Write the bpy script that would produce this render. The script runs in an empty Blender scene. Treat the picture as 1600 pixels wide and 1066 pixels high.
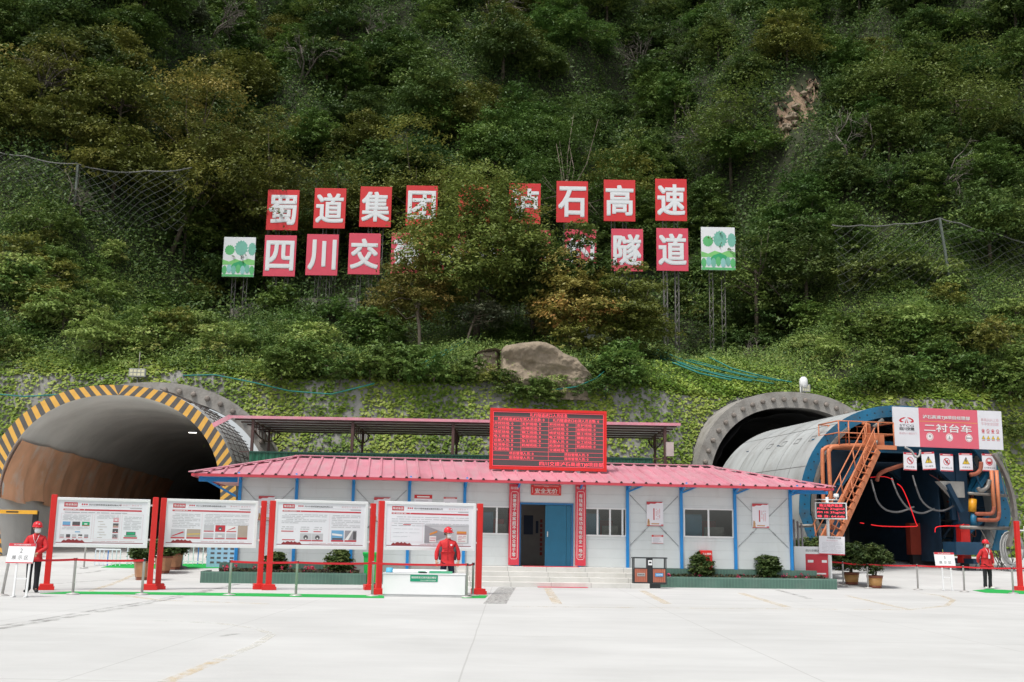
import bpy, math, random
import numpy as np
from mathutils import Matrix, Vector

SC = bpy.context.scene
COL = SC.collection
rad = math.radians

# ------------------------------------------------------------------ camera
F_PX, PITCH, ROLL, EYE = 1700.0, rad(10.35), rad(0.98), 1.5
R0 = Vector((1, 0, 0)); U0 = Vector((0, -math.sin(PITCH), math.cos(PITCH))); FW = Vector((0, math.cos(PITCH), math.sin(PITCH)))
CR = R0 * math.cos(ROLL) + U0 * math.sin(ROLL)
CU = -R0 * math.sin(ROLL) + U0 * math.cos(ROLL)
CAM = Vector((0, 0, EYE))
cd = bpy.data.cameras.new('camera'); cam = bpy.data.objects.new('camera', cd); COL.objects.link(cam)
cd.sensor_fit = 'HORIZONTAL'; cd.sensor_width = 36.0; cd.lens = 36.0 * F_PX / 1600.0
cd.clip_start = 0.1; cd.clip_end = 1000
m3 = Matrix((CR, CU, -FW)).transposed()
cam.matrix_world = Matrix.Translation(CAM) @ m3.to_4x4()
SC.camera = cam

# ------------------------------------------------------------------ light
SUN_EL, SUN_AZ = rad(62), rad(215)          # azimuth clockwise from +Y (camera looks along +Y): behind-left of the camera
w = bpy.data.worlds.new('World'); SC.world = w; w.use_nodes = True
nt = w.node_tree; nt.nodes.clear()
sky = nt.nodes.new('ShaderNodeTexSky'); sky.sky_type = 'NISHITA'; sky.sun_disc = False
sky.sun_elevation = SUN_EL; sky.sun_rotation = SUN_AZ; sky.air_density = 1.0; sky.dust_density = 3.0; sky.ozone_density = 1.0
bw = nt.nodes.new('ShaderNodeRGBToBW'); mx = nt.nodes.new('ShaderNodeMix'); mx.data_type = 'RGBA'; mx.inputs[0].default_value = 0.72
bg = nt.nodes.new('ShaderNodeBackground'); bg.inputs['Strength'].default_value = 0.125
wo = nt.nodes.new('ShaderNodeOutputWorld')
L = nt.links.new
L(sky.outputs[0], bw.inputs[0]); L(sky.outputs[0], mx.inputs['A']); L(bw.outputs[0], mx.inputs['B'])
L(mx.outputs['Result'], bg.inputs['Color']); L(bg.outputs[0], wo.inputs['Surface'])
sl = bpy.data.lights.new('sun', 'SUN'); sl.energy = 1.7; sl.angle = rad(11); sl.color = (1.0, 0.97, 0.92)
so = bpy.data.objects.new('sun', sl); COL.objects.link(so)
sd = Vector((math.sin(SUN_AZ) * math.cos(SUN_EL), math.cos(SUN_AZ) * math.cos(SUN_EL), math.sin(SUN_EL)))
so.rotation_euler = sd.to_track_quat('Z', 'Y').to_euler(); so.location = (0, 0, 60)
SC.view_settings.view_transform = 'Standard'; SC.view_settings.look = 'None'
SC.view_settings.exposure = 0.68; SC.view_settings.gamma = 1.0
SC.render.engine = 'CYCLES'
SC.cycles.use_denoising = True
SC.cycles.max_bounces = 8; SC.cycles.diffuse_bounces = 6; SC.cycles.transparent_max_bounces = 12

# ------------------------------------------------------------------ picking helpers (real-world points from sight lines)
def ray(px, py):
    return FW * F_PX + CR * (px - 800.0) - CU * (py - 533.0)
def onY(px, py, Y):
    d = ray(px, py); return CAM + d * (Y / d.y)
def ground_z(y):
    t = max(0.0, min(1.0, (y - 40.0) / 20.0)); return 1.2 * t
def onG(px, py, z=None):
    """where the sight line meets the yard (flat, rising gently behind y = 40)"""
    d = ray(px, py)
    if z is not None: return CAM + d * ((z - EYE) / d.z)
    p = CAM + d * ((0 - EYE) / d.z)
    if p.y <= 40: return p
    Y = 40.0
    while Y < 75:
        p = CAM + d * (Y / d.y)
        if p.z <= ground_z(Y): break
        Y += .02
    return p

class Frame:
    """local frame: x along the front, y away from the viewer, z up"""
    def __init__(s, o, yaw):
        s.o = Vector(o); s.yaw = yaw
        s.M = Matrix.Translation(s.o) @ Matrix.Rotation(yaw, 4, 'Z'); s.I = s.M.inverted()
    def hit(s, px, py, v=0.0):
        c = s.I @ CAM; d = s.I.to_3x3() @ ray(px, py)
        p = c + d * ((v - c.y) / d.y); return p
    def top(s, px, py, z):
        c = s.I @ CAM; d = s.I.to_3x3() @ ray(px, py)
        return c + d * ((z - c.z) / d.z)
    def loc(s, p): return s.I @ Vector(p)

# ------------------------------------------------------------------ materials
def node(t, kind, **kw):
    n = t.nodes.new(kind)
    for k, v in kw.items(): setattr(n, k, v)
    return n
MATS = {}
def pm(name, col, rough=0.55, metal=0.0, var=0.12, scale=3.0, bump=0.0, bscale=30.0, spec=0.4, emit=None, es=1.0, dirt=None, dscale=1.2, damt=0.5, coord='Object'):
    if name in MATS: return MATS[name]
    m = bpy.data.materials.new(name); m.use_nodes = True; t = m.node_tree; b = t.nodes['Principled BSDF']; LL = t.links.new
    b.inputs['Roughness'].default_value = rough; b.inputs['Metallic'].default_value = metal
    b.inputs['Specular IOR Level'].default_value = spec
    tc = node(t, 'ShaderNodeTexCoord')
    nz = node(t, 'ShaderNodeTexNoise'); nz.inputs['Scale'].default_value = scale; nz.inputs['Detail'].default_value = 6
    LL(tc.outputs[coord], nz.inputs['Vector'])
    mr = node(t, 'ShaderNodeMapRange'); mr.inputs[1].default_value = 0.25; mr.inputs[2].default_value = 0.75
    mr.inputs[3].default_value = 1 - var; mr.inputs[4].default_value = 1 + var * 0.6
    LL(nz.outputs['Fac'], mr.inputs[0])
    mul = node(t, 'ShaderNodeVectorMath', operation='SCALE'); mul.inputs[0].default_value = col
    LL(mr.outputs[0], mul.inputs['Scale'])
    out = mul.outputs[0]
    if dirt:
        n2 = node(t, 'ShaderNodeTexNoise'); n2.inputs['Scale'].default_value = dscale; n2.inputs['Detail'].default_value = 8; n2.inputs['Roughness'].default_value = 0.65
        LL(tc.outputs[coord], n2.inputs['Vector'])
        r2 = node(t, 'ShaderNodeMapRange'); r2.inputs[1].default_value = 0.5; r2.inputs[2].default_value = 0.72; r2.inputs[3].default_value = 0; r2.inputs[4].default_value = damt
        LL(n2.outputs['Fac'], r2.inputs[0])
        mm = node(t, 'ShaderNodeMix', data_type='RGBA'); LL(r2.outputs[0], mm.inputs[0]); LL(out, mm.inputs['A']); mm.inputs['B'].default_value = (*dirt, 1)
        out = mm.outputs['Result']
    LL(out, b.inputs['Base Color'])
    if bump:
        n3 = node(t, 'ShaderNodeTexNoise'); n3.inputs['Scale'].default_value = bscale; n3.inputs['Detail'].default_value = 5
        LL(tc.outputs[coord], n3.inputs['Vector'])
        bp = node(t, 'ShaderNodeBump'); bp.inputs['Strength'].default_value = bump; bp.inputs['Distance'].default_value = 0.05
        LL(n3.outputs['Fac'], bp.inputs['Height']); LL(bp.outputs[0], b.inputs['Normal'])
    if emit:
        b.inputs['Emission Color'].default_value = (*emit, 1); b.inputs['Emission Strength'].default_value = es
    MATS[name] = m; return m

def lined(name, col, period, width=0.02, axis='Z', dark=0.6, rough=0.45, var=0.06, metal=0.0, second=None, dirt=None):
    """surface with straight joints every `period` metres along one object axis (cladding boards, tiles, sheet joints)"""
    m = pm(name, col, rough=rough, var=var, scale=1.5, metal=metal, dirt=dirt); t = m.node_tree; LL = t.links.new; b = t.nodes['Principled BSDF']
    src = b.inputs['Base Color'].links[0].from_socket
    tc = node(t, 'ShaderNodeTexCoord'); sp = node(t, 'ShaderNodeSeparateXYZ'); LL(tc.outputs['Object'], sp.inputs[0])
    fac = None
    for ax, per, wd in [(axis, period, width)] + (second or []):
        dv = node(t, 'ShaderNodeMath', operation='DIVIDE'); dv.inputs[1].default_value = per; LL(sp.outputs[ax], dv.inputs[0])
        fr = node(t, 'ShaderNodeMath', operation='FRACT'); LL(dv.outputs[0], fr.inputs[0])
        lt = node(t, 'ShaderNodeMath', operation='LESS_THAN'); lt.inputs[1].default_value = wd / per; LL(fr.outputs[0], lt.inputs[0])
        if fac is None: fac = lt.outputs[0]
        else:
            mxx = node(t, 'ShaderNodeMath', operation='MAXIMUM'); LL(fac, mxx.inputs[0]); LL(lt.outputs[0], mxx.inputs[1]); fac = mxx.outputs[0]
    mm = node(t, 'ShaderNodeMix', data_type='RGBA'); LL(fac, mm.inputs[0]); LL(src, mm.inputs['A'])
    mm.inputs['B'].default_value = (col[0] * dark, col[1] * dark, col[2] * dark, 1); LL(mm.outputs['Result'], b.inputs['Base Color'])
    bp = node(t, 'ShaderNodeBump'); bp.inputs['Strength'].default_value = 0.5; bp.inputs['Distance'].default_value = 0.02; bp.invert = True
    LL(fac, bp.inputs['Height']); LL(bp.outputs[0], b.inputs['Normal'])
    return m

def streaks(m, scale, col, lo=0.52, hi=0.75, amt=0.5):
    """rain and dust runs stretched along one axis, laid over a material's own colour"""
    t = m.node_tree; b = t.nodes['Principled BSDF']; src = b.inputs['Base Color'].links[0].from_socket; LL = t.links.new
    tc = node(t, 'ShaderNodeTexCoord'); mp = node(t, 'ShaderNodeMapping'); mp.inputs['Scale'].default_value = scale; LL(tc.outputs['Object'], mp.inputs[0])
    n = node(t, 'ShaderNodeTexNoise'); n.inputs['Scale'].default_value = 1.0; n.inputs['Detail'].default_value = 7; n.inputs['Roughness'].default_value = 0.68; LL(mp.outputs[0], n.inputs['Vector'])
    r = node(t, 'ShaderNodeMapRange'); r.inputs[1].default_value = lo; r.inputs[2].default_value = hi; r.inputs[3].default_value = 0; r.inputs[4].default_value = amt; LL(n.outputs['Fac'], r.inputs[0])
    mm = node(t, 'ShaderNodeMix', data_type='RGBA'); LL(r.outputs[0], mm.inputs[0]); LL(src, mm.inputs['A']); mm.inputs['B'].default_value = (*col, 1); LL(mm.outputs['Result'], b.inputs['Base Color'])
    return m

def leafmat(name, stops, trans=0.25, rough=0.5, hue=0.02, val=0.22):
    m = bpy.data.materials.new(name); m.use_nodes = True; t = m.node_tree; b = t.nodes['Principled BSDF']; LL = t.links.new
    at = node(t, 'ShaderNodeAttribute', attribute_name='tint')
    cr = node(t, 'ShaderNodeValToRGB'); e = cr.color_ramp.elements
    while len(e) < len(stops): e.new(0.5)
    for i, (p, c) in enumerate(stops): e[i].position = p; e[i].color = (*c, 1)
    LL(at.outputs['Fac'], cr.inputs[0])
    oi = node(t, 'ShaderNodeObjectInfo')
    hs = node(t, 'ShaderNodeHueSaturation')
    a = node(t, 'ShaderNodeMapRange'); a.inputs[3].default_value = 0.5 - hue; a.inputs[4].default_value = 0.5 + hue * 0.6; LL(oi.outputs['Random'], a.inputs[0])
    f7 = node(t, 'ShaderNodeMath', operation='MULTIPLY'); f7.inputs[1].default_value = 7.31; LL(oi.outputs['Random'], f7.inputs[0])
    fr = node(t, 'ShaderNodeMath', operation='FRACT'); LL(f7.outputs[0], fr.inputs[0])
    v = node(t, 'ShaderNodeMapRange'); v.inputs[3].default_value = 1 - val; v.inputs[4].default_value = 1 + val; LL(fr.outputs[0], v.inputs[0])
    LL(a.outputs[0], hs.inputs['Hue']); LL(v.outputs[0], hs.inputs['Value']); LL(cr.outputs[0], hs.inputs['Color'])
    LL(hs.outputs[0], b.inputs['Base Color']); b.inputs['Roughness'].default_value = rough; b.inputs['Specular IOR Level'].default_value = 0.22
    tr = node(t, 'ShaderNodeBsdfTranslucent'); LL(hs.outputs[0], tr.inputs[0])
    ms = node(t, 'ShaderNodeMixShader'); ms.inputs[0].default_value = trans
    LL(b.outputs[0], ms.inputs[1]); LL(tr.outputs[0], ms.inputs[2]); LL(ms.outputs[0], t.nodes['Material Output'].inputs['Surface'])
    return m

def glassmat(name, tint=(0.55, 0.6, 0.6)):
    m = bpy.data.materials.new(name); m.use_nodes = True; t = m.node_tree; b = t.nodes['Principled BSDF']; LL = t.links.new
    tr = node(t, 'ShaderNodeBsdfTransparent'); tr.inputs[0].default_value = (*tint, 1)
    gl = node(t, 'ShaderNodeBsdfGlossy'); gl.inputs['Roughness'].default_value = 0.03
    fz = node(t, 'ShaderNodeFresnel'); fz.inputs[0].default_value = 1.6
    ad = node(t, 'ShaderNodeMath', operation='ADD'); ad.inputs[1].default_value = 0.08; LL(fz.outputs[0], ad.inputs[0])
    ms = node(t, 'ShaderNodeMixShader'); LL(ad.outputs[0], ms.inputs[0]); LL(tr.outputs[0], ms.inputs[1]); LL(gl.outputs[0], ms.inputs[2])
    LL(ms.outputs[0], t.nodes['Material Output'].inputs['Surface'])
    return m

# ------------------------------------------------------------------ mesh builder
class MB:
    def __init__(s): s.v = []; s.f = []; s.mi = []; s.cur = 0; s.smooth = False; s.sm = []
    def add(s, vs, fs):
        b = len(s.v); s.v.extend([tuple(x) for x in vs])
        for f in fs: s.f.append([b + i for i in f]); s.mi.append(s.cur); s.sm.append(s.smooth)
        return s
    def box(s, x0, x1, y0, y1, z0, z1):
        return s.add([(x0, y0, z0), (x1, y0, z0), (x1, y1, z0), (x0, y1, z0), (x0, y0, z1), (x1, y0, z1), (x1, y1, z1), (x0, y1, z1)],
                     [(0, 3, 2, 1), (4, 5, 6, 7), (0, 1, 5, 4), (1, 2, 6, 5), (2, 3, 7, 6), (3, 0, 4, 7)])
    def bbox(s, x0, x1, y0, y1, z0, z1, b=0.01):
        """box with chamfered upright and top edges"""
        a = [(x0 + b, y0), (x1 - b, y0), (x1, y0 + b), (x1, y1 - b), (x1 - b, y1), (x0 + b, y1), (x0, y1 - b), (x0, y0 + b)]
        c = [(x0 + 2*b, y0 + b), (x1 - 2*b, y0 + b), (x1 - b, y0 + 2*b), (x1 - b, y1 - 2*b), (x1 - 2*b, y1 - b), (x0 + 2*b, y1 - b), (x0 + b, y1 - 2*b), (x0 + b, y0 + 2*b)]
        v = [(p[0], p[1], z0) for p in a] + [(p[0], p[1], z1 - b) for p in a] + [(p[0], p[1], z1) for p in c]
        f = [tuple(range(7, -1, -1)), tuple(range(16, 24))]
        for r in (0, 8):
            for i in range(8): f.append((r + i, r + (i + 1) % 8, r + 8 + (i + 1) % 8, r + 8 + i))
        return s.add(v, f)
    def bar(s, a, b, wx, wz, up=(0, 0, 1)):
        """rectangular bar from a to b"""
        a = Vector(a); b = Vector(b); d = (b - a).normalized(); u = Vector(up)
        if abs(d.dot(u)) > 0.98: u = Vector((0, 1, 0))
        x = d.cross(u).normalized() * wx / 2; z = x.normalized().cross(d).normalized() * wz / 2
        vs = [p + sx * x + sz * z for p in (a, b) for sx, sz in ((-1, -1), (1, -1), (1, 1), (-1, 1))]
        return s.add(vs, [(3, 2, 1, 0), (4, 5, 6, 7), (0, 1, 5, 4), (1, 2, 6, 5), (2, 3, 7, 6), (3, 0, 4, 7)])
    def tube(s, pts, r, n=8, cap=True):
        pts = [Vector(p) for p in pts]; N = len(pts); rs = r if isinstance(r, (list, tuple)) else [r] * N
        prev = None; rings = []; vs = []
        for i, p in enumerate(pts):
            d = (pts[min(i + 1, N - 1)] - pts[max(i - 1, 0)]).normalized()
            if prev is None:
                u = d.orthogonal().normalized()
            else:
                u = (prev - d * prev.dot(d)); u = u.normalized() if u.length > 1e-6 else d.orthogonal().normalized()
            prev = u; v = d.cross(u)
            for k in range(n):
                a = 2 * math.pi * k / n; vs.append(p + (u * math.cos(a) + v * math.sin(a)) * rs[i])
        fs = []
        for i in range(N - 1):
            for k in range(n): fs.append((i * n + k, i * n + (k + 1) % n, (i + 1) * n + (k + 1) % n, (i + 1) * n + k))
        if cap: fs.append(tuple(range(n - 1, -1, -1))); fs.append(tuple(range((N - 1) * n, N * n)))
        o = s.smooth; s.smooth = True; s.add(vs, fs); s.smooth = o; return s
    def lathe(s, prof, c=(0, 0, 0), n=20, smooth=True):
        vs = []; fs = []; c = Vector(c)
        for r, z in prof:
            for k in range(n):
                a = 2 * math.pi * k / n; vs.append(c + Vector((r * math.cos(a), r * math.sin(a), z)))
        for i in range(len(prof) - 1):
            for k in range(n): fs.append((i * n + k, i * n + (k + 1) % n, (i + 1) * n + (k + 1) % n, (i + 1) * n + k))
        fs.append(tuple(range(n - 1, -1, -1))); fs.append(tuple(range((len(prof) - 1) * n, len(prof) * n)))
        o = s.smooth; s.smooth = smooth; s.add(vs, fs); s.smooth = o; return s
    def ball(s, c, r, n=10, sz=1.0):
        return s.lathe([(max(1e-4, r * math.sin(math.pi * i / n)), -r * sz * math.cos(math.pi * i / n)) for i in range(n + 1)], c, n + 4)
    def plate(s, poly, y0, y1):
        """polygon in the x-z plane extruded from y0 to y1"""
        n = len(poly); vs = [(x, y0, z) for x, z in poly] + [(x, y1, z) for x, z in poly]
        fs = [tuple(range(n)), tuple(range(2 * n - 1, n - 1, -1))] + [(i + n, (i + 1) % n + n, (i + 1) % n, i) for i in range(n)]
        return s.add(vs, fs)
    def rect(s, x0, x1, z0, z1, y):
        return s.add([(x0, y, z0), (x1, y, z0), (x1, y, z1), (x0, y, z1)], [(0, 1, 2, 3)])
    def quad(s, a, b, c, d): return s.add([a, b, c, d], [(0, 1, 2, 3)])
    def poly(s, pts, y): return s.add([(x, y, z) for x, z in pts], [tuple(range(len(pts)))])
    def disc(s, x, z, r, y, n=16, r0=None):
        if r0 is None: return s.poly([(x + r * math.cos(2 * math.pi * k / n), z + r * math.sin(2 * math.pi * k / n)) for k in range(n)], y)
        for k in range(n):
            a, b = 2 * math.pi * k / n, 2 * math.pi * (k + 1) / n
            s.poly([(x + r0 * math.cos(a), z + r0 * math.sin(a)), (x + r * math.cos(a), z + r * math.sin(a)), (x + r * math.cos(b), z + r * math.sin(b)), (x + r0 * math.cos(b), z + r0 * math.sin(b))], y)
        return s
    def xform(s, M, start=0):
        s.v[start:] = [tuple(M @ Vector(p)) for p in s.v[start:]]; return s
    def mesh(s, name, mats):
        me = bpy.data.meshes.new(name); me.from_pydata(s.v, [], s.f)
        for m in (mats if isinstance(mats, (list, tuple)) else [mats]): me.materials.append(m)
        me.polygons.foreach_set('material_index', s.mi); me.polygons.foreach_set('use_smooth', s.sm); me.update(); return me

def props(o, label=None, cat=None, group=None, kind=None):
    if label: o['label'] = label
    if cat: o['category'] = cat
    if group: o['group'] = group
    if kind: o['kind'] = kind
    return o
def part(name, mb, mats, parent, label=None):
    me = mb.mesh(name, mats) if isinstance(mb, MB) else mb
    o = bpy.data.objects.new(name, me); COL.objects.link(o); o.parent = parent
    if label: o['label'] = label
    return o
def thing(name, label, cat, M=None, group=None):
    o = bpy.data.objects.new(name, None); COL.objects.link(o); o.empty_display_size = 0.2
    if M is not None: o.matrix_world = M if isinstance(M, Matrix) else Matrix.Translation(M)
    return props(o, label, cat, group)
def solo(name, mb, mats, label, cat, M=None, group=None, kind=None):
    me = mb.mesh(name, mats) if isinstance(mb, MB) else mb
    o = bpy.data.objects.new(name, me); COL.objects.link(o)
    if M is not None: o.matrix_world = M if isinstance(M, Matrix) else Matrix.Translation(M)
    return props(o, label, cat, group, kind)
def copy_tree(o, parent=None):
    c = o.copy(); COL.objects.link(c)
    if parent: c.parent = parent
    for ch in list(o.children): copy_tree(ch, c)
    return c
def at(p, yaw=0.0): return Matrix.Translation(Vector(p)) @ Matrix.Rotation(yaw, 4, 'Z')

# ------------------------------------------------------------------ lettering
_TX = {}
def glyphs(s, bold=0.0):
    k = (s, bold)
    if k not in _TX:
        c = bpy.data.curves.new('t', 'FONT'); c.body = s; c.offset = bold; c.resolution_u = 3; c.align_x = 'LEFT'
        o = bpy.data.objects.new('t', c); COL.objects.link(o)
        me = bpy.data.meshes.new_from_object(o.evaluated_get(bpy.context.evaluated_depsgraph_get()))
        vs = [tuple(v.co) for v in me.vertices]; fs = [tuple(p.vertices) for p in me.polygons]
        bpy.data.objects.remove(o); bpy.data.curves.remove(c); bpy.data.meshes.remove(me)
        _TX[k] = (vs, fs)
    return _TX[k]
def write(mb, s, cx, cz, h, y, width=None, bold=0.0, align='C', stretch=None):
    """text in the x-z plane (facing -y); h = height of the letters, width = total width it is fitted to"""
    vs, fs = glyphs(s, 0.0)
    if not vs: return mb
    x0 = min(v[0] for v in vs); x1 = max(v[0] for v in vs); z0 = min(v[1] for v in vs); z1 = max(v[1] for v in vs)
    k = h / (z1 - z0); kx = width / (x1 - x0) if width else k
    off = {'C': cx - kx * (x0 + x1) / 2, 'L': cx - kx * x0, 'R': cx - kx * x1}[align]
    b = bold * h                                   # heavy strokes: shifted copies, each a hair in front of the last
    for n_, (dx, dz) in enumerate([(0, 0)] if b < h * .012 else ([(-b, 0), (b, 0)] if h < .12 else [(-b, -b), (b, -b), (-b, b), (b, b), (0, b), (0, -b), (-b, 0), (b, 0), (0, 0)])):
        mb.add([(off + kx * v[0] + dx, y - .0015 * n_ * (2.2 if h > 1 else 1), cz + k * (v[1] - (z0 + z1) / 2) + dz) for v in vs], fs)
    return mb
def write_down(mb, s, cx, ztop, zbot, h, y, bold=0.0):
    n = len(s)
    for i, ch in enumerate(s): write(mb, ch, cx, ztop + (zbot - ztop) * (i + 0.5) / n, h if ch != '一' else h * 0.15, y, bold=bold, width=h)
# ================================================================== SETTING
RNG = np.random.default_rng(11)
def sm(a, b, x):
    t = np.clip((x - a) / (b - a), 0, 1); return t * t * (3 - 2 * t)
YBX = [-90, -40, -27, -17, -9, 0, 7, 10.5, 15.5, 22, 28, 40, 60, 90]
YBY = [42, 49, 52, 53.0, 53.2, 53.8, 55, 56.5, 57.3, 57.5, 56.5, 54, 48, 42]
PD = [-2, 0, 3.0, 6, 18, 22, 28, 50, 75, 95, 130]
PZC = [-3, 0.2, 9.5, 11.2, 14.7, 17.2, 24.0, 48, 76, 97, 110]
PZS = [-3, 0.2, 9.5, 11.6, 22.0, 26.0, 32.0, 54, 80, 100, 112]
def noise2(x, y):
    return (np.sin(x * 0.31 + 1.3 * np.sin(y * 0.17 + 0.4)) * 0.9 + np.sin(y * 0.37 + 1.7 * np.sin(x * 0.13 + 2.0)) * 0.8
            + 0.5 * np.sin(x * 0.83 + y * 0.41 + 0.7) + 0.4 * np.sin(x * 0.57 - y * 0.93 + 2.1) + 0.22 * np.sin(x * 1.9 + 1.1) * np.sin(y * 1.7 + 0.3))
def ybase(x): return np.interp(x, YBX, YBY)
def terr(x, d):
    x = np.asarray(x, float); d = np.asarray(d, float)
    s = sm(18, 28, np.abs(x + 2.0))
    z = np.interp(d, PD, PZC) * (1 - s) + np.interp(d, PD, PZS) * s
    amp = 0.12 + 0.35 * sm(5, 9, d) + 1.5 * sm(20, 40, d)
    z = z + amp * noise2(x, d) * np.where(d < 0, 0, 1)
    # gullies and ribs running down the upper hill
    z = z + sm(20, 40, d) * (2.2 * np.sin(x * 0.21 + d * 0.06 + 0.8) + 1.2 * np.sin(x * 0.45 - d * 0.05))
    return z
def hill(x, d):
    return np.stack([np.asarray(x, float), ybase(x) + d, terr(x, d)], -1)
def hz(x, y): return float(terr(x, y - ybase(x)))
def on_hill(px, py):
    """where the sight line meets the slope"""
    dd = ray(px, py)
    for k in range(500, 1400):
        Y = k * 0.1; p = CAM + dd * (Y / dd.y)
        if p.y > ybase(p.x) and p.z < hz(p.x, p.y): return p
    return p

# ---- ground
def concrete(name, col, joints=True):
    m = pm(name, col, rough=0.8, var=0.10, scale=0.35, bump=0.08, bscale=12, spec=0.25, dirt=(col[0] * 0.78, col[1] * 0.78, col[2] * 0.77), dscale=0.22, damt=0.55)
    return m
g = MB()
ys = [-60, -20, 0, 8, 16, 24, 30, 36, 38, 40] + [41 + k for k in range(20)] + [70, 90, 130, 200]
xs = list(range(-120, 121, 8))
for y in ys:
    for x in xs: g.v.append((x, y, ground_z(y)))
nx = len(xs)
for j in range(len(ys) - 1):
    for i in range(nx - 1):
        g.f.append([j * nx + i, j * nx + i + 1, (j + 1) * nx + i + 1, (j + 1) * nx + i]); g.mi.append(0); g.sm.append(False)
M_CONC = concrete('yard_concrete', (0.56, 0.56, 0.545))
# slab joints: thin worn lines every 5 x 6 m with a little wander
t = M_CONC.node_tree; b = t.nodes['Principled BSDF']; src = b.inputs['Base Color'].links[0].from_socket; LL = t.links.new
tc = node(t, 'ShaderNodeTexCoord'); nz = node(t, 'ShaderNodeTexNoise'); nz.inputs['Scale'].default_value = 0.5; LL(tc.outputs['Object'], nz.inputs['Vector'])
wv = node(t, 'ShaderNodeVectorMath', operation='SCALE'); wv.inputs['Scale'].default_value = 0.03; LL(nz.outputs['Color'], wv.inputs[0])
ad = node(t, 'ShaderNodeVectorMath', operation='ADD'); LL(tc.outputs['Object'], ad.inputs[0]); LL(wv.outputs[0], ad.inputs[1])
sp = node(t, 'ShaderNodeSeparateXYZ'); LL(ad.outputs[0], sp.inputs[0])
fac = None
for ax, per, wd in (('X', 4.05, 0.02), ('Y', 6.1, 0.03)):
    of = node(t, 'ShaderNodeMath', operation='ADD'); of.inputs[1].default_value = 0.5; LL(sp.outputs[ax], of.inputs[0])
    dv = node(t, 'ShaderNodeMath', operation='DIVIDE'); dv.inputs[1].default_value = per; LL(of.outputs[0], dv.inputs[0])
    fr = node(t, 'ShaderNodeMath', operation='FRACT'); LL(dv.outputs[0], fr.inputs[0])
    lt = node(t, 'ShaderNodeMath', operation='LESS_THAN'); lt.inputs[1].default_value = wd / per; LL(fr.outputs[0], lt.inputs[0])
    if fac is None: fac = lt.outputs[0]
    else:
        q = node(t, 'ShaderNodeMath', operation='MAXIMUM'); LL(fac, q.inputs[0]); LL(lt.outputs[0], q.inputs[1]); fac = q.outputs[0]
hf = node(t, 'ShaderNodeMath', operation='MULTIPLY'); hf.inputs[1].default_value = 0.3; LL(fac, hf.inputs[0])
# long faint sweep marks and dust streaks running across the yard
mp = node(t, 'ShaderNodeMapping'); mp.inputs['Scale'].default_value = (0.3, 1.1, 1); mp.inputs['Rotation'].default_value = (0, 0, 0.45); LL(tc.outputs['Object'], mp.inputs[0])
n4 = node(t, 'ShaderNodeTexNoise'); n4.inputs['Scale'].default_value = 1.0; n4.inputs['Detail'].default_value = 7; n4.inputs['Roughness'].default_value = 0.7; LL(mp.outputs[0], n4.inputs['Vector'])
r4 = node(t, 'ShaderNodeMapRange'); r4.inputs[1].default_value = 0.35; r4.inputs[2].default_value = 0.7; r4.inputs[3].default_value = 0.94; r4.inputs[4].default_value = 1.04; LL(n4.outputs['Fac'], r4.inputs[0])
v4 = node(t, 'ShaderNodeVectorMath', operation='SCALE'); LL(src, v4.inputs[0]); LL(r4.outputs[0], v4.inputs['Scale'])
mm = node(t, 'ShaderNodeMix', data_type='RGBA'); LL(hf.outputs[0], mm.inputs[0]); LL(v4.outputs[0], mm.inputs['A']); mm.inputs['B'].default_value = (0.2, 0.19, 0.17, 1); LL(mm.outputs['Result'], b.inputs['Base Color'])
solo('ground', g, M_CONC, None, None, kind='structure')

def worn(name, col, lo=0.42, hi=0.6, scale=3.0, amax=1.0):
    """thin worn paint or dirt film lying on the concrete: patchy coverage"""
    m = bpy.data.materials.new(name); m.use_nodes = True; t = m.node_tree; b = t.nodes['Principled BSDF']; LL = t.links.new
    b.inputs['Base Color'].default_value = (*col, 1); b.inputs['Roughness'].default_value = 0.75
    tc = node(t, 'ShaderNodeTexCoord'); n = node(t, 'ShaderNodeTexNoise'); n.inputs['Scale'].default_value = scale; n.inputs['Detail'].default_value = 8; n.inputs['Roughness'].default_value = 0.7
    LL(tc.outputs['Object'], n.inputs['Vector']); r = node(t, 'ShaderNodeMapRange'); r.inputs[1].default_value = lo; r.inputs[2].default_value = hi; r.inputs[3].default_value = 0; r.inputs[4].default_value = amax
    LL(n.outputs['Fac'], r.inputs[0]); LL(r.outputs[0], b.inputs['Alpha']); return m
def ribbon(pxs, width, z=0.004):
    ps = [onG(x, y) for x, y in pxs]; mb = MB(); n = len(ps)
    for i, p in enumerate(ps):
        d = (ps[min(i + 1, n - 1)] - ps[max(i - 1, 0)]); d.z = 0; d.normalize(); s = Vector((-d.y, d.x, 0)) * width / 2
        zz = ground_z(p.y) + z
        mb.v += [(p.x + s.x, p.y + s.y, zz), (p.x - s.x, p.y - s.y, zz)]
    for i in range(n - 1): mb.f.append([2 * i, 2 * i + 1, 2 * i + 3, 2 * i + 2]); mb.mi.append(0); mb.sm.append(False)
    return mb
M_YEL = worn('worn_yellow_paint', (0.75, 0.50, 0.16), 0.42, 0.68, 4, 0.55); M_WHT = worn('worn_pale_paint', (0.72, 0.70, 0.62), 0.42, 0.6, 3, 0.5)
M_TYRE = worn('tyre_dirt', (0.16, 0.155, 0.14), 0.44, 0.75, 2.2, 0.75)
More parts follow.
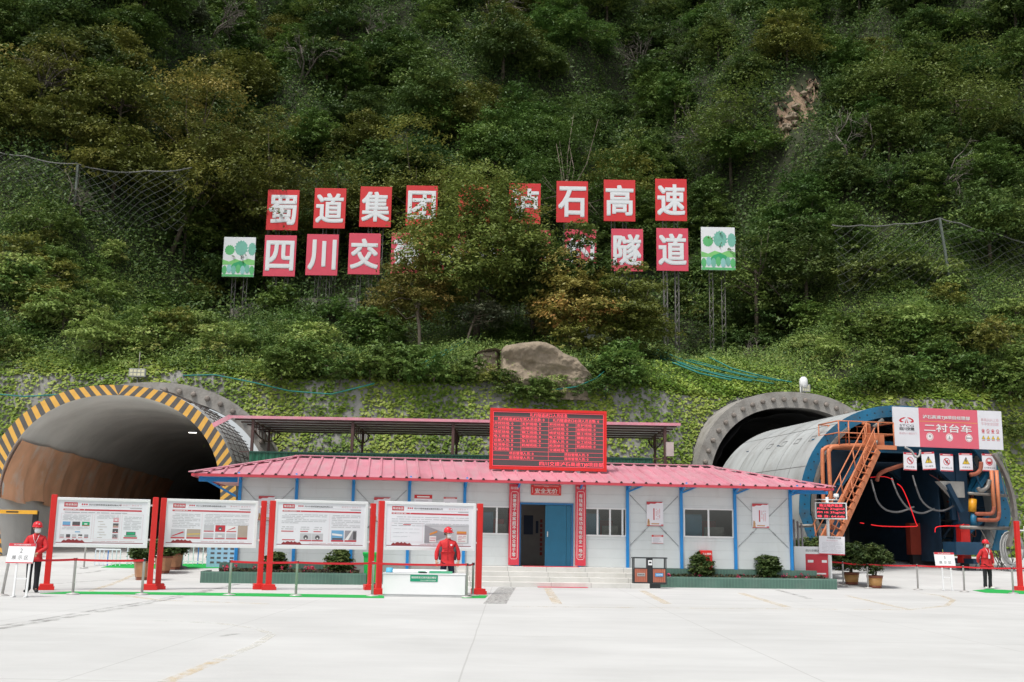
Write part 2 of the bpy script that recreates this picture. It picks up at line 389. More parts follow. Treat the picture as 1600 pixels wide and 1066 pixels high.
for pts, wd in (([(855, 919), (862, 930), (871, 944)], .24), ([(1003, 923), (1043, 944)], .22), ([(1157, 927), (1230, 949)], .22), ([(1322, 931), (1421, 953)], .16),
                ([(1432, 926), (1470, 931), (1490, 938), (1478, 947), (1421, 953), (1240, 952), (800, 948)], .15), ([(211, 897), (195, 905), (172, 914), (140, 924), (250, 938), (420, 944)], .16), ([(346, 1030), (300, 1049), (250, 1070)], .16)):
    solo('parking_marking', ribbon(pts, wd), M_YEL, None, None, kind='structure')
solo('parking_marking', ribbon([(240, 970), (340, 974), (400, 982), (425, 992), (400, 1008), (346, 1030)], .14), M_WHT, None, None, kind='structure')
for off in (0, 4):
    solo('tyre_track', ribbon([(-30, 983 + off), (60, 969 + off), (130, 957 + off), (220, 942 + off * .8), (300, 927 + off * .6), (372, 913)], .13 + .05 * (off > 0), .006), M_TYRE, None, None, kind='structure')
solo('tyre_track', ribbon([(793, 918), (783, 930), (773, 944)], .55, .006), worn('drain_patch', (0.25, 0.24, 0.22), 0.40, 0.6, 9, 0.6), None, None, kind='structure')
solo('tyre_track', ribbon([(1210, 921), (1240, 929), (1265, 936)], .2, .006), M_TYRE, None, None, kind='structure')
solo('tyre_track', ribbon([(346, 995), (360, 992), (375, 991)], .1, .006), M_TYRE, None, None, kind='structure')
for pts in ([(120, 897), (140, 895), (165, 891), (185, 890)], [(90, 912), (150, 908), (200, 905), (270, 904)], [(100, 888), (160, 884), (230, 880)]):
    solo('tyre_track', ribbon(pts, .22, .006), M_TYRE, None, None, kind='structure')

# ---- tunnels (local frames: x across, y into the hill, z up)
def arch(a, zc, b, z0=0.0, n=40, ex=2.35):
    """arch line from the left foot over the crown to the right foot"""
    pts = []
    for k in range(n + 1):
        th = math.pi * (1 - k / n); c, s = math.cos(th), math.sin(th)
        pts.append((math.copysign(abs(c) ** (2 / ex), c) * a, zc + abs(s) ** (2 / ex) * b))
    low = [(-a * (1 - 0.10 * (1 - q)), z0 + (zc - z0) * q) for q in (0, 0.33, 0.66)]
    return low + pts + [(-x, z) for x, z in reversed(low)]
def sweep(mb, pts, y0, y1, ny=1, inward=True):
    n = len(pts); vs = []; fs = []
    for j in range(ny + 1):
        y = y0 + (y1 - y0) * j / ny
        vs += [(x, y, z) for x, z in pts]
    for j in range(ny):
        for i in range(n - 1):
            q = (j * n + i, j * n + i + 1, (j + 1) * n + i + 1, (j + 1) * n + i); fs.append(q if inward else q[::-1])
    o = mb.smooth; mb.smooth = True; mb.add(vs, fs); mb.smooth = o
def annulus(mb, po, pi, y, flip=False):
    n = len(po)
    for i in range(n - 1):
        q = [(po[i][0], y, po[i][1]), (pi[i][0], y, pi[i][1]), (pi[i + 1][0], y, pi[i + 1][1]), (po[i + 1][0], y, po[i + 1][1])]
        mb.quad(*(q[::-1] if flip else q))
_o = onY(185, 833, 48.0); LT = Frame((_o.x - 0.5, 48.0, ground_z(48.0)), rad(6.0))
RTy = rad(11.0)
TR = Frame((17.35, 48.0, 0.50), RTy)                       # lining trolley
rc = TR.M @ Vector((-0.1, 10.4, 0)); RT = Frame((rc.x, rc.y, 1.1), RTy)   # right tunnel ring
L_OUT = arch(5.4, 2.4, 5.1, ex=2.2); L_IN = arch(4.72, 2.4, 4.64, ex=2.2)
RING_L_O = arch(6.25, 2.4, 5.95, ex=2.2); RING_L_I = arch(5.62, 2.4, 5.2, ex=2.2)
RING_R_O = arch(5.75, 2.6, 5.9); RING_R_I = arch(4.95, 2.6, 5.05)

# hill with openings cut where the tunnels enter
ds = [-1.2, -0.5] + [k * 0.2 for k in range(31)] + [6.3 + 0.5 * k for k in range(35)] + [24 + k for k in range(30)] + [54 + 2.0 * k for k in range(36)]
xs = np.arange(-80, 80.01, 0.5)
D, X = np.meshgrid(np.array(ds), xs, indexing='ij'); P = hill(X, D).reshape(-1, 3)
inside = np.zeros(len(P), bool)
def in_arch(P, fr, a, zc, b, off, ex=2.35):
    I = np.array(fr.I); q = P @ I[:3, :3].T + I[:3, 3]
    u = np.abs(q[:, 0]); z = q[:, 2]; a -= off; b -= off
    r = (u / a) ** ex + (np.clip(z - zc, 0, None) / b) ** ex
    return (r < 1) & (q[:, 1] > -6) & (q[:, 1] < 14)
LRF = Frame(LT.M @ Vector((0.85, 0, -.15)), rad(6.0))
inside |= in_arch(P, LRF, 6.25, 2.4, 5.95, 0.1, 2.2); inside |= in_arch(P, RT, 5.75, 2.6, 5.9, 0.1)
nxx = len(xs); hm = MB(); hm.v = [tuple(p) for p in P]
ids = np.arange(len(P)).reshape(len(ds), nxx)
for j in range(len(ds) - 1):
    for i in range(nxx - 1):
        q = [ids[j, i], ids[j, i + 1], ids[j + 1, i + 1], ids[j + 1, i]]
        if inside[q].sum() >= 3: continue
        hm.f.append([int(k) for k in q]); hm.mi.append(1 if ds[j] < 4.2 else 0); hm.sm.append(True)
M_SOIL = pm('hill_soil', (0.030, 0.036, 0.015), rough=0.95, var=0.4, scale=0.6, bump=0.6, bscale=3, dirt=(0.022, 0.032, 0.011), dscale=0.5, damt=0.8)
M_SHOT = pm('sprayed_concrete', (0.25, 0.245, 0.225), rough=0.95, var=0.35, scale=0.5, bump=1.0, bscale=2.5, dirt=(0.11, 0.12, 0.08), dscale=0.8, damt=0.7)
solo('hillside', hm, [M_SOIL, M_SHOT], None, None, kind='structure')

# ---- left tunnel
M_LIN = pm('tunnel_lining_concrete', (0.74, 0.73, 0.70), rough=0.75, var=0.2, scale=0.4, dirt=(0.55, 0.54, 0.51), dscale=0.7, damt=0.5)
M_RING = pm('guide_arch_concrete', (0.30, 0.285, 0.26), rough=0.9, var=0.3, scale=1.2, bump=0.5, bscale=9, dirt=(0.14, 0.12, 0.10), dscale=1.6, damt=0.6)
M_TARP = pm('weathered_pale_concrete', (0.55, 0.55, 0.53), rough=0.85, var=0.3, scale=1.5, bump=0.6, bscale=5, dirt=(0.2, 0.19, 0.18), dscale=2.2, damt=0.8)
M_Y = pm('arch_yellow', (0.72, 0.40, 0.08), rough=0.5, var=0.12); M_K = pm('arch_grey', (0.10, 0.095, 0.09), rough=0.5, var=0.2)
root = thing('road_tunnel', 'finished road tunnel mouth edged in yellow and grey hazard stripes at the left', 'tunnel', LT.M)
def along(po, t):
    """point at arc fraction t (-1 left foot, 0 crown, 1 right foot) of an arch line"""
    n = len(po); c = (n - 1) / 2
    seg = [0.0]
    for i in range(n - 1): seg.append(seg[-1] + math.dist(po[i], po[i + 1]))
    s = (t + 1) / 2 * seg[-1]
    for i in range(n - 1):
        if s <= seg[i + 1] or i == n - 2:
            f = (s - seg[i]) / (seg[i + 1] - seg[i] + 1e-9); return (po[i][0] + f * (po[i + 1][0] - po[i][0]), po[i][1] + f * (po[i + 1][1] - po[i][1]))
fm = MB(); NS = 50
def shift(t): return -0.045 + 0.075 * min(1, t / 0.5)
for sgn in (-1, 1):
    for k in range(NS):
        t0, t1 = k / NS, (k + 1) / NS
        fm.cur = (k + 1) % 2
        q0, q1 = max(0, min(1, t0 + shift(t0))), max(0, min(1, t1 + shift(t1)))
        sub = 2
        for h in range(sub):
            a0, a1 = t0 + (t1 - t0) * h / sub, t0 + (t1 - t0) * (h + 1) / sub; b0, b1 = q0 + (q1 - q0) * h / sub, q0 + (q1 - q0) * (h + 1) / sub
            A = along(L_OUT, sgn * a0); B = along(L_OUT, sgn * a1); C_ = along(L_IN, sgn * b1); D_ = along(L_IN, sgn * b0)
            q = [(A[0], 0, A[1]), (B[0], 0, B[1]), (C_[0], 0, C_[1]), (D_[0], 0, D_[1])]
            fm.quad(*(q[::-1] if sgn < 0 else q))
part('portal_face', fm, [M_Y, M_K], root)
lm = MB(); sweep(lm, L_IN, 0.0, 75, 15); 
part('lining', lm, M_LIN, root)
em = MB(); em.poly([(x, z) for x, z in L_IN], 75); part('end_wall', em, pm('tunnel_dark', (0.05, 0.05, 0.05), rough=0.9), root)  # dark sheet closing the bore, painted in for its unlit depth
om = MB(); sweep(om, L_OUT, 0.0, 3.9, 4, inward=False); 
for k in range(26):                                   # loose reinforcing mesh lying over the barrel
    tt = 0.16 + k * 0.026; A = along(L_OUT, tt); B = along(L_OUT, tt + random.Random(k).uniform(-0.02, 0.03))
    om.cur = 1; om.tube([(A[0] * 1.012, 0.1, A[1] * 1.012), (B[0] * 1.015, 3.8, B[1] * 1.015)], 0.02, 4)
for k in range(5):
    om.tube([(along(L_OUT, q / 20)[0] * 1.013, 0.4 + k * 0.75, along(L_OUT, q / 20)[1] * 1.013) for q in range(3, 17)], 0.018, 4)
om.v = [(x + .6 * y / 3.9, y, z - .1 * y / 3.9) for x, y, z in om.v]
part('outer_barrel', om, [M_TARP, pm('rebar', (0.12, 0.10, 0.09), rough=0.7)], root)
def guide_ring(root, ro, ri, depth, back, nb):
    rm = MB(); annulus(rm, ro, ri, 0); sweep(rm, ro, 0, back, 2, inward=False); sweep(rm, ri, 0, depth, 1)
    part('guide_arch', rm, M_RING, root)
    bmb = MB()
    for k in range(nb):
        tt = -0.97 + 1.94 * k / (nb - 1); a = along(ro, tt); b_ = along(ri, tt); x, z = (a[0] + b_[0]) / 2, (a[1] + b_[1]) / 2
        bmb.lathe([(0.13, 0), (0.13, 0.10), (0.09, 0.16), (0.06, 0.17)], n=9); n0 = len(bmb.v) - 36
        bmb.xform(Matrix.Translation((x, 0, z)) @ Matrix.Rotation(rad(90), 4, 'X'), n0)
    o = part('pipe_end', bmb, pm('pipe_stub', (0.22, 0.19, 0.165), rough=0.8, var=0.4), root); o['kind'] = 'stuff'
root2 = thing('concrete_guide_arch', 'rough concrete ring with a row of pipe stubs behind the striped tunnel mouth', 'arch', LT.M @ Matrix.Translation((0.85, 3.9, -.15)))
guide_ring(root2, RING_L_O, RING_L_I, 0.9, 4.0, 34)
M_LAMP = pm('lamp_glow', (0.9, 0.9, 0.9), emit=(1, 0.98, 0.92), es=3.0)
for k, (px, py, v) in enumerate(((256, 651, 9), (301, 676, 14), (133, 629, 3.2))):
    p = LT.hit(px, py, v)
    hmm = MB(); hmm.bbox(-0.24, 0.24, -0.12, 0.12, 0.0, 0.12, 0.015)
    r_ = thing('tunnel_lamp', ['flat lamp under the tunnel ceiling, the one nearer the crown', 'flat lamp low on the right of the tunnel ceiling', 'unlit slim fitting near the front of the tunnel ceiling'][k], 'lamp', LT.M @ Matrix.Translation(p), 'lamps in the striped tunnel')
    part('housing', hmm, pm('lamp_housing', (0.3, 0.3, 0.3)), r_)
    gm = MB(); gm.box(-0.21, 0.21, -0.10, 0.10, -0.02, -0.001); part('diffuser', gm, M_LAMP if k < 2 else pm('lamp_off', (0.2, 0.2, 0.2)), r_)

# orange sheet on the left tunnel wall, yellow bar, boards
def wavy_sheet(x_at, y0, y1, z0, z1, ny=60, nz=16, amp=0.12, seed=0):
    mb = MB(); mb.smooth = True; vs = []; fs = []; r = random.Random(seed); ph = [r.uniform(0, 6) for _ in range(6)]
    for j in range(nz + 1):
        for i in range(ny + 1):
            y = y0 + (y1 - y0) * i / ny; f = j / nz; z = z0 + (z1 - z0) * f + 0.10 * math.sin(y * 1.4 + ph[0]) * (1 - f) - 0.06 * abs(math.sin(y * 0.8)) * f
            d = amp * (math.sin(y * 2.1 + ph[1] + f) + 0.6 * math.sin(y * 4.7 + ph[2]) + 0.4 * math.sin(z * 2.3 + ph[3])) * (1.1 - f)
            vs.append((x_at(z) + 0.18 + d, y, z))
    for j in range(nz):
        for i in range(ny): fs.append((j * (ny + 1) + i, (j + 1) * (ny + 1) + i, (j + 1) * (ny + 1) + i + 1, j * (ny + 1) + i + 1))
    return mb.add(vs, fs)
def lwall(z):
    if z < 2.4: return -4.72 * (1 - 0.10 * (1 - z / 2.4))
    q = ((z - 2.4) / 4.64) ** 2.2; return -4.72 * (1 - min(0.999, q)) ** (1 / 2.2)
ob = wavy_sheet(lwall, 0.1, 34, 2.35, 4.95, ny=110, seed=3)
solo('dust_sheet', ob, pm('orange_sheet', (0.84, 0.46, 0.28), rough=0.8, var=0.22, scale=0.9, dirt=(0.74, 0.67, 0.60), dscale=0.55, damt=0.85), 'orange and grey sheet hung along the left wall inside the striped tunnel', 'sheet', LT.M)
# ================================================================== SITE OFFICE
BF = Frame(onY(850, 800, 38.0), rad(6.5)); BF.o.z = 0.0; BF = Frame(BF.o, rad(6.5))
FLOOR = 0.62
def bx(px, py=820, v=0.0): return BF.hit(px, py, v).x
def bz(px, py, v=0.0): return BF.hit(px, py, v).z
XL, XR = bx(371), bx(1237); DEEP = 6.0
EAVE = 0.5 * (bz(535, 749, -0.85) + bz(980, 758.5, -0.85)) + .085
WALLTOP = EAVE + 0.05; RIDGE = bz(780, 722, 3.0)
M_WALL = lined('office_cladding', (0.60, 0.635, 0.63), 0.31, 0.010, 'Z', 0.84, rough=0.4, dirt=(0.54, 0.56, 0.545))
M_BLUE = pm('blue_steel', (0.015, 0.22, 0.55), rough=0.35, var=0.08)
M_WHITE = pm('white_frame', (0.72, 0.73, 0.72), rough=0.35, var=0.05)
M_ROOF = pm('faded_red_roof', (0.62, 0.25, 0.31), rough=0.38, var=0.18, scale=0.9, dirt=(0.62, 0.38, 0.41), dscale=1.2, damt=0.6, spec=0.5)
M_ROOFE = pm('red_roof_edge', (0.50, 0.055, 0.075), rough=0.45)
streaks(M_ROOF, (3.5, .5, .5), (0.50, 0.33, 0.35), .48, .7, .75); streaks(M_ROOF, (1.3, .25, .4), (0.36, 0.10, 0.13), .55, .75, .6); streaks(M_WALL, (2.2, 2.2, .35), (0.42, 0.42, 0.39), .54, .8, .45)
M_GLASS = glassmat('window_glass', (0.8, 0.84, 0.84))
M_DARK = pm('gap_shade', (0.02, 0.02, 0.02), rough=0.9)  # near-black colour standing in for shade in rib gaps and rib ends
M_RED = pm('red_paint', (0.62, 0.022, 0.018), rough=0.35, var=0.07)
M_ROD = pm('steel_rod', (0.38, 0.39, 0.39), rough=0.5, metal=0.5)
office = thing('site_office', 'long white prefabricated office with faded red ribbed roof and blue posts', 'building', BF.M)

# door and window openings: [x0, x1, z0, z1]
DOOR = [bx(814), bx(893), FLOOR, bz(852, 789)]
WINS = [[bx(752), bx(800), bz(770, 833), bz(770, 793)], [bx(914), bx(977), bz(945, 836), bz(945, 796)], [bx(1070), bx(1144), bz(1107, 838), bz(1107, 797)],
        [bx(488), bx(540), bz(514, 833), bz(514, 793)]]
wm = MB(); TH = 0.08
opens = sorted([DOOR] + WINS); x = XL
for o in opens:
    wm.box(x, o[0], 0, TH, FLOOR, WALLTOP); 
    if o[2] > FLOOR: wm.box(o[0], o[1], 0, TH, FLOOR, o[2])
    wm.box(o[0], o[1], 0, TH, o[3], WALLTOP); x = o[1]
wm.box(x, XR, 0, TH, FLOOR, WALLTOP)
part('front_wall', wm, M_WALL, office)
sm_ = MB(); sm_.box(XL, XL + TH, TH + .002, DEEP - TH, FLOOR, WALLTOP); part('side_wall', sm_, M_WALL, office); sm_ = MB(); sm_.box(XR - TH, XR, TH + .002, DEEP - TH, FLOOR, WALLTOP)
part('side_wall', sm_, M_WALL, office); sm2 = MB(); sm2.box(XL, XR, DEEP - TH + .002, DEEP, FLOOR, WALLTOP); part('back_wall', sm2, M_WALL, office)
fl = MB(); fl.box(XL - .05, XR + .05, 0.02, DEEP, 0.0, FLOOR - .004); part('floor_slab', fl, pm('slab', (0.35, 0.35, 0.33), rough=0.8), office)
cl = MB(); cl.box(XL + TH + .01, XR - TH - .01, TH + .01, DEEP - TH - .01, 3.25, 3.29); part('ceiling', cl, pm('ceiling_white', (0.6, 0.6, 0.58)), office)
for x in (bx(740), bx(905), bx(1064)):
    pmb = MB(); pmb.box(x - .03, x + .03, TH + .01, DEEP - TH - .01, FLOOR, 3.24); part('partition', pmb, M_WALL, office)
# posts with a small knee brace to the eave
for px in (372, 461, 550, 638, 725, 808, 905, 980, 1064, 1148, 1235):
    x = bx(px); cm = MB(); cm.box(x - .05, x + .05, -0.085, -.003, FLOOR - .35, WALLTOP - 0.02)
    cm.bar((x + .02, -.05, WALLTOP - .25), (x + .02, -.72, WALLTOP + .0), .06, .06); 
    if px in (980, 1064, 1148, 1235): cm.bar((x + .05, -.05, WALLTOP - .3), (x + .62, -.06, WALLTOP - .06), .05, .05)
    part('post', cm, M_BLUE, office)
tb = MB(); tb.box(XL - 1.35, XL - .08, -.06, -.003, WALLTOP - .28, WALLTOP - .12); tb.bar((XL - 1.3, -.03, WALLTOP - .12), (XL - .1, -.03, WALLTOP - .75), .07, .07); part('end_bracket', tb, M_BLUE, office)
tb = MB(); tb.box(XR + .08, XR + 1.35, -.06, -.003, WALLTOP - .24, WALLTOP - .10); part('end_bracket', tb, M_BLUE, office)
for a, b_ in ((372, 461), (550, 638), (980, 1064), (1148, 1235)):
    for s in (0, 1):
        x0, x1 = bx(a) + .1, bx(b_) - .1
        if s: x0, x1 = x1, x0
        rm = MB(); rm.tube([(x0, -.02, 3.1), (x1, -.02, 1.38)], .008, 6)
        xm, zm = x0 + (x1 - x0) * .72, 3.1 + (1.38 - 3.1) * .72; rm.tube([(xm - (x1 - x0) * .03, -.02, zm + .05), (xm + (x1 - x0) * .03, -.02, zm - .05)], .02, 6)
        part('brace_rod', rm, M_ROD, office)
# windows
M_ROOM = pm('room_cupboard', (0.30, 0.33, 0.35), rough=0.5)
for k, o in enumerate(WINS):
    wf = MB(); x0, x1, z0, z1 = o; f = .05
    wf.box(x0 - .06, x1 + .06, -.03, TH + .02, z0 - f, z0); wf.box(x0 - .06, x1 + .06, -.03, TH + .02, z1, z1 + f)
    for xx in (x0 - .06, x1): wf.box(xx, xx + .06, -.032, TH + .02, z0 + .001, z1 - .001)
    xs_ = [x0 + (x1 - x0) * q for q in ((.5,) if k != 1 else (.31, .62, .93))]
    for xx in xs_: wf.box(xx - .03, xx + .03, -.01, .05, z0 + .002, z1 - .002)
    wo_ = part('window', wf, M_WHITE, office)
    gm = MB(); gm.box(x0, x1, .02, .026, z0, z1); part('pane', gm, M_GLASS, wo_)
    bm_ = MB()                                        # what stands behind the glass: blind, shelf, cupboard, pale in place of room light
    rr = random.Random(k)
    bm_.box(x0 + .05, x0 + (x1 - x0) * .42, .35, .75, FLOOR, z1 - .15)
    bm_.cur = 1; bm_.box(x0 + (x1 - x0) * .55, x1 - .1, 1.6, 1.9, FLOOR, z1 - .35)
    bm_.cur = 0
    for q in range(3): bm_.box(x0 + .06, x0 + (x1 - x0) * .42 - .02, .33, .349, z0 + .1 + q * .3, z0 + .13 + q * .3)
    bm_.cur = 2; bm_.box(x0 + (x1 - x0) * .5, x1 - .15, .5, .56, z0 - .2, z0 + .32); bm_.box(x0 + .1, x1 - .1, .55, 1.1, FLOOR + .7, FLOOR + .76)
    part('cupboard', bm_, [pm('cup_a', [(0.16, 0.36, 0.48), (0.62, 0.63, 0.62), (0.66, 0.66, 0.64), (0.4, 0.5, 0.5)][k]), pm('cup_b', [(0.7, 0.16, 0.16), (0.30, 0.31, 0.32), (0.5, 0.24, 0.22), (0.5, 0.5, 0.5)][k]), pm('desk', (0.45, 0.40, 0.33))], wo_)
# sliding door: dark opening on the left, blue leaf on the right
x0, x1, z0, z1 = DOOR; df = MB(); M_DB = pm('door_blue', (0.012, 0.125, 0.215), rough=0.4, var=0.1)
df.box(x0 - .06, x0, -.02, TH, z0, z1); df.box(x1, x1 + .06, -.02, TH, z0, z1); df.box(x0 - .06, x1 + .06, -.024, TH, z1, z1 + .07)
dfo = part('door_frame', df, pm('door_frame_blue', (0.02, 0.14, 0.32), rough=0.4), office)
xm = bx(852); dl = MB(); dl.box(xm, x1 - .18, .02, .06, z0 + .01, z1 - .01); dl.box(x1 - .17, x1 - .003, .03, .06, z0 + .01, z1 - .01); dlo = part('door_leaf', dl, M_DB, office)
hm_ = MB(); hm_.box(xm + .06, xm + .10, -.01, .018, 1.62, 1.80); part('handle', hm_, pm('chrome', (0.6, 0.6, 0.6), rough=0.25, metal=0.9), dlo)
pn = MB(); pn.box(x0 + .1, x1 + .6, 2.8, 2.85, FLOOR, 3.2); pn.cur = 1                  # notice wall seen through the open door
rr = random.Random(5)
for q in range(6): pn.rect(x0 + .2, x0 + .36, 1.6 + q * .16, 1.7 + q * .16, 2.795)
pn.cur = 2; pn.rect(x0 + .45, x0 + .8, 1.7, 2.4, 2.79); pn.rect(x0 + .9, x0 + 1.0, 1.75, 2.2, 2.79); pn.cur = 3
for q in range(8): pn.rect(x0 + 1.06, x0 + 1.15, .95 + q * .17, 1.07 + q * .17, 2.79)
part('notice_wall', pn, [pm('notice_cream', (0.35, 0.33, 0.30)), pm('notice_yellow', (0.4, 0.33, 0.05)), pm('notice_navy', (0.03, 0.05, 0.10)), pm('notice_red', (0.35, 0.05, 0.05))], office)
# hipped roof of ribbed sheet
EX, EY = 1.72, 0.85
xa, xb = XL - (XL - BF.hit(299, 748, -EY).x), XR + (BF.hit(1303, 770, -EY).x - XR)
RL, RR = BF.hit(468, 716, 3.0).x, BF.hit(1108, 730, 3.0).x
yb = DEEP + EY; rf = MB()
A, B, Cc, Dd = (xa, -EY, EAVE), (xb, -EY, EAVE), (xb, yb, EAVE), (xa, yb, EAVE); E_, G_ = (RL, 3.0, RIDGE), (RR, 3.0, RIDGE)
rf.add([A, B, Cc, Dd, E_, G_], [(0, 1, 5, 4), (1, 2, 5), (2, 3, 4, 5), (3, 0, 4)])
rf.add([(p[0], p[1], p[2] - .06) for p in (A, B, Cc, Dd)], [(3, 2, 1, 0)])
def slope_z(y): return EAVE + (RIDGE - EAVE) * (y + EY) / (3.0 + EY)
step = 0.43; k = 0; x = xa + .12
while x < xb - .05:
    if x < RL: ye = -EY + (3.0 + EY) * (x - xa) / (RL - xa)
    elif x > RR: ye = -EY + (3.0 + EY) * (xb - x) / (xb - RR)
    else: ye = 3.0
    ye -= .04; h = .055; vs = []
    if ye > -EY + .1:
        for y in (-EY - .03, ye):
            z = slope_z(y)
            for dx, dz in ((-.055, 0), (-.025, h), (.025, h), (.055, 0)): vs.append((x + dx, y, z + dz + .002))
        rf.cur = 1 if False else 0; rf.add(vs, [(0, 1, 5, 4), (1, 2, 6, 5), (2, 3, 7, 6)]); rf.cur = 2; rf.add([vs[0], vs[1], vs[2], vs[3]], [(0, 3, 2, 1)]); rf.cur = 0
    x += step
for sx, xe, xr_ in ((1, xa, RL), (-1, xb, RR)):                      # ribs on the two hips
    y = -EY + .4
    while y < yb - .3:
        f = 1 - abs(y - 3.0) / (3.0 + EY); xt = xe + (xr_ - xe) * f - sx * .05; zt = EAVE + (RIDGE - EAVE) * f
        vs = [(xe, y - .05, EAVE), (xe, y, EAVE + .055), (xe, y + .05, EAVE), (xt, y - .05, zt), (xt, y, zt + .055), (xt, y + .05, zt)]
        rf.add(vs, [(0, 1, 4, 3), (1, 2, 5, 4)]); y += step
roof = part('roof', rf, [M_ROOF, M_ROOFE, M_DARK], office)
ec = MB(); ec.box(xa, xb, -EY - .02, -EY + .03, EAVE - .09, EAVE - .004); ec.box(xa - .02, xa + .03, -EY + .031, yb, EAVE - .09, EAVE - .004); ec.box(xb - .03, xb + .02, -EY + .031, yb, EAVE - .09, EAVE - .004); part('eave_trim', ec, M_ROOFE, roof)
rcm = MB()
for p, q in ((E_, G_), (A, E_), (B, G_), (Dd, E_), (Cc, G_)):
    d = (Vector(q) - Vector(p)); rcm.bar(Vector(p) + Vector((0, 0, .05)), Vector(q) + Vector((0, 0, .05)), .34, .035)
part('ridge_cap', rcm, M_ROOF, roof)
# dark blocks painting shade into the rib gaps under the ridge cap
dg = MB(); x = RL
while x < RR: dg.box(x + .09, x + .34, 2.80, 2.815, slope_z(2.81) + .005, slope_z(2.81) + .05); x += step
o = part('rib_gap_shade', dg, M_DARK, roof); o['kind'] = 'stuff'

# entrance steps of pale slabs
M_SLAB = lined('step_slab', (0.60, 0.59, 0.555), 1.32, 0.018, 'X', 0.6, rough=0.6, var=0.1, dirt=(0.42, 0.41, 0.36))
s0, s1 = BF.hit(716, 905, -1.4).x, bx(985); st = thing('entrance_steps', 'flight of pale stone slab steps before the blue office door', 'steps', BF.M)
n = 4
for k in range(n):
    mb = MB(); v0 = -1.75 + k * 0.36
    mb.bbox(s0, s1 + .25 - k * .07, v0, -0.001 if k == n - 1 else v0 + .36 + .02, 0.002, FLOOR * (k + 1) / n - .002, .01); part('step', mb, M_SLAB, st)
mm_ = MB(); mm_.box(bx(815, 880), bx(900, 880), -.62, -.08, FLOOR + .001, FLOOR + .016); mm_.box(bx(815, 880), bx(900, 880), -.64, -.621, FLOOR - .09, FLOOR + .016); mm_.cur = 1
write(mm_, 'Welcome', bx(858, 880), FLOOR - .035, .07, -.645, width=.95)
solo('welcome_mat', mm_, [pm('mat_red', (0.55, 0.03, 0.05), rough=0.9), pm('mat_gold', (0.75, 0.5, 0.3))], 'red welcome mat hanging over the top step at the office door', 'mat', BF.M)
m2 = MB(); m2.box(bx(828, 915), bx(902, 915), -2.02, -1.80, .005, .02); solo('foot_mat', m2, pm('mat_pink', (0.72, 0.07, 0.13), rough=0.9), 'thin red mat on the yard at the foot of the steps', 'mat', BF.M)

# planters: two tiers clad in green tiles, with soil, flowers and clipped bushes
M_TILE = lined('green_tile', (0.085, 0.165, 0.13), 0.11, 0.008, 'X', 1.6, rough=0.3, var=0.2, second=[('Z', 0.32, 0.012)], dirt=(0.15, 0.20, 0.17))
M_TILEY = lined('green_tile_end', (0.085, 0.165, 0.13), 0.11, 0.008, 'Y', 1.6, rough=0.3, var=0.2, dirt=(0.15, 0.20, 0.17))
M_PSOIL = pm('planter_soil', (0.05, 0.04, 0.03), rough=1, var=0.4, scale=6)
def planter(x0, x1, vf, vm, label):
    t_ = thing('planter', label, 'planter', BF.M, 'green tiled planters along the office')
    h = .36
    a = MB(); a.box(x0, x1, vf, vf + .12, .002, h); part('front_wall', a, M_TILE, t_)
    a = MB(); a.box(x0, x0 + .12, vf + .121, vm, .002, h - .002); part('end_wall', a, M_TILEY, t_)
    a = MB(); a.box(x1 - .12, x1, vf + .121, vm, .002, h - .002); part('end_wall', a, M_TILEY, t_)
    a = MB(); a.box(x0 + .35, x1 - .45, vm, -.10, .002, FLOOR - .01); part('back_wall', a, M_TILE, t_)
    a = MB(); a.box(x0 + .121, x1 - .121, vf + .121, vm - .001, .002, h - .07); part('soil', a, M_PSOIL, t_)
    return h
PLa = BF.hit(312, 905, -3.0); PLx0 = BF.top(312, 911, 0.0).x; vfl = BF.top(440, 912.5, 0.0).y; vfr = BF.top(1120, 919, 0.0).y
planter(PLx0, BF.hit(572, 905, vfl).x, vfl, vfl + 1.5, 'green tiled two tier planter left of the steps, behind the notice boards')
planter(BF.hit(992, 915, vfr).x, BF.hit(1308, 915, vfr).x, vfr, vfr + 1.0, 'green tiled two tier planter right of the steps, under the office windows')
print('BLD', XL, XR, EAVE, RIDGE, vfl, vfr, DOOR, RL, RR)

# shed roof behind the office
SY = 47.0; SZ = onY(600, 657, SY).z
def sx_(px, Y=SY): return onY(px, 700, Y).x
shed = thing('lean_to_shed', 'open sided shed with a thin flat red edged sheet roof behind the office', 'shed', (sx_(710), SY, 0))
ox = sx_(710); M_PUR = pm('shed_steel', (0.085, 0.045, 0.04), rough=0.6, var=0.3); M_SHEET = lined('shed_sheet', (0.58, 0.59, 0.60), 0.9, 0.03, 'Y', 0.6, rough=0.35)
a = MB(); xl, xr = sx_(358) - ox, sx_(1063) - ox; SD = 6.2
a.box(xl, xr, 0, SD, SZ - SY * 0, SZ + .04); part('roof_sheet', a, M_SHEET, shed)
a = MB(); a.box(xl - .02, xr + .02, -.05, -.002, SZ - .02, SZ + .10); a.bar((xl - .02, -.03, SZ + .05), (xl - .75, -.03, SZ - .35), .05, .2); part('roof_edge', a, M_ROOF, shed)
for k in range(6):
    a = MB(); a.box(xl + .1, xr - .1, .3 + k * 1.1, .35 + k * 1.1, SZ - .06, SZ - .001); part('purlin', a, M_PUR, shed)
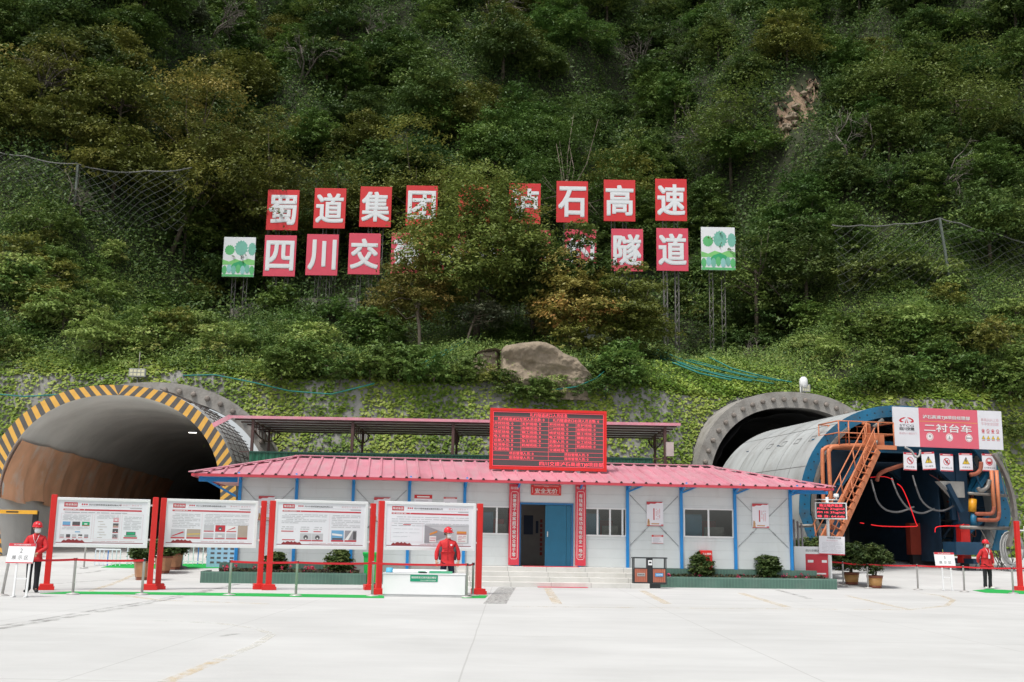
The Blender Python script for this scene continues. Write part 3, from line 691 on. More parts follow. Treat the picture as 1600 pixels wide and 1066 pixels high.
for px in (392, 549, 707, 865, 1040):
    x = sx_(px) - ox; a = MB(); a.box(x - .06, x + .06, .1, .22, ground_z(SY), SZ - .09); part('post', a, M_PUR, shed)
    x2 = x; a = MB(); a.box(x2 - .05, x2 + .05, 3.4, 3.5, ground_z(SY + 3), SZ - .09); part('post', a, M_PUR, shed)
    a = MB(); n = 9                                    # bow string truss carrying the sheets, front to back
    top = []; bot = []
    for q in range(n + 1):
        y = .15 + q * 5.7 / n; top.append((x, y, SZ - .13)); bot.append((x, y, SZ - .13 - .62 * math.sin(math.pi * min(1, .12 + .88 * q / n)) ** .7))
    a.tube(top, .035, 5); a.tube(bot, .035, 5)
    for q in range(n + 1): a.tube([top[q], bot[q]], .022, 4)
    part('truss', a, M_PUR, shed)
a = MB(); a.bar((xl + .4, .16, 5.05), (xr - .3, .16, 5.05), .05, .05); part('rail', a, M_PUR, shed)
a = MB(); a.box(xr - .62, xr - .3, -.12, .09, 5.15, 5.75); part('switch_box', a, pm('box_grey', (0.45, 0.40, 0.38)), shed)
M_GF = lined('green_sheet', (0.012, 0.11, 0.06), 0.28, 0.05, 'X', 0.45, rough=0.45, var=0.2)
FY = 46.2; fx0, fx1 = onY(389, 720, FY).x, onY(1012, 725, FY).x; fz = onY(700, 712.5, FY).z
a = MB(); x = fx0
while x < fx1:
    a.add([(x, 0, .25), (x + .18, -.05, .25), (x + .28, 0, .25), (x, 0, fz), (x + .18, -.05, fz), (x + .28, 0, fz), (x, .03, .25), (x + .28, .03, .25), (x, .03, fz), (x + .28, .03, fz)],
          [(0, 1, 4, 3), (1, 2, 5, 4), (6, 8, 9, 7), (3, 4, 5, 9, 8)]); x += .28
gf = thing('sheet_fence', 'dark green corrugated sheet fence between the office roof and the shed', 'fence', (0, FY, 0))
part('sheeting', a, M_GF, gf); a = MB(); a.box(fx0, x, -.07, .05, fz + .001, fz + .06); part('top_rail', a, pm('fence_rail', (0.01, 0.06, 0.04)), gf)
for k in range(7):
    a = MB(); xx = fx0 + (fx1 - fx0) * k / 6; a.box(xx - .04, xx + .04, .055, .14, ground_z(FY), fz); part('post', a, M_PUR, gf)

# LED information board on the roof
LF_v = 0.9; lp = BF.hit(857, 735, LF_v); LB = Frame(BF.M @ Vector((lp.x, LF_v, slope_z(LF_v))), rad(6.5))
tl, trr, bl_, br_ = LB.hit(765, 639), LB.hit(948, 641), LB.hit(766, 734), LB.hit(948, 736)
lx0, lx1 = (tl.x + bl_.x) / 2, (trr.x + br_.x) / 2; lz0, lz1 = (bl_.z + br_.z) / 2, (tl.z + trr.z) / 2
led = thing('led_board', 'large black LED board in a red frame glowing with red figures on the office roof', 'display board', LB.M)
fr = .10; a = MB(); a.box(lx0, lx1, 0, .16, lz0, lz0 + fr); a.box(lx0, lx1, 0, .16, lz1 - fr, lz1); a.box(lx0, lx0 + fr, 0.001, .159, lz0 + fr, lz1 - fr); a.box(lx1 - fr, lx1, .001, .159, lz0 + fr, lz1 - fr)
part('frame', a, M_RED, led)
a = MB(); a.box(lx0 + fr, lx1 - fr, .05, .14, lz0 + fr, lz1 - fr); part('screen', a, pm('led_black', (0.085, 0.075, 0.075), rough=0.6, var=0.2, scale=40), led)
M_LED = pm('led_red', (0.5, 0.05, 0.06), emit=(1.0, 0.07, 0.11), es=.95)
for px in (806, 903):
    a = MB(); x = LB.hit(px, 740).x; a.box(x - .09, x + .09, .03, .15, -0.25, lz0 - .001); part('leg', a, pm('galvanised', (0.42, 0.43, 0.43), rough=0.5, metal=0.3), led)
X0, X1, Z0, Z1 = lx0 + fr + .02, lx1 - fr - .02, lz0 + fr + .02, lz1 - fr - .02; W, H = X1 - X0, Z1 - Z0; yy = .045
lm_ = MB(); rows = [1.0 - 0.093, 1 - .093 - .083] + [1 - .176 - .0785 * (k + 1) for k in range(7)]
zs = [1.0] + rows; zs += [zs[-1] - .0785, zs[-1] - .157, zs[-1] - .172]
def ZZ(f): return Z0 + H * f
def cell(x0, x1, z0, z1, s, al='C', hh=.66):
    h = H * (z1 - z0) * hh; cz = ZZ((z0 + z1) / 2)
    wd = len(s) * h * 1.02 if True else None
    wcap = (x1 - x0) * W * .96
    wtot = min(wd * .95, wcap); cx = X0 + W * (x0 + x1) / 2 if al == 'C' else (X0 + W * x0 + wtot / 2 + .03 if al == 'L' else X0 + W * x1 - wtot / 2)
    write(lm_, s, cx, cz, h, yy, width=wtot, bold=0)
cell(0, 1, zs[1], zs[0], '礼约隧道进口人员信息', hh=.78)
for k in range(2): cell(k * .5, k * .5 + .5, zs[2], zs[1], ['礼约隧道进口左洞人员总数: 0', '礼约隧道进口右洞人员总数: 0'][k], hh=.72)
names = [('开挖班组: 0', '支护班组: 0'), ('二衬班组: 0', '出碴班组: 0'), ('喷浆班组: 0', '钢工班组: 0'), ('电工班组: 0', '钢筋班组: 0'), ('后勤人员: 0', '杂工班组: 0'), ('检测单位: 0', '机械班组: 0'), ('交通班组: 0', '')]
for r_, (p, q) in enumerate(names):
    for k in range(2):
        cell(k * .5, k * .5 + .25, zs[3 + r_], zs[2 + r_], p, 'L')
        if q: cell(k * .5 + .25, k * .5 + .5, zs[3 + r_], zs[2 + r_], q, 'L')
for r_, s in ((9, '项目管理人员: 0'), (10, '现场管理人员: 0')):
    for k in range(2): cell(k * .5 + .06, k * .5 + .45, zs[r_ + 1] if r_ < 10 else zs[10] - .0785, zs[r_], s)
cell(.33, 1, 0.0, zs[10] - .0885, '四川交建泸石高速TJ8项目部', 'R', hh=.82)
t_ = .007
for f in zs[1:11] + [zs[10] - .0785]: lm_.rect(X0, X1, ZZ(f) - t_ / 2, ZZ(f) + t_ / 2, yy)
for fx_, a_, b_ in ((.5, zs[1], zs[10] - .0785), (.25, zs[2], zs[9]), (.75, zs[2], zs[9])): lm_.rect(X0 + W * fx_ - t_ / 2, X0 + W * fx_ + t_ / 2, ZZ(b_), ZZ(a_), yy)
for xx in (X0 - .012, X1): lm_.rect(xx, xx + .012, Z0, Z1, yy)
for zz in (Z0, Z1 - .012): lm_.rect(X0, X1, zz, zz + .012, yy)
part('lettering', lm_, M_LED, led)

# couplet banners, name board, posters and notices on the office wall
M_BANR = pm('banner_red', (0.60, 0.045, 0.07), rough=0.6, var=0.08); M_BANR2 = pm('banner_scarlet', (0.60, 0.03, 0.03), rough=0.6); M_LET = pm('white_letter', (0.8, 0.78, 0.74), rough=0.6); M_PAPER = pm('white_paper', (0.74, 0.73, 0.76), rough=0.6, var=0.03)
def couplet(pa, pb, ptop, pbot, s, label):
    x0, x1 = bx(pa), bx(pb); z1, z0 = bz((pa + pb) / 2, ptop), bz((pa + pb) / 2, pbot); t_ = thing('couplet_banner', label, 'banner', BF.M, 'couplet banners beside the door')
    a = MB(); a.box(x0, x1, -.115, -.09, z0, z1); part('panel', a, M_BANR, t_)
    a = MB(); y = -.118; i = .055; o = .022
    for xx in (x0 + i, x1 - i - o * .6): a.rect(xx, xx + o * .6, z0 + .25, z1 - .30, y)
    a.rect(x0 + i + .05, x1 - i - .05, z0 + .20, z0 + .20 + o * .6, y); a.rect(x0 + i + .05, x1 - i - .05, z1 - .26, z1 - .26 + o * .6, y)
    for sx in (0, 1):
        xa_, xb_ = (x0 + i, x0 + i + .05) if sx == 0 else (x1 - i, x1 - i - .05)
        a.quad((xa_, y, z0 + .25), (xb_, y, z0 + .2), (xb_, y, z0 + .213), (xa_, y, z0 + .263)); a.quad((xa_, y, z1 - .30), (xb_, y, z1 - .26), (xb_, y, z1 - .247), (xa_, y, z1 - .287))
    write_down(a, s, (x0 + x1) / 2, z1 - .33, z0 + .27, .128, y, bold=.012)
    write(a, '四川交建', (x0 + x1) / 2, z1 - .13, .09, y, width=(x1 - x0) * .72, bold=.012)
    part('lettering', a, M_LET, t_)
couplet(794.5, 811, 757, 883, '爱妻爱子爱家庭不爱安全等于零', 'tall red banner of white characters left of the blue door')
couplet(898, 914.5, 757, 884, '有钱有权有成功没有安全一场空', 'tall red banner of white characters right of the blue door')
x0, x1, z0, z1 = bx(829), bx(876), bz(852, 774), bz(852, 758); t_ = thing('name_board', 'small red board with four white characters over the blue door', 'sign', BF.M)
a = MB(); a.box(x0, x1, -.05, -.003, z0, z1); part('panel', a, M_BANR2, t_); a = MB(); write(a, '安全无价', (x0 + x1) / 2, (z0 + z1) / 2 - .03, .17, -.053, width=.78, bold=.012); write(a, '四川交建', (x0 + x1) / 2, z1 - .05, .04, -.053, bold=.012)
for zz in (z0 + .03, z1 - .04): a.rect(x0 + .09, x1 - .09, zz, zz + .01, -.053)
for xx in (x0 + .04, x1 - .05): a.rect(xx, xx + .01, z0 + .07, z1 - .08, -.053)
part('lettering', a, M_LET, t_)
def poster(pa, pb, pt, pb_, label, seed):
    x0, x1 = bx(pa), bx(pb); z1, z0 = bz(pa, pt), bz(pa, pb_); t_ = thing('poster', label, 'poster', BF.M, 'white and red posters on the office wall'); w_, h_ = x1 - x0, z1 - z0; r = random.Random(seed)
    a = MB(); a.box(x0, x1, -.05, -.03, z0, z1); part('sheet', a, M_PAPER, t_); y = -.053
    a = MB(); top = [(x0, z1), (x0, z1 - h_ * .12)]
    for k in range(1, 9): top.append((x0 + w_ * k / 8, z1 - h_ * (.12 - .10 * k / 8 + .02 * math.sin(k * 2.1))))
    a.poly([(p, q) for p, q in reversed(top + [(x1, z1)])][::-1], y)
    a.rect(x0 + w_ * .40, x0 + w_ * .47, z0 + h_ * .25, z0 + h_ * .73, y); a.rect(x0, x1, z0, z0 + h_ * .03, y)
    a.cur = 1
    for c in range(3):
        for q in range(9): 
            if r.random() < .75: a.rect(x0 + w_ * (.55 + c * .10), x0 + w_ * (.60 + c * .10), z0 + h_ * (.28 + q * .05), z0 + h_ * (.31 + q * .05), y)
    a.rect(x0 + w_ * .85, x1, z0 + h_ * .03, z0 + h_ * .08, y)
    a.cur = 2; a.disc(x0 + w_ * .12, z0 + h_ * .18, w_ * .07, y, 10); a.poly([(x0 + w_ * .03, z0 + h_ * .03), (x0 + w_ * .2, z0 + h_ * .03), (x0 + w_ * .15, z0 + h_ * .28), (x0 + w_ * .06, z0 + h_ * .3)], y); a.rect(x0 + w_ * .28, x0 + w_ * .75, z0 + h_ * .07, z0 + h_ * .12, y)
    part('print', a, [pm('poster_red', (0.50, 0.06, 0.07)), pm('poster_pink', (0.65, 0.28, 0.30)), pm('poster_tan', (0.55, 0.32, 0.16))], t_)
poster(1010, 1036, 784, 822, 'white poster with red print above the small notice, between the door and the middle window', 1)
poster(1175, 1201, 787, 825, 'white poster with red print on the last wall bay at the right', 2)
poster(402, 428, 775, 813, 'white poster with red print behind the second gap of the notice boards', 3)
poster(583, 609, 777, 815, 'white poster with red print behind the third gap of the notice boards', 4)
def notice(pa, pb, pt, pb_, label, seed, head=.22):
    x0, x1 = bx(pa), bx(pb); z1, z0 = bz(pa, pt), bz(pa, pb_); t_ = thing('paper_notice', label, 'notice', BF.M, 'small paper notices on the office wall'); w_, h_ = x1 - x0, z1 - z0; r = random.Random(seed)
    a = MB(); a.box(x0, x1, -.02, -.003, z0, z1); part('sheet', a, M_PAPER, t_); y = -.023
    a = MB(); a.rect(x0, x1, z1 - h_ * head, z1, y); a.rect(x0, x1, z0, z0 + h_ * .04, y); a.cur = 1
    for k in range(7):
        a.rect(x0 + w_ * .1, x0 + w_ * r.uniform(.5, .92), z0 + h_ * (.1 + k * .09), z0 + h_ * (.125 + k * .09), y)
    a.cur = 2; a.rect(x0 + w_ * .15, x1 - w_ * .15, z1 - h_ * head * .7, z1 - h_ * head * .35, y - .002)
    part('print', a, [M_BANR2, pm('print_grey', (0.35, 0.33, 0.36)), M_LET], t_)
notice(1018, 1036, 836, 849, 'small paper notice with red heading under the poster left of the middle window', 1)
notice(646, 674, 773, 800, 'paper notice with wide red heading above the board behind the masked worker', 2)
notice(692, 713, 777, 800, 'paper notice with thin red heading by the fourth board post', 3, .1)
# extinguisher cabinet on the planter ledge
p = BF.hit(1103, 880, -.2); a = MB(); fb = thing('extinguisher_box', 'red extinguisher box on the ledge behind a round bush', 'box', BF.M @ Matrix.Translation((p.x, -.18, FLOOR - .01)))
a.bbox(-.2, .2, -.14, .14, 0, .64, .015); part('cabinet', a, M_RED, fb); a = MB(); write(a, '灭火器箱', 0, .52, .075, -.143, width=.32, bold=.02); part('lettering', a, M_LET, fb); a = MB(); a.box(-.15, .15, -.15, -.141, .05, .3); part('door', a, pm('red_dark', (0.45, 0.02, 0.02)), fb)
# ================================================================== VEGETATION
def leaf_mesh(name, C, Nn, S, tint, mat, rng, aspect=0.5, fold=0.25):
    """one folded diamond leaf per point: C centres, Nn facing, S length, tint 0..1"""
    n = len(C); Nn = Nn / (np.linalg.norm(Nn, axis=1, keepdims=True) + 1e-9)
    r = rng.normal(size=(n, 3)); T = np.cross(Nn, r); T /= (np.linalg.norm(T, axis=1, keepdims=True) + 1e-9); B = np.cross(Nn, T)
    S = S[:, None]
    base = C - T * S * 0.5; tip = C + T * S * 0.5 - Nn * S * fold * 0.6
    l = C + B * S * aspect * 0.5 - Nn * S * fold * 0.3; rr_ = C - B * S * aspect * 0.5 - Nn * S * fold * 0.3
    V = np.stack([base, rr_, tip, l], 1).reshape(-1, 3)
    me = bpy.data.meshes.new(name); me.vertices.add(4 * n); me.vertices.foreach_set('co', V.astype(np.float32).ravel())
    me.loops.add(4 * n); me.loops.foreach_set('vertex_index', np.arange(4 * n, dtype=np.int32))
    me.polygons.add(n); me.polygons.foreach_set('loop_start', np.arange(0, 4 * n, 4, dtype=np.int32))
    a = me.attributes.new('tint', 'FLOAT', 'FACE'); a.data.foreach_set('value', np.clip(tint, 0, 1).astype(np.float32))
    me.materials.append(mat); me.update(calc_edges=True); return me
def crown_points(rng, clumps, nleaf, up=0.7, sprays=15, loose=1.0):
    """leaves gathered in drooping sprays round overlapping clumps; clumps: (x,y,z,r)"""
    c = np.array(clumps); ns = len(c) * sprays; wts = c[:, 3] ** 2; ci = rng.choice(len(c), ns, p=wts / wts.sum())
    d = rng.normal(size=(ns, 3)); d[:, 2] = np.where(rng.random(ns) < up, np.abs(d[:, 2]), d[:, 2]); d /= np.linalg.norm(d, axis=1, keepdims=True)
    r = c[ci, 3]; S = c[ci, :3] + d * (r * (0.55 + 0.62 * loose * rng.random(ns) ** 1.3))[:, None] * np.array([1.0, 1.0, 0.68])
    w_ = rng.random(ns) ** .5 + .25; si = rng.choice(ns, nleaf, p=w_ / w_.sum()); rs = r[si]
    g_ = rng.normal(size=(nleaf, 3)); along_ = rng.random(nleaf) * rs * .42
    P = S[si] + g_ * (rs * .17)[:, None] * np.array([1, 1, .42]) + d[si] * along_[:, None] * np.array([1, 1, .5]); P[:, 2] -= along_ ** 2 / (rs + 1e-6) * .9
    Nn = d[si] * 0.45 + np.array([0, 0, 0.9]) + rng.normal(size=(nleaf, 3)) * .42
    return P, Nn, ci[si]
def limbs(mb, rng, base, clumps, h0, r0, lean=(0, 0), nl=7):
    top = Vector((lean[0], lean[1], h0)); mid = Vector((lean[0] * .4 + rng.normal() * .12, lean[1] * .4, h0 * .5))
    mb.tube([Vector(base), mid, top], [r0 * 1.25, r0, r0 * .75], 7)
    order = rng.permutation(len(clumps))[:nl]
    for i in order:
        c = Vector(clumps[i][:3]); st = top.lerp(mid, rng.random() * .7); m_ = st.lerp(c, .5) + Vector(rng.normal(size=3)) * .25
        mb.tube([st, m_, c], [r0 * .5, r0 * .33, r0 * .1], 5)
def tree_data(name, seed, h, w, th, nclump, nleaf, leaf, mat, dome=0.6, cr=(.28, .46), tint=(0.5, 0.22), r0=.13, lean=(0, 0), nl=7, aspect=.5, up=.62, clumps=None, low=.12):
    rng = np.random.default_rng(seed); cl = []
    for k in range(nclump):
        a = rng.random() * 6.283; q = math.sqrt(rng.random()) ; rad_ = w * q * .8
        zt = th + (h - th) * (1 - q ** 2 * dome) * (low + (.97 - low) * rng.random())
        cl.append((lean[0] + rad_ * math.cos(a), lean[1] + rad_ * math.sin(a), zt, w * rng.uniform(*cr)))
    if clumps: cl = clumps
    P, Nn, idx = crown_points(rng, cl, nleaf, up); ct = rng.normal(size=len(cl)) * tint[1]
    tn = tint[0] + ct[idx] + rng.normal(size=nleaf) * .07
    me = leaf_mesh('foliage', P, Nn, leaf * rng.uniform(.6, 1.35, nleaf), tn, mat, rng, aspect)
    mb = MB(); limbs(mb, rng, (0, 0, -.6), cl, th + (h - th) * .35, r0, lean, nl)
    return me, mb.mesh('trunk', M_BARK)
M_BARK = pm('bark', (0.105, 0.085, 0.062), rough=0.95, var=0.4, scale=5)
M_BARKP = pm('pale_bark', (0.26, 0.21, 0.165), rough=0.9, var=0.35, scale=5)
LM_DARK = leafmat('leaf_dark', [(0, (0.036, 0.070, 0.02)), (.5, (0.07, 0.122, 0.03)), (1, (0.14, 0.185, 0.042))])
LM_MID = leafmat('leaf_mid', [(0, (0.046, 0.088, 0.018)), (.5, (0.084, 0.152, 0.032)), (1, (0.165, 0.228, 0.05))])
LM_OLIVE = leafmat('leaf_olive', [(0, (0.062, 0.078, 0.018)), (.5, (0.118, 0.145, 0.03)), (1, (0.225, 0.225, 0.05))], hue=.01)
LM_AUT = leafmat('leaf_autumn', [(0, (0.11, 0.125, 0.03)), (.5, (0.25, 0.225, 0.055)), (.85, (0.36, 0.275, 0.08)), (1, (0.36, 0.19, 0.06))], hue=.01, val=.2)
LM_RED = leafmat('leaf_redtip', [(0, (0.065, 0.112, 0.026)), (.6, (0.17, 0.225, 0.048)), (.9, (0.26, 0.265, 0.062)), (.965, (0.32, 0.12, 0.03)), (1, (0.45, 0.05, 0.025))], hue=.005, val=.1)
LM_GREY = leafmat('leaf_grey', [(0, (0.06, 0.085, 0.045)), (.5, (0.12, 0.14, 0.08)), (1, (0.22, 0.21, 0.14))], hue=.005)
LM_GRASS = leafmat('leaf_grass', [(0, (0.085, 0.14, 0.03)), (.4, (0.165, 0.255, 0.06)), (.75, (0.275, 0.36, 0.095)), (1, (0.40, 0.38, 0.13))], hue=.006, val=.08)
LM_IVY = leafmat('leaf_ivy', [(0, (0.085, 0.16, 0.022)), (.5, (0.19, 0.29, 0.04)), (1, (0.38, 0.45, 0.10))], hue=.01)
LM_BOX = leafmat('leaf_box', [(0, (0.03, 0.06, 0.017)), (.5, (0.07, 0.115, 0.03)), (1, (0.15, 0.19, 0.06))], hue=.01)

def plant_tree(name, data, p, yaw, s, label, cat='tree', group=None, copy_of=None):
    r = thing(name, label, cat, None, group)
    r.location = p; r.rotation_euler = (0, 0, yaw); r.scale = (s, s, s)
    part('crown', data[0], None, r); part('trunk', data[1], None, r); return r

GP = [on_hill(x, y) for x, y in ((1272, 132), (1252, 160), (1237, 188), (1222, 222))]
GD = sorted(p.y - float(ybase(p.x)) for p in GP); GXs = [p.x for p in sorted(GP, key=lambda p: p.y - float(ybase(p.x)))]
def gul_x(d): return np.interp(d, GD, GXs)
# --- wood on the upper slope: eight kinds of tree, copied
KINDS = [
 ('bushy_tree', tree_data('a', 1, 5.6, 3.0, .7, 38, 13000, .25, LM_DARK), 'dark green bushy tree in the dense wood on the upper slope'),
 ('bushy_tree', tree_data('b', 2, 6.4, 3.1, .8, 42, 13000, .25, LM_MID), 'mid green bushy tree in the dense wood on the upper slope'),
 ('broad_tree', tree_data('c', 3, 5.4, 3.6, .7, 46, 14000, .27, LM_DARK, dome=.8, cr=(.22, .4)), 'wide dark green tree in the dense wood on the upper slope'),
 ('slender_tree', tree_data('d', 4, 7.6, 2.4, 1.2, 36, 10500, .24, LM_MID, dome=.5), 'tall narrow green tree in the dense wood on the upper slope'),
 ('vine_mound', tree_data('e', 5, 3.8, 3.7, .0, 50, 14000, .22, LM_MID, dome=.95, cr=(.18, .36)), 'low mound of vines in the dense wood on the upper slope'),
 ('olive_tree', tree_data('f', 6, 6.0, 3.3, 1.0, 40, 12500, .25, LM_OLIVE), 'olive green tree in the dense wood on the upper slope'),
 ('vine_mound', tree_data('g', 7, 4.4, 3.2, .0, 46, 13500, .21, LM_DARK, dome=.9, cr=(.18, .34)), 'dark mound of vines in the dense wood on the upper slope'),
 ('grey_tree', tree_data('h', 8, 5.2, 2.6, .9, 34, 8500, .23, LM_GREY, tint=(.3, .2)), 'greyish thin leaved tree in the dense wood on the upper slope'),
]
protos = [None] * len(KINDS); rng = np.random.default_rng(5); nw = 0
KW_L = np.array([.20, .14, .16, .06, .10, .22, .06, .06]); KW_C = np.array([.22, .18, .16, .06, .17, .05, .14, .02]); KW_R = np.array([.16, .24, .12, .05, .26, .02, .14, .01])
d = 19.0
while d < 68:
    Y0 = 54 + d; half = .50 * Y0 + 3; sp = 4.3 + (d - 19) * .035; x = -half + rng.random() * sp
    while x < half:
        xx = x + rng.normal() * .9; dd_ = d + rng.normal() * 1.0; x += sp
        if d < 24 and -19 < xx < 15: continue
        if d < 22 and (xx < -19): continue
        f = np.clip((xx / half + 1) / 2, 0, 1); wts = KW_L * max(0, 1 - 2.6 * f) + KW_C * max(.15, 1 - abs(2 * f - 1) * 1.2) + KW_R * max(0, 2.2 * f - 1); k = int(rng.choice(8, p=wts / wts.sum()))
        P_ = hill(xx, dd_); s = rng.uniform(.72, 1.18) * (1.0 if d > 26 else .9); yw = rng.random() * 6.28
        # bare gully with soil and stones in the upper right
        if abs(xx - gul_x(dd_)) < 3.0 and GD[0] - 6 < dd_ < GD[-1] + 1: continue
        if protos[k] is None:
            protos[k] = plant_tree(KINDS[k][0], KINDS[k][1], P_, yw, s, KINDS[k][2], group='trees of the dense wood')
        else:
            c = copy_tree(protos[k]); c.location = P_; c.rotation_euler = (0, 0, yw); c.scale = (s, s, s * rng.uniform(.85, 1.1))
        nw += 1
    d += 3.7 + (d - 19) * .02
print('WOOD', nw)

# --- undergrowth covering the slopes (nobody could count it)
def tufts(name, X, Dn, per, spread, height, leaf, mat, seed, tint0, tspread, lying=0.0, zoff=0.0, aspect=.4):
    rng = np.random.default_rng(seed); n = len(X); base = hill(X, Dn); pt = rng.normal(size=n) * tspread + tint0
    i = np.repeat(np.arange(n), per); m_ = len(i); hh = height[i] * rng.random(m_) ** .8; off = rng.normal(size=(m_, 2)) * (spread * (0.35 + .65 * hh / (height[i] + 1e-6)))[:, None] * (height[i] / height.mean())[:, None]
    xx = base[i, 0] + off[:, 0]; dd = Dn[i] + off[:, 1] * .8; z = terr(xx, dd)
    C = np.stack([xx, ybase(xx) + dd, z + hh + zoff], 1)
    Nn = np.stack([off[:, 0] * .8, off[:, 1] * .8 - .35, np.full(m_, .9)], 1) + rng.normal(size=(m_, 3)) * .45
    me = leaf_mesh(name, C, Nn, leaf * rng.uniform(.55, 1.4, m_), pt[i] + rng.normal(size=m_) * .08, mat, rng, aspect)
    return solo(name, me, mat, None, None, kind='stuff')
def scatter(n, d0, d1, seed, xw=(-52, 52), keep=None):
    rng = np.random.default_rng(seed); X = rng.uniform(xw[0], xw[1], n); Dn = rng.uniform(d0, d1, n)
    Y = ybase(X) + Dn; ok = np.abs(X) < .5 * Y + 3
    if keep is not None: ok &= keep(X, Dn, rng)
    return X[ok], Dn[ok]
cut = lambda X, Dn, r: ~((np.abs(X - gul_x(Dn)) < 1.5) & (Dn > GD[0] - 3.0) & (Dn < GD[-1] + .5))
def pat(X, Dn, s=1.0): return .5 + .28 * np.sin(X * .35 * s + 1.7 * np.sin(Dn * .22)) + .22 * np.sin(Dn * .5 * s + X * .21)
X, Dn = scatter(14000, 18, 70, 21, (-62, 62), cut)
tufts('undergrowth', X, Dn, 36, .85, np.random.default_rng(1).uniform(.7, 3.0, len(X)), .26, LM_DARK, 22, .45, .22, aspect=.5)
X, Dn = scatter(8500, 3.2, 20, 23, (-36, 36), lambda X, Dn, r: ~((np.abs(X + 1) < 17) & (Dn > 14.5)))
e_ = .4; X, Dn = scatter(26000, 22, 72, 61, (-62, 62), lambda X, Dn, r: cut(X, Dn, r) & (r.random(len(X)) < np.clip((np.hypot(terr(X + e_, Dn) - terr(X - e_, Dn), terr(X, Dn + e_) - terr(X, Dn - e_)) / (2 * e_) - 1.1) * .9, 0, .8)))
tufts('undergrowth', X, Dn, 22, .55, np.random.default_rng(6).uniform(.4, 1.5, len(X)), .24, LM_MID, 62, .35, .22, aspect=.5)
X, Dn = scatter(8500, 3.2, 20, 23, (-36, 36), lambda X, Dn, r: ~((np.abs(X + 1) < 17) & (Dn > 14.5)))
low = np.random.default_rng(2)
hgt = low.uniform(.25, 1.0, len(X)) * (.6 + pat(X, Dn))
tufts('weeds', X, Dn, 30, .42, hgt, .16, LM_GRASS, 24, .40, .2, aspect=.34)
X, Dn = scatter(3600, 3.0, 21, 25, (-36, 36), lambda X, Dn, r: (pat(X, Dn, 1.7) < .42) | ((np.abs(X + 1) < 17) & (Dn > 14)))
tufts('bramble', X, Dn, 42, .5, np.random.default_rng(3).uniform(.4, 1.3, len(X)), .15, LM_DARK, 26, .6, .25, aspect=.5)
X, Dn = scatter(900, 6.5, 19, 27, (20, 34)); tufts('weeds', X, Dn, 46, .5, np.random.default_rng(4).uniform(.3, 1.0, len(X)), .15, LM_MID, 28, .65, .2, aspect=.4)
X, Dn = scatter(1100, 9, 21, 29, (-36, -13)); tufts('bramble', X, Dn, 46, .55, np.random.default_rng(4).uniform(.4, 1.3, len(X)), .16, LM_MID, 30, .45, .2, aspect=.45)

# ivy hugging the sprayed concrete face
def ivy(n, seed):
    rng = np.random.default_rng(seed); X = rng.uniform(-32, 34, n); Dn = rng.uniform(0.25, 5.2, n)
    cov = .66 + .30 * np.sin(X * .8 + 1.2 * np.sin(Dn * 1.9)) + .25 * np.sin(X * 2.3 + Dn * 1.3) * np.sin(Dn * 2.1 + X * .4) + .16 * np.sin(X * 5.1 - Dn * 4.3)
    ok = rng.random(n) < np.clip(cov, .06, .97)
    # hanging strands
    X, Dn = X[ok], Dn[ok]; P = hill(X, Dn); msk = ~(in_arch(P, LRF, 6.25, 2.4, 5.95, -.05, 2.2) | in_arch(P, RT, 5.75, 2.6, 5.9, -.05)); P = P[msk]; X = X[msk]; Dn = Dn[msk]
    e = .05; nx_ = terr(X + e, Dn) - terr(X - e, Dn); nd = terr(X, Dn + e) - terr(X, Dn - e); Nn = np.stack([-nx_, -nd, np.full(len(X), 2 * e)], 1); Nn /= np.linalg.norm(Nn, axis=1, keepdims=True)
    m_ = len(X); P = P + Nn * rng.uniform(.03, .16, m_)[:, None]
    Nn = Nn + np.array([0, -.1, .55]) + rng.normal(size=(m_, 3)) * .32
    tn = .5 + .25 * np.sin(X * 1.1 + Dn) + rng.normal(size=m_) * .2
    return solo('ivy', leaf_mesh('ivy', P, Nn, .19 * rng.uniform(.55, 1.35, m_), tn, LM_IVY, rng, .85, .12), LM_IVY, None, None, kind='stuff')
ivy(150000, 31)
rng = np.random.default_rng(91); n_ = 20000; X = rng.normal(11.5, 3.6, n_); Dn = rng.uniform(3, 10.5, n_); ok = rng.random(n_) < np.clip(.75 + .4 * np.sin(X * 1.3 + Dn), 0, 1) * np.clip((11 - Dn) / 5, 0, 1); X, Dn = X[ok], Dn[ok]; P = hill(X, Dn); P[:, 2] += rng.uniform(.1, .55, len(X)); P[:, 1] -= .1
solo('ivy', leaf_mesh('ivy', P, rng.normal(size=(len(X), 3)) * .4 + np.array([0, -.3, .8]), .17 * rng.uniform(.5, 1.3, len(X)), .45 + .3 * np.sin(X * 2.1 + Dn * 1.7) + rng.normal(size=len(X)) * .2, LM_IVY, rng, .7, .15), LM_IVY, None, None, kind='stuff')

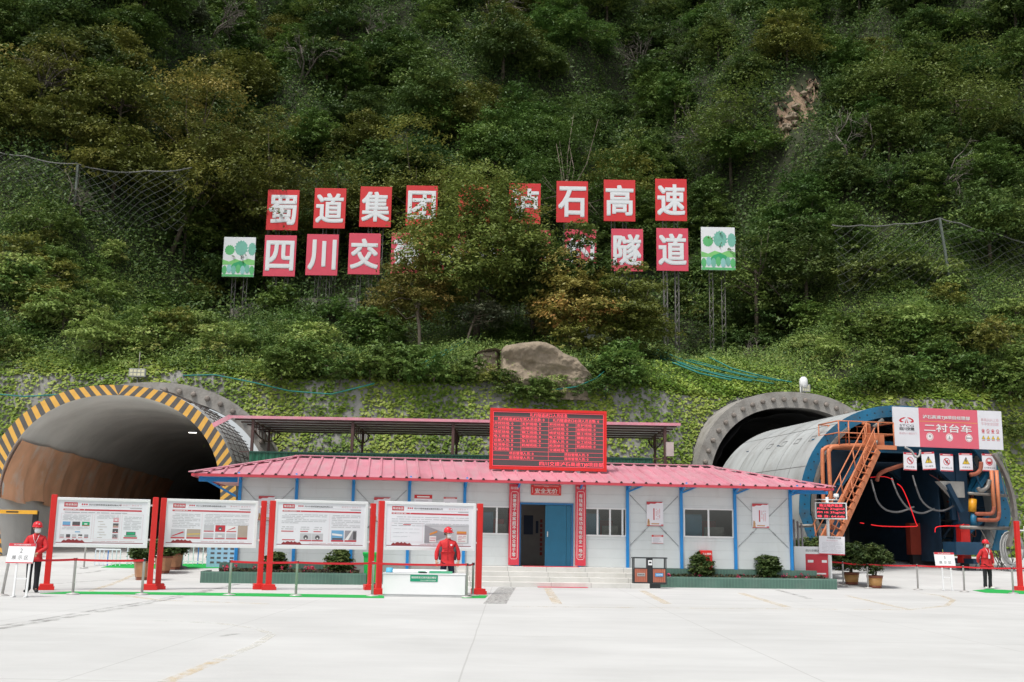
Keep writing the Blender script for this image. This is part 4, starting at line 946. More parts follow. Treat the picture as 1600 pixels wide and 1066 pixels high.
# --- bushes on the lower slope, each a thing
BKIND = [tree_data('p', 41, 1.9, 1.35, .15, 16, 3000, .17, LM_GRASS, dome=.8, tint=(.72, .12), r0=.04), tree_data('q', 42, 1.7, 1.4, .12, 18, 3200, .15, LM_MID, dome=.8, tint=(.55, .2), r0=.04),
         tree_data('r', 43, 2.0, 1.3, .2, 16, 3000, .17, LM_MID, dome=.7, tint=(.6, .2), r0=.045), tree_data('s', 44, 1.8, 1.3, .2, 14, 2200, .16, LM_OLIVE, dome=.7, tint=(.6, .2), r0=.04)]
BL = ['feathery pale green bush among the weeds on the lower slope', 'fresh green bush among the weeds on the lower slope', 'dark green bush among the weeds on the lower slope', 'olive brown bush among the weeds on the lower slope']
bp_ = [None] * 4
def bush(px, py, k, s, label=None):
    p = on_hill(px, py); p = Vector((p.x, p.y, hz(p.x, p.y) - .1)); yw = random.Random(px * 7 + py).random() * 6.28
    if bp_[k] is None:
        r = bp_[k] = plant_tree('bush', BKIND[k], p, yw, s, BL[k], 'bush', 'bushes on the lower slope')
    else:
        r = copy_tree(bp_[k]); r.location = p; r.rotation_euler = (0, 0, yw); r.scale = (s, s, s)
    return r
rb = random.Random(9)
for px, py, k, s in ((185, 560, 0, 1.1), (240, 558, 0, 1.0), (350, 560, 0, 1.15), (300, 530, 2, .9), (395, 555, 1, 1), (60, 520, 0, .9), (120, 500, 2, 1), (20, 470, 2, 1.3), (30, 420, 3, 1.4), (90, 440, 2, 1.2), (170, 470, 1, 1.1), (240, 490, 2, 1), (310, 480, 1, 1),
        (440, 600, 2, 1.1), (480, 590, 2, 1.2), (530, 600, 1, 1.2), (575, 600, 2, 1.2), (620, 605, 2, 1.2), (680, 610, 1, 1.2), (720, 600, 2, .9), (500, 540, 2, 1.1), (450, 530, 1, 1.1), (560, 540, 2, 1.3), (610, 560, 1, 1.1), (800, 625, 2, 1.0), (850, 640, 1, .8), (950, 620, 2, 1.2), (835, 628, 2, .75), (872, 626, 0, .7), (905, 622, 1, .75), (985, 610, 2, 1.3), (960, 580, 2, 1.1), (1010, 570, 1, 1.1), (430, 490, 2, 1.2), (520, 500, 1, 1),
        (1090, 500, 0, 1.1), (1130, 520, 0, .9), (1180, 520, 3, .9), (1060, 480, 2, 1.2), (1250, 560, 0, .9), (1300, 570, 0, 1.0), (1370, 600, 2, 1.2), (1385, 615, 2, 1.2), (1440, 600, 1, 1.1), (1490, 590, 2, 1.3), (1540, 610, 2, 1.3), (1580, 640, 2, 1.4), (1330, 540, 2, 1.3), (1280, 520, 2, 1.3), (1380, 540, 2, 1.4), (1430, 560, 1, 1.3), (1210, 500, 2, 1.2), (1490, 540, 2, 1.4), (1550, 560, 3, 1.4), (1585, 690, 1, .9), (1590, 600, 2, 1.3)):
    bush(px, py, k, s)
for q in range(95):
    px, py = rb.uniform(-10, 1610), rb.uniform(350, 615)
    if 1000 < px < 1260 and py > 470 or (330 < px < 1150 and py < 520): continue
    if py > 575 and (px < 330 or px > 1120): py -= 60
    bush(px, py, rb.choice((0, 1, 0, 2, 3, 1)), rb.uniform(.6, 1.45))

# --- the trees that stand out, each built for its own shape
def own(name, px, py, Y, ctop, half, seed, mat, label, leaf=.24, nleaf=9000, ncl=30, trunk=.35, bark=None, pxlean=0, tint=(.5, .2), r0=.14, nl=9, dome=.7, cat='tree', up=.7):
    p = onY(px, py, Y); zg = hz(p.x, Y); zt = onY(px, ctop, Y).z; h = zt - zg; wpx = 1715.0 / Y
    lean = ((pxlean) / wpx, 0)
    data = tree_data(name, seed, h, half / wpx, h * trunk, ncl, nleaf, leaf, mat, dome=dome, tint=tint, r0=r0, lean=lean, nl=nl, up=up)
    if bark: data[1].materials.clear(); data[1].materials.append(bark)
    return plant_tree(name, data, (p.x, Y, zg), 0, 1, label, cat)
own('maple_tree', 745, 500, 66.5, 262, 128, 51, LM_RED, 'green tree with red tinged leaf tips hiding the middle of the red sign panels', ncl=95, nleaf=56000, trunk=.18, tint=(.52, .13), r0=.2, leaf=.22)
own('autumn_tree', 656, 580, 63.2, 398, 72, 52, LM_AUT, 'yellow brown autumn tree with a slim pale trunk left of the boulder', leaf=.2, nleaf=10000, trunk=.36, tint=(.36, .15), bark=M_BARKP, pxlean=-12, r0=.10, nl=12)
own('grey_leaved_tree', 722, 555, 63.6, 448, 48, 53, LM_GREY, 'small grey leaved tree leaning out just above the boulder', leaf=.18, nleaf=3800, trunk=.45, bark=M_BARKP, pxlean=22, r0=.07, nl=12, ncl=20)
own('yellowing_tree', 892, 545, 64.5, 405, 78, 54, LM_AUT, 'low yellow green tree directly right of the red tinged tree', leaf=.21, nleaf=22000, ncl=52, trunk=.25, tint=(.5, .18), r0=.12, pxlean=0)
own('evergreen_tree', 985, 550, 64.0, 398, 62, 55, LM_OLIVE, 'dark olive tree below the last two red panels of the lower row', leaf=.2, nleaf=20000, ncl=50, trunk=.25, tint=(.45, .2), r0=.12)
own('leafy_tree', 905, 500, 66.0, 352, 58, 56, LM_MID, 'mid green tree top covering the lower row panel between the two rows of trees', leaf=.2, nleaf=17000, ncl=42, trunk=.35, tint=(.5, .2))
own('leafy_tree', 832, 480, 67.0, 345, 55, 57, LM_DARK, 'dark leafy tree filling the gap right of the red tinged tree crown', leaf=.22, nleaf=15000, ncl=40, trunk=.3, tint=(.7, .2))
own('round_tree', 650, 330, 79.0, 178, 105, 58, LM_OLIVE, 'big rounded olive tree behind the upper row above the fourth red panel', nleaf=11000, ncl=40, trunk=.25, tint=(.62, .18), dome=.85)
own('tall_tree', 885, 330, 80.0, 118, 122, 59, LM_MID, 'tall pale grey green tree with fine bare limbs behind the upper row of panels', leaf=.20, nleaf=15000, ncl=50, trunk=.2, tint=(.35, .12), bark=M_BARKP, nl=22, r0=.12, dome=.75)
own('autumn_tree', 300, 330, 77.0, 82, 100, 60, LM_AUT, 'large autumn tree in yellow and brown in the left of the wood', nleaf=12000, ncl=42, trunk=.3, tint=(.25, .2), r0=.16)
own('autumn_tree', 55, 300, 78.0, 75, 80, 61, LM_AUT, 'bronze leaved tree at the left edge of the wood', nleaf=8000, trunk=.35, tint=(.35, .2))
own('layered_tree', 180, 270, 76.0, 110, 75, 62, LM_OLIVE, 'yellow green layered tree on twin trunks above the left safety net', nleaf=7500, trunk=.45, tint=(.6, .15), r0=.11)
own('layered_tree', 265, 360, 74.5, 205, 95, 63, LM_OLIVE, 'olive tree with a bare slanting trunk right of the left safety net', nleaf=9500, trunk=.4, tint=(.42, .2), r0=.15, pxlean=60)
own('layered_tree', 420, 340, 76.0, 185, 95, 64, LM_OLIVE, 'olive green tree crown just above the first red panel of the upper row', nleaf=10500, trunk=.3, tint=(.5, .2), dome=.8, ncl=36)
own('layered_tree', 530, 330, 77.0, 215, 70, 65, LM_OLIVE, 'olive green tree between the large rounded tree and the upper left panels', nleaf=6500, trunk=.3, tint=(.5, .2), dome=.8)
own('bright_tree', 1500, 250, 86.0, 55, 120, 66, LM_MID, 'bright green vine hung tree in the upper right of the wood', nleaf=13000, ncl=46, trunk=.15, tint=(.85, .15), dome=.9)
own('bright_tree', 1390, 240, 88.0, 75, 85, 67, LM_MID, 'bright green spreading tree right of the bare soil gully', nleaf=9000, ncl=36, trunk=.15, tint=(.8, .15), dome=.9)
own('bright_tree', 1140, 150, 92.0, 40, 80, 68, LM_MID, 'bright green mounded tree left of the top of the bare soil gully', nleaf=9000, ncl=36, trunk=.15, tint=(.75, .15), dome=.9)
own('leafy_tree', 1180, 420, 74.0, 290, 75, 69, LM_DARK, 'dark leafy tree behind the right green forest panel', nleaf=8000, trunk=.25, tint=(.6, .2))
own('leafy_tree', 1260, 430, 74.0, 310, 75, 70, LM_DARK, 'dark leafy tree between the right forest panel and the right safety net', nleaf=8000, trunk=.25, tint=(.45, .2))
own('leafy_tree', 1385, 510, 71.0, 400, 70, 71, LM_DARK, 'dark glossy tree at the foot of the right safety net', nleaf=8000, trunk=.2, tint=(.75, .2))
own('broad_bush', 1360, 640, 61.5, 575, 48, 72, LM_MID, 'tall grassy bush on the bank above the right concrete arch', leaf=.16, nleaf=4500, trunk=.1, tint=(.35, .2), cat='bush')
def bare(px, py, Y, seed, label, s=1.0, n=9):
    p = onY(px, py, Y); rng = np.random.default_rng(seed); mb = MB(); base = Vector((0, 0, -.3)); 
    def grow(p0, dirn, L_, r, lev):
        p1 = p0 + dirn * L_ * .5 + Vector(rng.normal(size=3)) * .08 * L_; p2 = p1 + (dirn + Vector(rng.normal(size=3)) * .25).normalized() * L_ * .5
        mb.tube([p0, p1, p2], [r, r * .75, r * .45], 5)
        if lev:
            for _ in range(4 if lev > 1 else 3): grow(p0.lerp(p2, rng.uniform(.35, 1)), (dirn + Vector(rng.normal(size=3)) * .6).normalized(), L_ * .62, r * .5, lev - 1)
    for k in range(2): grow(base, Vector((rng.uniform(-.7, .7), -.3, .8)).normalized(), 1.6 * s, .055 * s, 3)
    return solo('bare_tree', mb, pm('grey_twig', (0.15, 0.13, 0.11), rough=.9, var=.3), label, 'tree', (p.x, Y, hz(p.x, Y)))
bare(95, 270, 77, 81, 'leafless grey tree above the left end of the left safety net', 1.7)
for q, (px, py, Y_) in enumerate(((60, 170, 84), (330, 60, 92), (590, 85, 92), (760, 60, 96), (1000, 120, 90), (1330, 260, 82), (470, 130, 90), (1110, 240, 82), (1450, 330, 76))):
    p_ = on_hill(px, py); bare(px, py, p_.y, 200 + q, ['leafless grey tree high at the left edge of the wood', 'leafless grey tree at the top left of the wood', 'leafless pale stem at the top of the wood left of the middle', 'leafless pale stem at the top of the wood near the middle', 'leafless tree right of the tall pale tree', 'leafless tangle above the right safety net', 'leafless stem above the large autumn tree on its right', 'leafless stem between the last upper panel and the gully', 'leafless stem behind the post of the right safety net'][q], 1.9)
bare(95, 385, 70, 82, 'leafless pale bush under the left safety net', 1.2)
bare(1180, 520, 68, 83, 'leafless pale sapling on the bank below the right forest panel', .8)
# ================================================================== THINGS ON THE YARD
M_STEEL = pm('brushed_steel', (0.50, 0.49, 0.47), rough=0.42, metal=0.35, var=0.1)
M_BELT = pm('red_belt', (0.52, 0.015, 0.022), rough=0.6)
M_BLK = pm('black_plastic', (0.02, 0.02, 0.022), rough=0.5)
M_GRN = pm('green_carpet', (0.012, 0.36, 0.065), rough=0.95, var=0.15, scale=8)
M_BOARD = pm('board_white', (0.74, 0.75, 0.745), rough=0.3, var=0.03)
M_FACE = pm('print_white', (0.73, 0.73, 0.76), rough=0.35, var=0.02)
M_INK = [pm('ink_red', (0.52, 0.035, 0.05)), pm('ink_grey', (0.30, 0.29, 0.31)), pm('ink_pink', (0.62, 0.35, 0.38)), pm('ink_maroon', (0.25, 0.03, 0.035)), pm('ink_blue', (0.15, 0.36, 0.58)), pm('ink_dark', (0.10, 0.095, 0.10)), pm('ink_green', (0.02, 0.35, 0.16)), pm('ink_tan', (0.40, 0.33, 0.27)), pm('ink_white', (0.76, 0.75, 0.74)), pm('ink_orange', (0.65, 0.25, 0.05)), pm('ink_pale', (0.50, 0.50, 0.52)), pm('ink_yellow', (0.70, 0.48, 0.03))]
# green carpet strips (thin sheets lying on the yard)
def flat(name, pxs, mat, z, label, cat, th=.012):
    ps = [onG(x, y) for x, y in pxs]; n = len(ps); mb = MB()
    mb.add([(p.x, p.y, ground_z(p.y) + .003) for p in ps] + [(p.x, p.y, ground_z(p.y) + z) for p in ps], [tuple(range(n)), tuple(range(2 * n - 1, n - 1, -1))] + [(i, (i + 1) % n, (i + 1) % n + n, i + n) for i in range(n)])
    return solo(name, mb, mat, label, cat)
flat('carpet_strip', [(62, 928), (110, 925), (240, 926), (420, 928), (600, 931), (600, 935), (420, 932.5), (240, 929.5), (100, 928.5)], M_GRN, .012, 'long green carpet strip under the four notice boards', 'carpet')
flat('carpet_strip', [(719, 930.5), (762, 931), (758, 935), (722, 935)], M_GRN, .012, 'short green carpet piece under the pair of belt posts by the model table', 'carpet')
flat('carpet_strip', [(158, 887), (180, 882), (345, 881), (345, 888), (240, 889)], M_GRN, .012, 'green carpet far behind the boards beside the potted shrubs at the left', 'carpet')
flat('carpet_strip', [(1520, 923), (1545, 921), (1640, 926), (1640, 930), (1540, 926.5)], M_GRN, .012, 'green carpet piece at the feet of the right hand worker', 'carpet')

# notice boards: two red posts, a white framed panel held between them by short brackets
def print_lines(a, x0, x1, z0, z1, n, y, r, ink=1, t=.42):
    a.cur = ink; dz = (z1 - z0) / n
    for k in range(n):
        x = x0 + (r.random() * .1 * (x1 - x0) if k % 3 == 0 else 0); end = x1 if k % 3 != 2 else x0 + (x1 - x0) * r.uniform(.35, .95)
        while x < end - .01:
            w_ = r.uniform(.05, .22); a.rect(x, min(x + w_, end), z1 - dz * (k + .5 + t / 2), z1 - dz * (k + .5 - t / 2), y); x += w_ + r.choice((.012, .02, .04))
def picture(a, x0, x1, z0, z1, y, r, base, style=0, cap=True):
    h = z1 - z0; a.cur = base; a.rect(x0, x1, z0 + (h * .14 if cap else 0), z1, y); y2 = y - .002
    if cap: a.cur = 0; a.rect(x0, x1, z0, z0 + h * .14, y)
    zb = z0 + h * .14
    if style == 1:
        a.cur = 5; a.poly([(x0, zb + h * .3), (x0 + (x1 - x0) * .4, zb + h * .45), (x0 + (x1 - x0) * .7, zb + h * .28), (x1, zb + h * .4), (x1, z1), (x0, z1)], y2)
    elif style == 2:
        a.cur = 5; a.disc((x0 + x1) / 2, zb + h * .34, h * .30, y2, 14); a.cur = 8; a.disc((x0 + x1) / 2, zb + h * .22, h * .11, y2 - .002, 10)
    elif style == 3:
        a.cur = 0; a.poly([(x0 + .02, zb + h * .05), (x1 - .02, zb + h * .5), (x1 - .05, zb + h * .62), (x0 + .04, zb + h * .16)], y2)
    elif style == 4:
        a.cur = 11; a.poly([(x0 + .02, zb + h * .28), (x1, zb + h * .34), (x1, zb + h * .42), (x0 + .02, zb + h * .36)], y2)
    elif style == 5:
        a.cur = 8; a.poly([(x0, zb), (x0 + (x1 - x0) * .3, zb), (x0 + (x1 - x0) * .7, z1), (x0 + (x1 - x0) * .55, z1)], y2); a.cur = 5; a.rect(x0 + (x1 - x0) * .7, x1 - .02, zb + .02, z1 - .03, y2)
    elif style == 6:
        a.cur = 8; a.poly([(x0 + .02, zb + h * .42), (x1 - .04, zb + h * .34), (x1 - .04, zb + h * .5), (x0 + .02, zb + h * .6)], y2); a.cur = 5; a.rect(x0 + .03, x1 - .03, zb + .01, zb + h * .18, y2)
    elif style == 7:
        a.cur = 8; a.rect(x0 + (x1 - x0) * .3, x0 + (x1 - x0) * .7, zb + h * .2, zb + h * .5, y2)
def board(qd, posts, base_y, label, layout, seed):
    (tlx, tly), (trx, try_), (blx, bly), (brx, bry) = qd; r = random.Random(seed)
    c = onG((posts[0] + posts[1]) / 2, base_y); l_, r_ = onG(posts[0], base_y), onG(posts[1], base_y)
    yaw = math.atan2(r_.y - l_.y, r_.x - l_.x); fr_ = Frame((c.x, c.y, 0), yaw)
    t_ = thing('notice_board', label, 'notice board', fr_.M, 'red posted notice boards')
    px0, px1 = fr_.hit(posts[0], base_y).x, fr_.hit(posts[1], base_y).x; H_ = fr_.hit(posts[0] + 3, 776).z
    for x in (px0, px1):
        a = MB(); a.bbox(x - .075, x + .075, -.075, .075, .14, 2.48, .008); p_ = part('post', a, M_RED, t_)
        a = MB(); a.bbox(x - .17, x + .17, -.16, .16, .006, .16, .012); a.box(x - .20, x + .20, -.165, -.12, .006, .10); part('foot', a, M_RED, p_)
    if layout is None: return t_, fr_
    x0 = (fr_.hit(tlx, tly).x + fr_.hit(blx, bly).x) / 2; x1 = (fr_.hit(trx, try_).x + fr_.hit(brx, bry).x) / 2
    z1 = (fr_.hit(tlx, tly).z + fr_.hit(trx, try_).z) / 2; z0 = (fr_.hit(blx, bly).z + fr_.hit(brx, bry).z) / 2
    a = MB(); f = .075
    a.bbox(x0, x1, -.06, .05, z1 - f, z1, .008); a.box(x0, x1, -.06, .05, z0, z0 + f); a.box(x0, x0 + f, -.058, .05, z0 + f, z1 - f); a.box(x1 - f, x1, -.058, .05, z0 + f, z1 - f)
    part('frame', a, M_BOARD, t_)
    a = MB(); a.box(x0 + f, x1 - f, -.035, .03, z0 + f, z1 - f); sh = part('sheet', a, M_FACE, t_)
    for zz in (z0 + .22, z1 - .16):
        for xa_, xb_ in ((px0 + .076, x0 - .001), (x1 + .001, px1 - .076)):
            if xb_ - xa_ > .005: a = MB(); a.box(xa_, xb_, -.025, .025, zz - .025, zz + .025); part('bracket', a, M_BOARD, t_)
    a = MB(); y = -.038; X0, X1, Z0, Z1 = x0 + f + .06, x1 - f - .06, z0 + f + .02, z1 - f; W_, H = X1 - X0, Z1 - Z0
    a.cur = 0; a.rect(X0 + .10, X0 + .43, Z1 - .17, Z1 - .055, y); a.cur = 8; write(a, '蜀道集团', X0 + .265, Z1 - .1125, .062, y - .003, width=.28, bold=.022)
    a.cur = 0; 
    for k in range(3): a.disc(X0 + .55 + k * .055, Z1 - .10, .022, y, 8)
    a.cur = 5; write(a, '四川公路桥梁建设集团有限公司', X0 + .72, Z1 - .105, .045, y, width=.80, align='L', bold=.02)
    a.cur = 2; write(a, '建 设 四 川  通 达 天 下', X1 - .08, Z1 - .10, .045, y, width=.56, align='R', bold=.0)
    a.cur = 1; a.rect(X0 + .5, X1 - .06, Z1 - .158, Z1 - .154, y); a.rect(X1 - .38, X1 - .07, Z1 - .185, Z1 - .172, y)
    a.cur = 0; a.rect(X0 + .09, X1 - .07, Z1 - .265, Z1 - .225, y); a.cur = 8; a.rect(X0 + .60, X0 + .612, Z1 - .265, Z1 - .225, y - .002)
    print_lines(a, X0 + .11, X0 + .5, Z1 - .256, Z1 - .234, 1, y - .003, r, 8, .7)
    a.cur = 3; a.rect(X0 - .03, X1 + .02, Z0 + .015, Z0 + .032, y)                       # foot line and little red hill silhouette
    pts = [(X0 + .10, Z0 + .032), (X0 + .68, Z0 + .032)]; 
    for k in range(13): pts.append((X0 + .66 - k * .045, Z0 + .055 + .045 * abs(math.sin(k * 1.3)) + .02 * (3 < k < 10)))
    a.poly([(p, q) for p, q in pts], y); print_lines(a, X0 + .8, X1 - .2, Z0 + .055, Z0 + .075, 1, y, r, 2, .6)
    zt, zb = Z1 - .30, Z0 + .12
    if layout == 1:
        print_lines(a, X0 + .12, X0 + 1.7, zt - .03, zt, 1, y, r, 1, .5); zt -= .05; c1, c2 = X0 + .86, X0 + 1.55
        for xa_, xb_ in ((X0 + .05, c1 - .03), (c1 + .02, c2 - .02), (c2 + .03, X1 - .02)):
            a.cur = 2
            for q in ((xa_, xb_, zb, zb + .004), (xa_, xb_, zt, zt + .004), (xa_, xa_ + .004, zb, zt), (xb_ - .004, xb_, zb, zt)): a.rect(*q, y)
        print_lines(a, X0 + .09, c1 - .08, zt - .18, zt - .02, 5, y, r, 10); 
        for k in range(3): picture(a, X0 + .10 + k * .24, X0 + .29 + k * .24, zt - .32, zt - .21, y, r, (4, 5, 6)[k], (0, 1, 7)[k])
        print_lines(a, X0 + .09, c1 - .08, zt - .42, zt - .34, 3, y, r, 10)
        a.cur = 4; a.rect(X0 + .42, X0 + .55, zt - .49, zt - .465, y)
        for k in range(5): picture(a, X0 + .06 + k * .15, X0 + .16 + k * .15, zb + .03, zb + .12, y, r, (10, 5, 10, 8, 1)[k], 1 if k % 2 else 0)
        print_lines(a, c1 + .08, c2 - .06, zt - .12, zt - .02, 3, y, r, 10)
        a.cur = 7
        for k in range(7): a.rect(c1 + .12 + (k % 2) * .05, c1 + .25 + (k % 3) * .05, zt - .2 - k * .07, zt - .19 - k * .07, y)
        for k in range(4): picture(a, c2 - .19, c2 - .05, zt - .20 - k * .145, zt - .09 - k * .145, y, r, (2, 7, 5, 1)[k], (7, 1, 2, 2)[k])
        print_lines(a, c2 + .08, X1 - .06, zt - .40, zt - .04, 9, y, r, 10)
        a.cur = 5; a.rect(c2 + .16, c2 + .40, zb + .12, zb + .21, y); a.cur = 6; a.rect(c2 + .175, c2 + .385, zb + .135, zb + .195, y - .002); a.rect(c2 + .12, c2 + .43, zb + .08, zb + .11, y); a.cur = 0; a.rect(c2 + .10, c2 + .45, zb + .03, zb + .065, y)
    elif layout == 2:
        c1 = X0 + W_ * .40; print_lines(a, X0 + .10, c1 - .07, zt - .42, zt - .02, 9, y, r, 10); print_lines(a, c1 + .05, X1 - .10, zt - .34, zt - .02, 8, y, r, 10)
        a.cur = 2; a.rect(c1 - .012, c1 - .008, zb, zt, y)
        for k in range(2): picture(a, X0 + .09 + k * .42, X0 + .46 + k * .42, zb + .02, zb + .28, y, r, (10, 7)[k], (3, 4)[k])
        for k in range(4):
            for q in range(2):
                if k == 3 and q: continue
                picture(a, c1 + .05 + k * .31, c1 + .32 + k * .31, zb + .02 + (.20 if q else 0), zb + (.18 if (not q and k < 3) else .40), y, r, ((10, 10), (10, 0), (10, 8), (7, 7))[k][q], ((0, 0), (7, 2), (0, 3), (0, 0))[k][q])
    elif layout == 3:
        c1 = X0 + W_ * .60; print_lines(a, X0 + .08, c1 - .08, zt - .30, zt - .02, 6, y, r, 10); print_lines(a, c1 + .05, X1 - .08, zt - .40, zt - .02, 8, y, r, 10)
        a.cur = 2; a.rect(c1 - .012, c1 - .008, zb, zt, y)
        for k, (xa_, wd) in enumerate(((.08, .5), (.62, .32), (1.0, .3))): a.cur = 0; a.rect(X0 + xa_, X0 + xa_ + wd * .7, zb + .26, zb + .285, y); print_lines(a, X0 + xa_, X0 + xa_ + wd * .8, zb + .31, zb + .42, 2, y, r, 10)
        picture(a, X0 + .62, X0 + .95, zb + .0, zb + .22, y, r, 10, 2); picture(a, X0 + .96, X0 + 1.28, zb + .0, zb + .22, y, r, 10, 2); a.cur = 0; a.rect(X0 + .12, X0 + .48, zb + .02, zb + .045, y)
        picture(a, c1 + .06, c1 + .42, zb + .0, zb + .32, y, r, 4, 6); picture(a, c1 + .45, c1 + .80, zb + .0, zb + .32, y, r, 1, 5)
    else:
        print_lines(a, X0 + .10, X1 - .06, zt - .30, zt - .01, 5, y, r, 10, .3); c1 = X0 + W_ * .43
        a.cur = 2
        for q in ((X0 + .08, c1 - .03, zb, zb + .004), (X0 + .08, c1 - .03, zb + .5, zb + .504), (X0 + .08, X0 + .084, zb, zb + .5), (c1 - .034, c1 - .03, zb, zb + .5)): a.rect(*q, y)
        a.cur = 0; a.rect(X0 + .42, X0 + .64, zb + .455, zb + .475, y); print_lines(a, X0 + .14, c1 - .12, zb + .1, zb + .4, 3, y, r, 10, .08)
        xa_, xb_ = c1 + .02, X1 - .05; a.cur = 10; a.rect(xa_, xb_, zb - .02, zb + .48, y)
        a.cur = 1; a.poly([(xa_, zb - .02), (xa_ + .16, zb - .02), (xa_ + .75, zb + .20), (xa_, zb + .46)], y - .002)
        a.cur = 8; a.rect(xa_ + .14, xa_ + .33, zb - .0, zb + .17, y - .004); a.rect(xa_ + .92, xb_ - .05, zb - .0, zb + .22, y - .004); a.rect(xa_ + .3, xb_ - .02, zb + .2, zb + .46, y - .003) if False else None
        a.cur = 9; a.poly([(xa_ + .15, zb + .19), (xa_ + .36, zb + .27), (xa_ + .36, zb + .32), (xa_ + .15, zb + .24)], y - .005); a.rect(xa_ + .92, xb_ - .07, zb + .25, zb + .31, y - .005)
        a.cur = 0; a.rect(xa_ + .92, xb_ - .07, zb + .225, zb + .245, y - .005); print_lines(a, xa_ + .95, xb_ - .08, zb + .02, zb + .2, 4, y - .006, r, 2, .5); print_lines(a, xa_ + .15, xa_ + .32, zb + .02, zb + .15, 2, y - .006, r, 2, .5)
    part('print', a, M_INK, sh)
    return t_, fr_
board(((86, 779), (235, 778.5), (80, 856), (230, 855)), (72, 233), 922, 'leftmost white notice board on red posts, with three columns of print and four stacked photos', 1, 1)
board(((257.5, 780), (404, 782), (252, 854), (399, 857)), (246, 405), 921, 'white notice board on red posts, second from the left, with a grid of photos', 2, 2)
board(((430, 780.5), (575, 784), (425, 857), (572, 859)), (419, 578), 922, 'white notice board on red posts with two grey tunnel photos, left of the green bin', 3, 3)
board(((599, 784), (743, 786), (597, 859), (741, 861)), (591, 747), 929, 'white notice board on red posts with one wide hillside photo behind the masked worker', 4, 4)
# a further board stands at the right edge, mostly outside the view
board(((1600, 822), (1690, 824), (1604, 885), (1694, 888)), (1595, 1712), 923, 'red posted notice board cut off by the right edge of the photo', 3, 5)

# belt posts
stz = {}
def belt_post(px, py, label, h=.885, lean=0.0, yaw=0.0):
    p = onG(px, py); p.z = ground_z(p.y)
    t_ = thing('belt_post', label, 'belt post', Matrix.Translation(p) @ Matrix.Rotation(lean, 4, 'Y'), 'belt posts round the exhibits')
    a = MB(); a.lathe([(.16, .004), (.16, .02), (.12, .035), (.04, .045), (.035, .05)], n=20); part('base', a, M_STEEL, t_)
    a = MB(); a.lathe([(.032, .05), (.032, h - .08), (.034, h - .078), (.034, h - .005), (.028, h)], n=12); part('pole', a, M_STEEL, t_)
    a = MB(); a.box(-.036, .036, -.045, .036, h - .075, h - .01); part('belt_case', a, M_BLK, t_); stz[px] = (t_, p, h, lean); return t_
def belt(pa, pb, z=-.045, sag=.02):
    ta, p, h, l1 = stz[pa]; q_, h2, l2 = stz[pb][1], stz[pb][2], stz[pb][3]
    A_ = ta.matrix_world @ Vector((0, -.05, h + z)); B_ = stz[pb][0].matrix_world @ Vector((0, -.05, h2 + z)); I = ta.matrix_world.inverted(); a = MB(); n = 10; w2 = .026; vs = []
    for k in range(n + 1):
        c = A_.lerp(B_, k / n); c.z -= sag * 4 * (k / n) * (1 - k / n)
        for dz, dy in ((-w2, 0), (w2, 0), (w2, .004), (-w2, .004)): vs.append(I @ (c + Vector((0, dy, dz))))
    fs = []
    for k in range(n):
        for q in range(4): fs.append((k * 4 + q, (k + 1) * 4 + q, (k + 1) * 4 + (q + 1) % 4, k * 4 + (q + 1) % 4))
    a.add(vs, fs); part('belt', a, M_BELT, ta)
for px, py, lb in ((3, 931, 'steel belt post leaning beside the white stand numbered 2'), (113.5, 929, 'steel belt post before the left part of the leftmost notice board'), (221.5, 929.5, 'steel belt post before the right foot of the leftmost notice board'),
                   (358, 930.5, 'steel belt post at the end of the belt before the second board from the left'), (462, 931.5, 'steel belt post before the board with the two grey tunnel photos'), (581.5, 932, 'steel belt post by the left end of the white model table'),
                   (728.5, 934, 'steel belt post before the right end of the model table, nearer of a pair'), (738.5, 931.5, 'steel belt post right of the model table, farther of a pair'),
                   (1318, 916.5, 'steel belt post between the first two potted shrubs at the right'), (1356.5, 919.5, 'steel belt post in front of the rightmost potted shrub'), (1434.5, 922, 'steel belt post left of the stand numbered 3'), (1507, 925, 'steel belt post between the stand numbered 3 and the worker'), (1583.5, 928, 'steel belt post right of the right hand worker'),
                   (131, 888, 'lone steel belt post far behind the leftmost notice board')):
    belt_post(px, py, lb, lean=rad(6) if px == 3 else 0)
bpy.context.view_layer.update()
for a_, b_ in ((3, 113.5), (113.5, 221.5), (358, 462), (462, 581.5), (581.5, 728.5), (728.5, 738.5), (1318, 1356.5), (1356.5, 1434.5), (1434.5, 1507), (1507, 1583.5)): belt(a_, b_)
# belt running on out of view at the right and back to the office at the left of the pots
t_, p, h, l1 = stz[1583.5]; a = MB(); a.box(0, 2.6, -.052, -.048, h - .07, h - .018); part('belt', a, M_BELT, t_)
t_, p, h, l1 = stz[1318]; a = MB(); a.bar((0, -.05, h - .045), (-1.75, 1.2, h + .08), .004, .052); part('belt', a, M_BELT, t_)

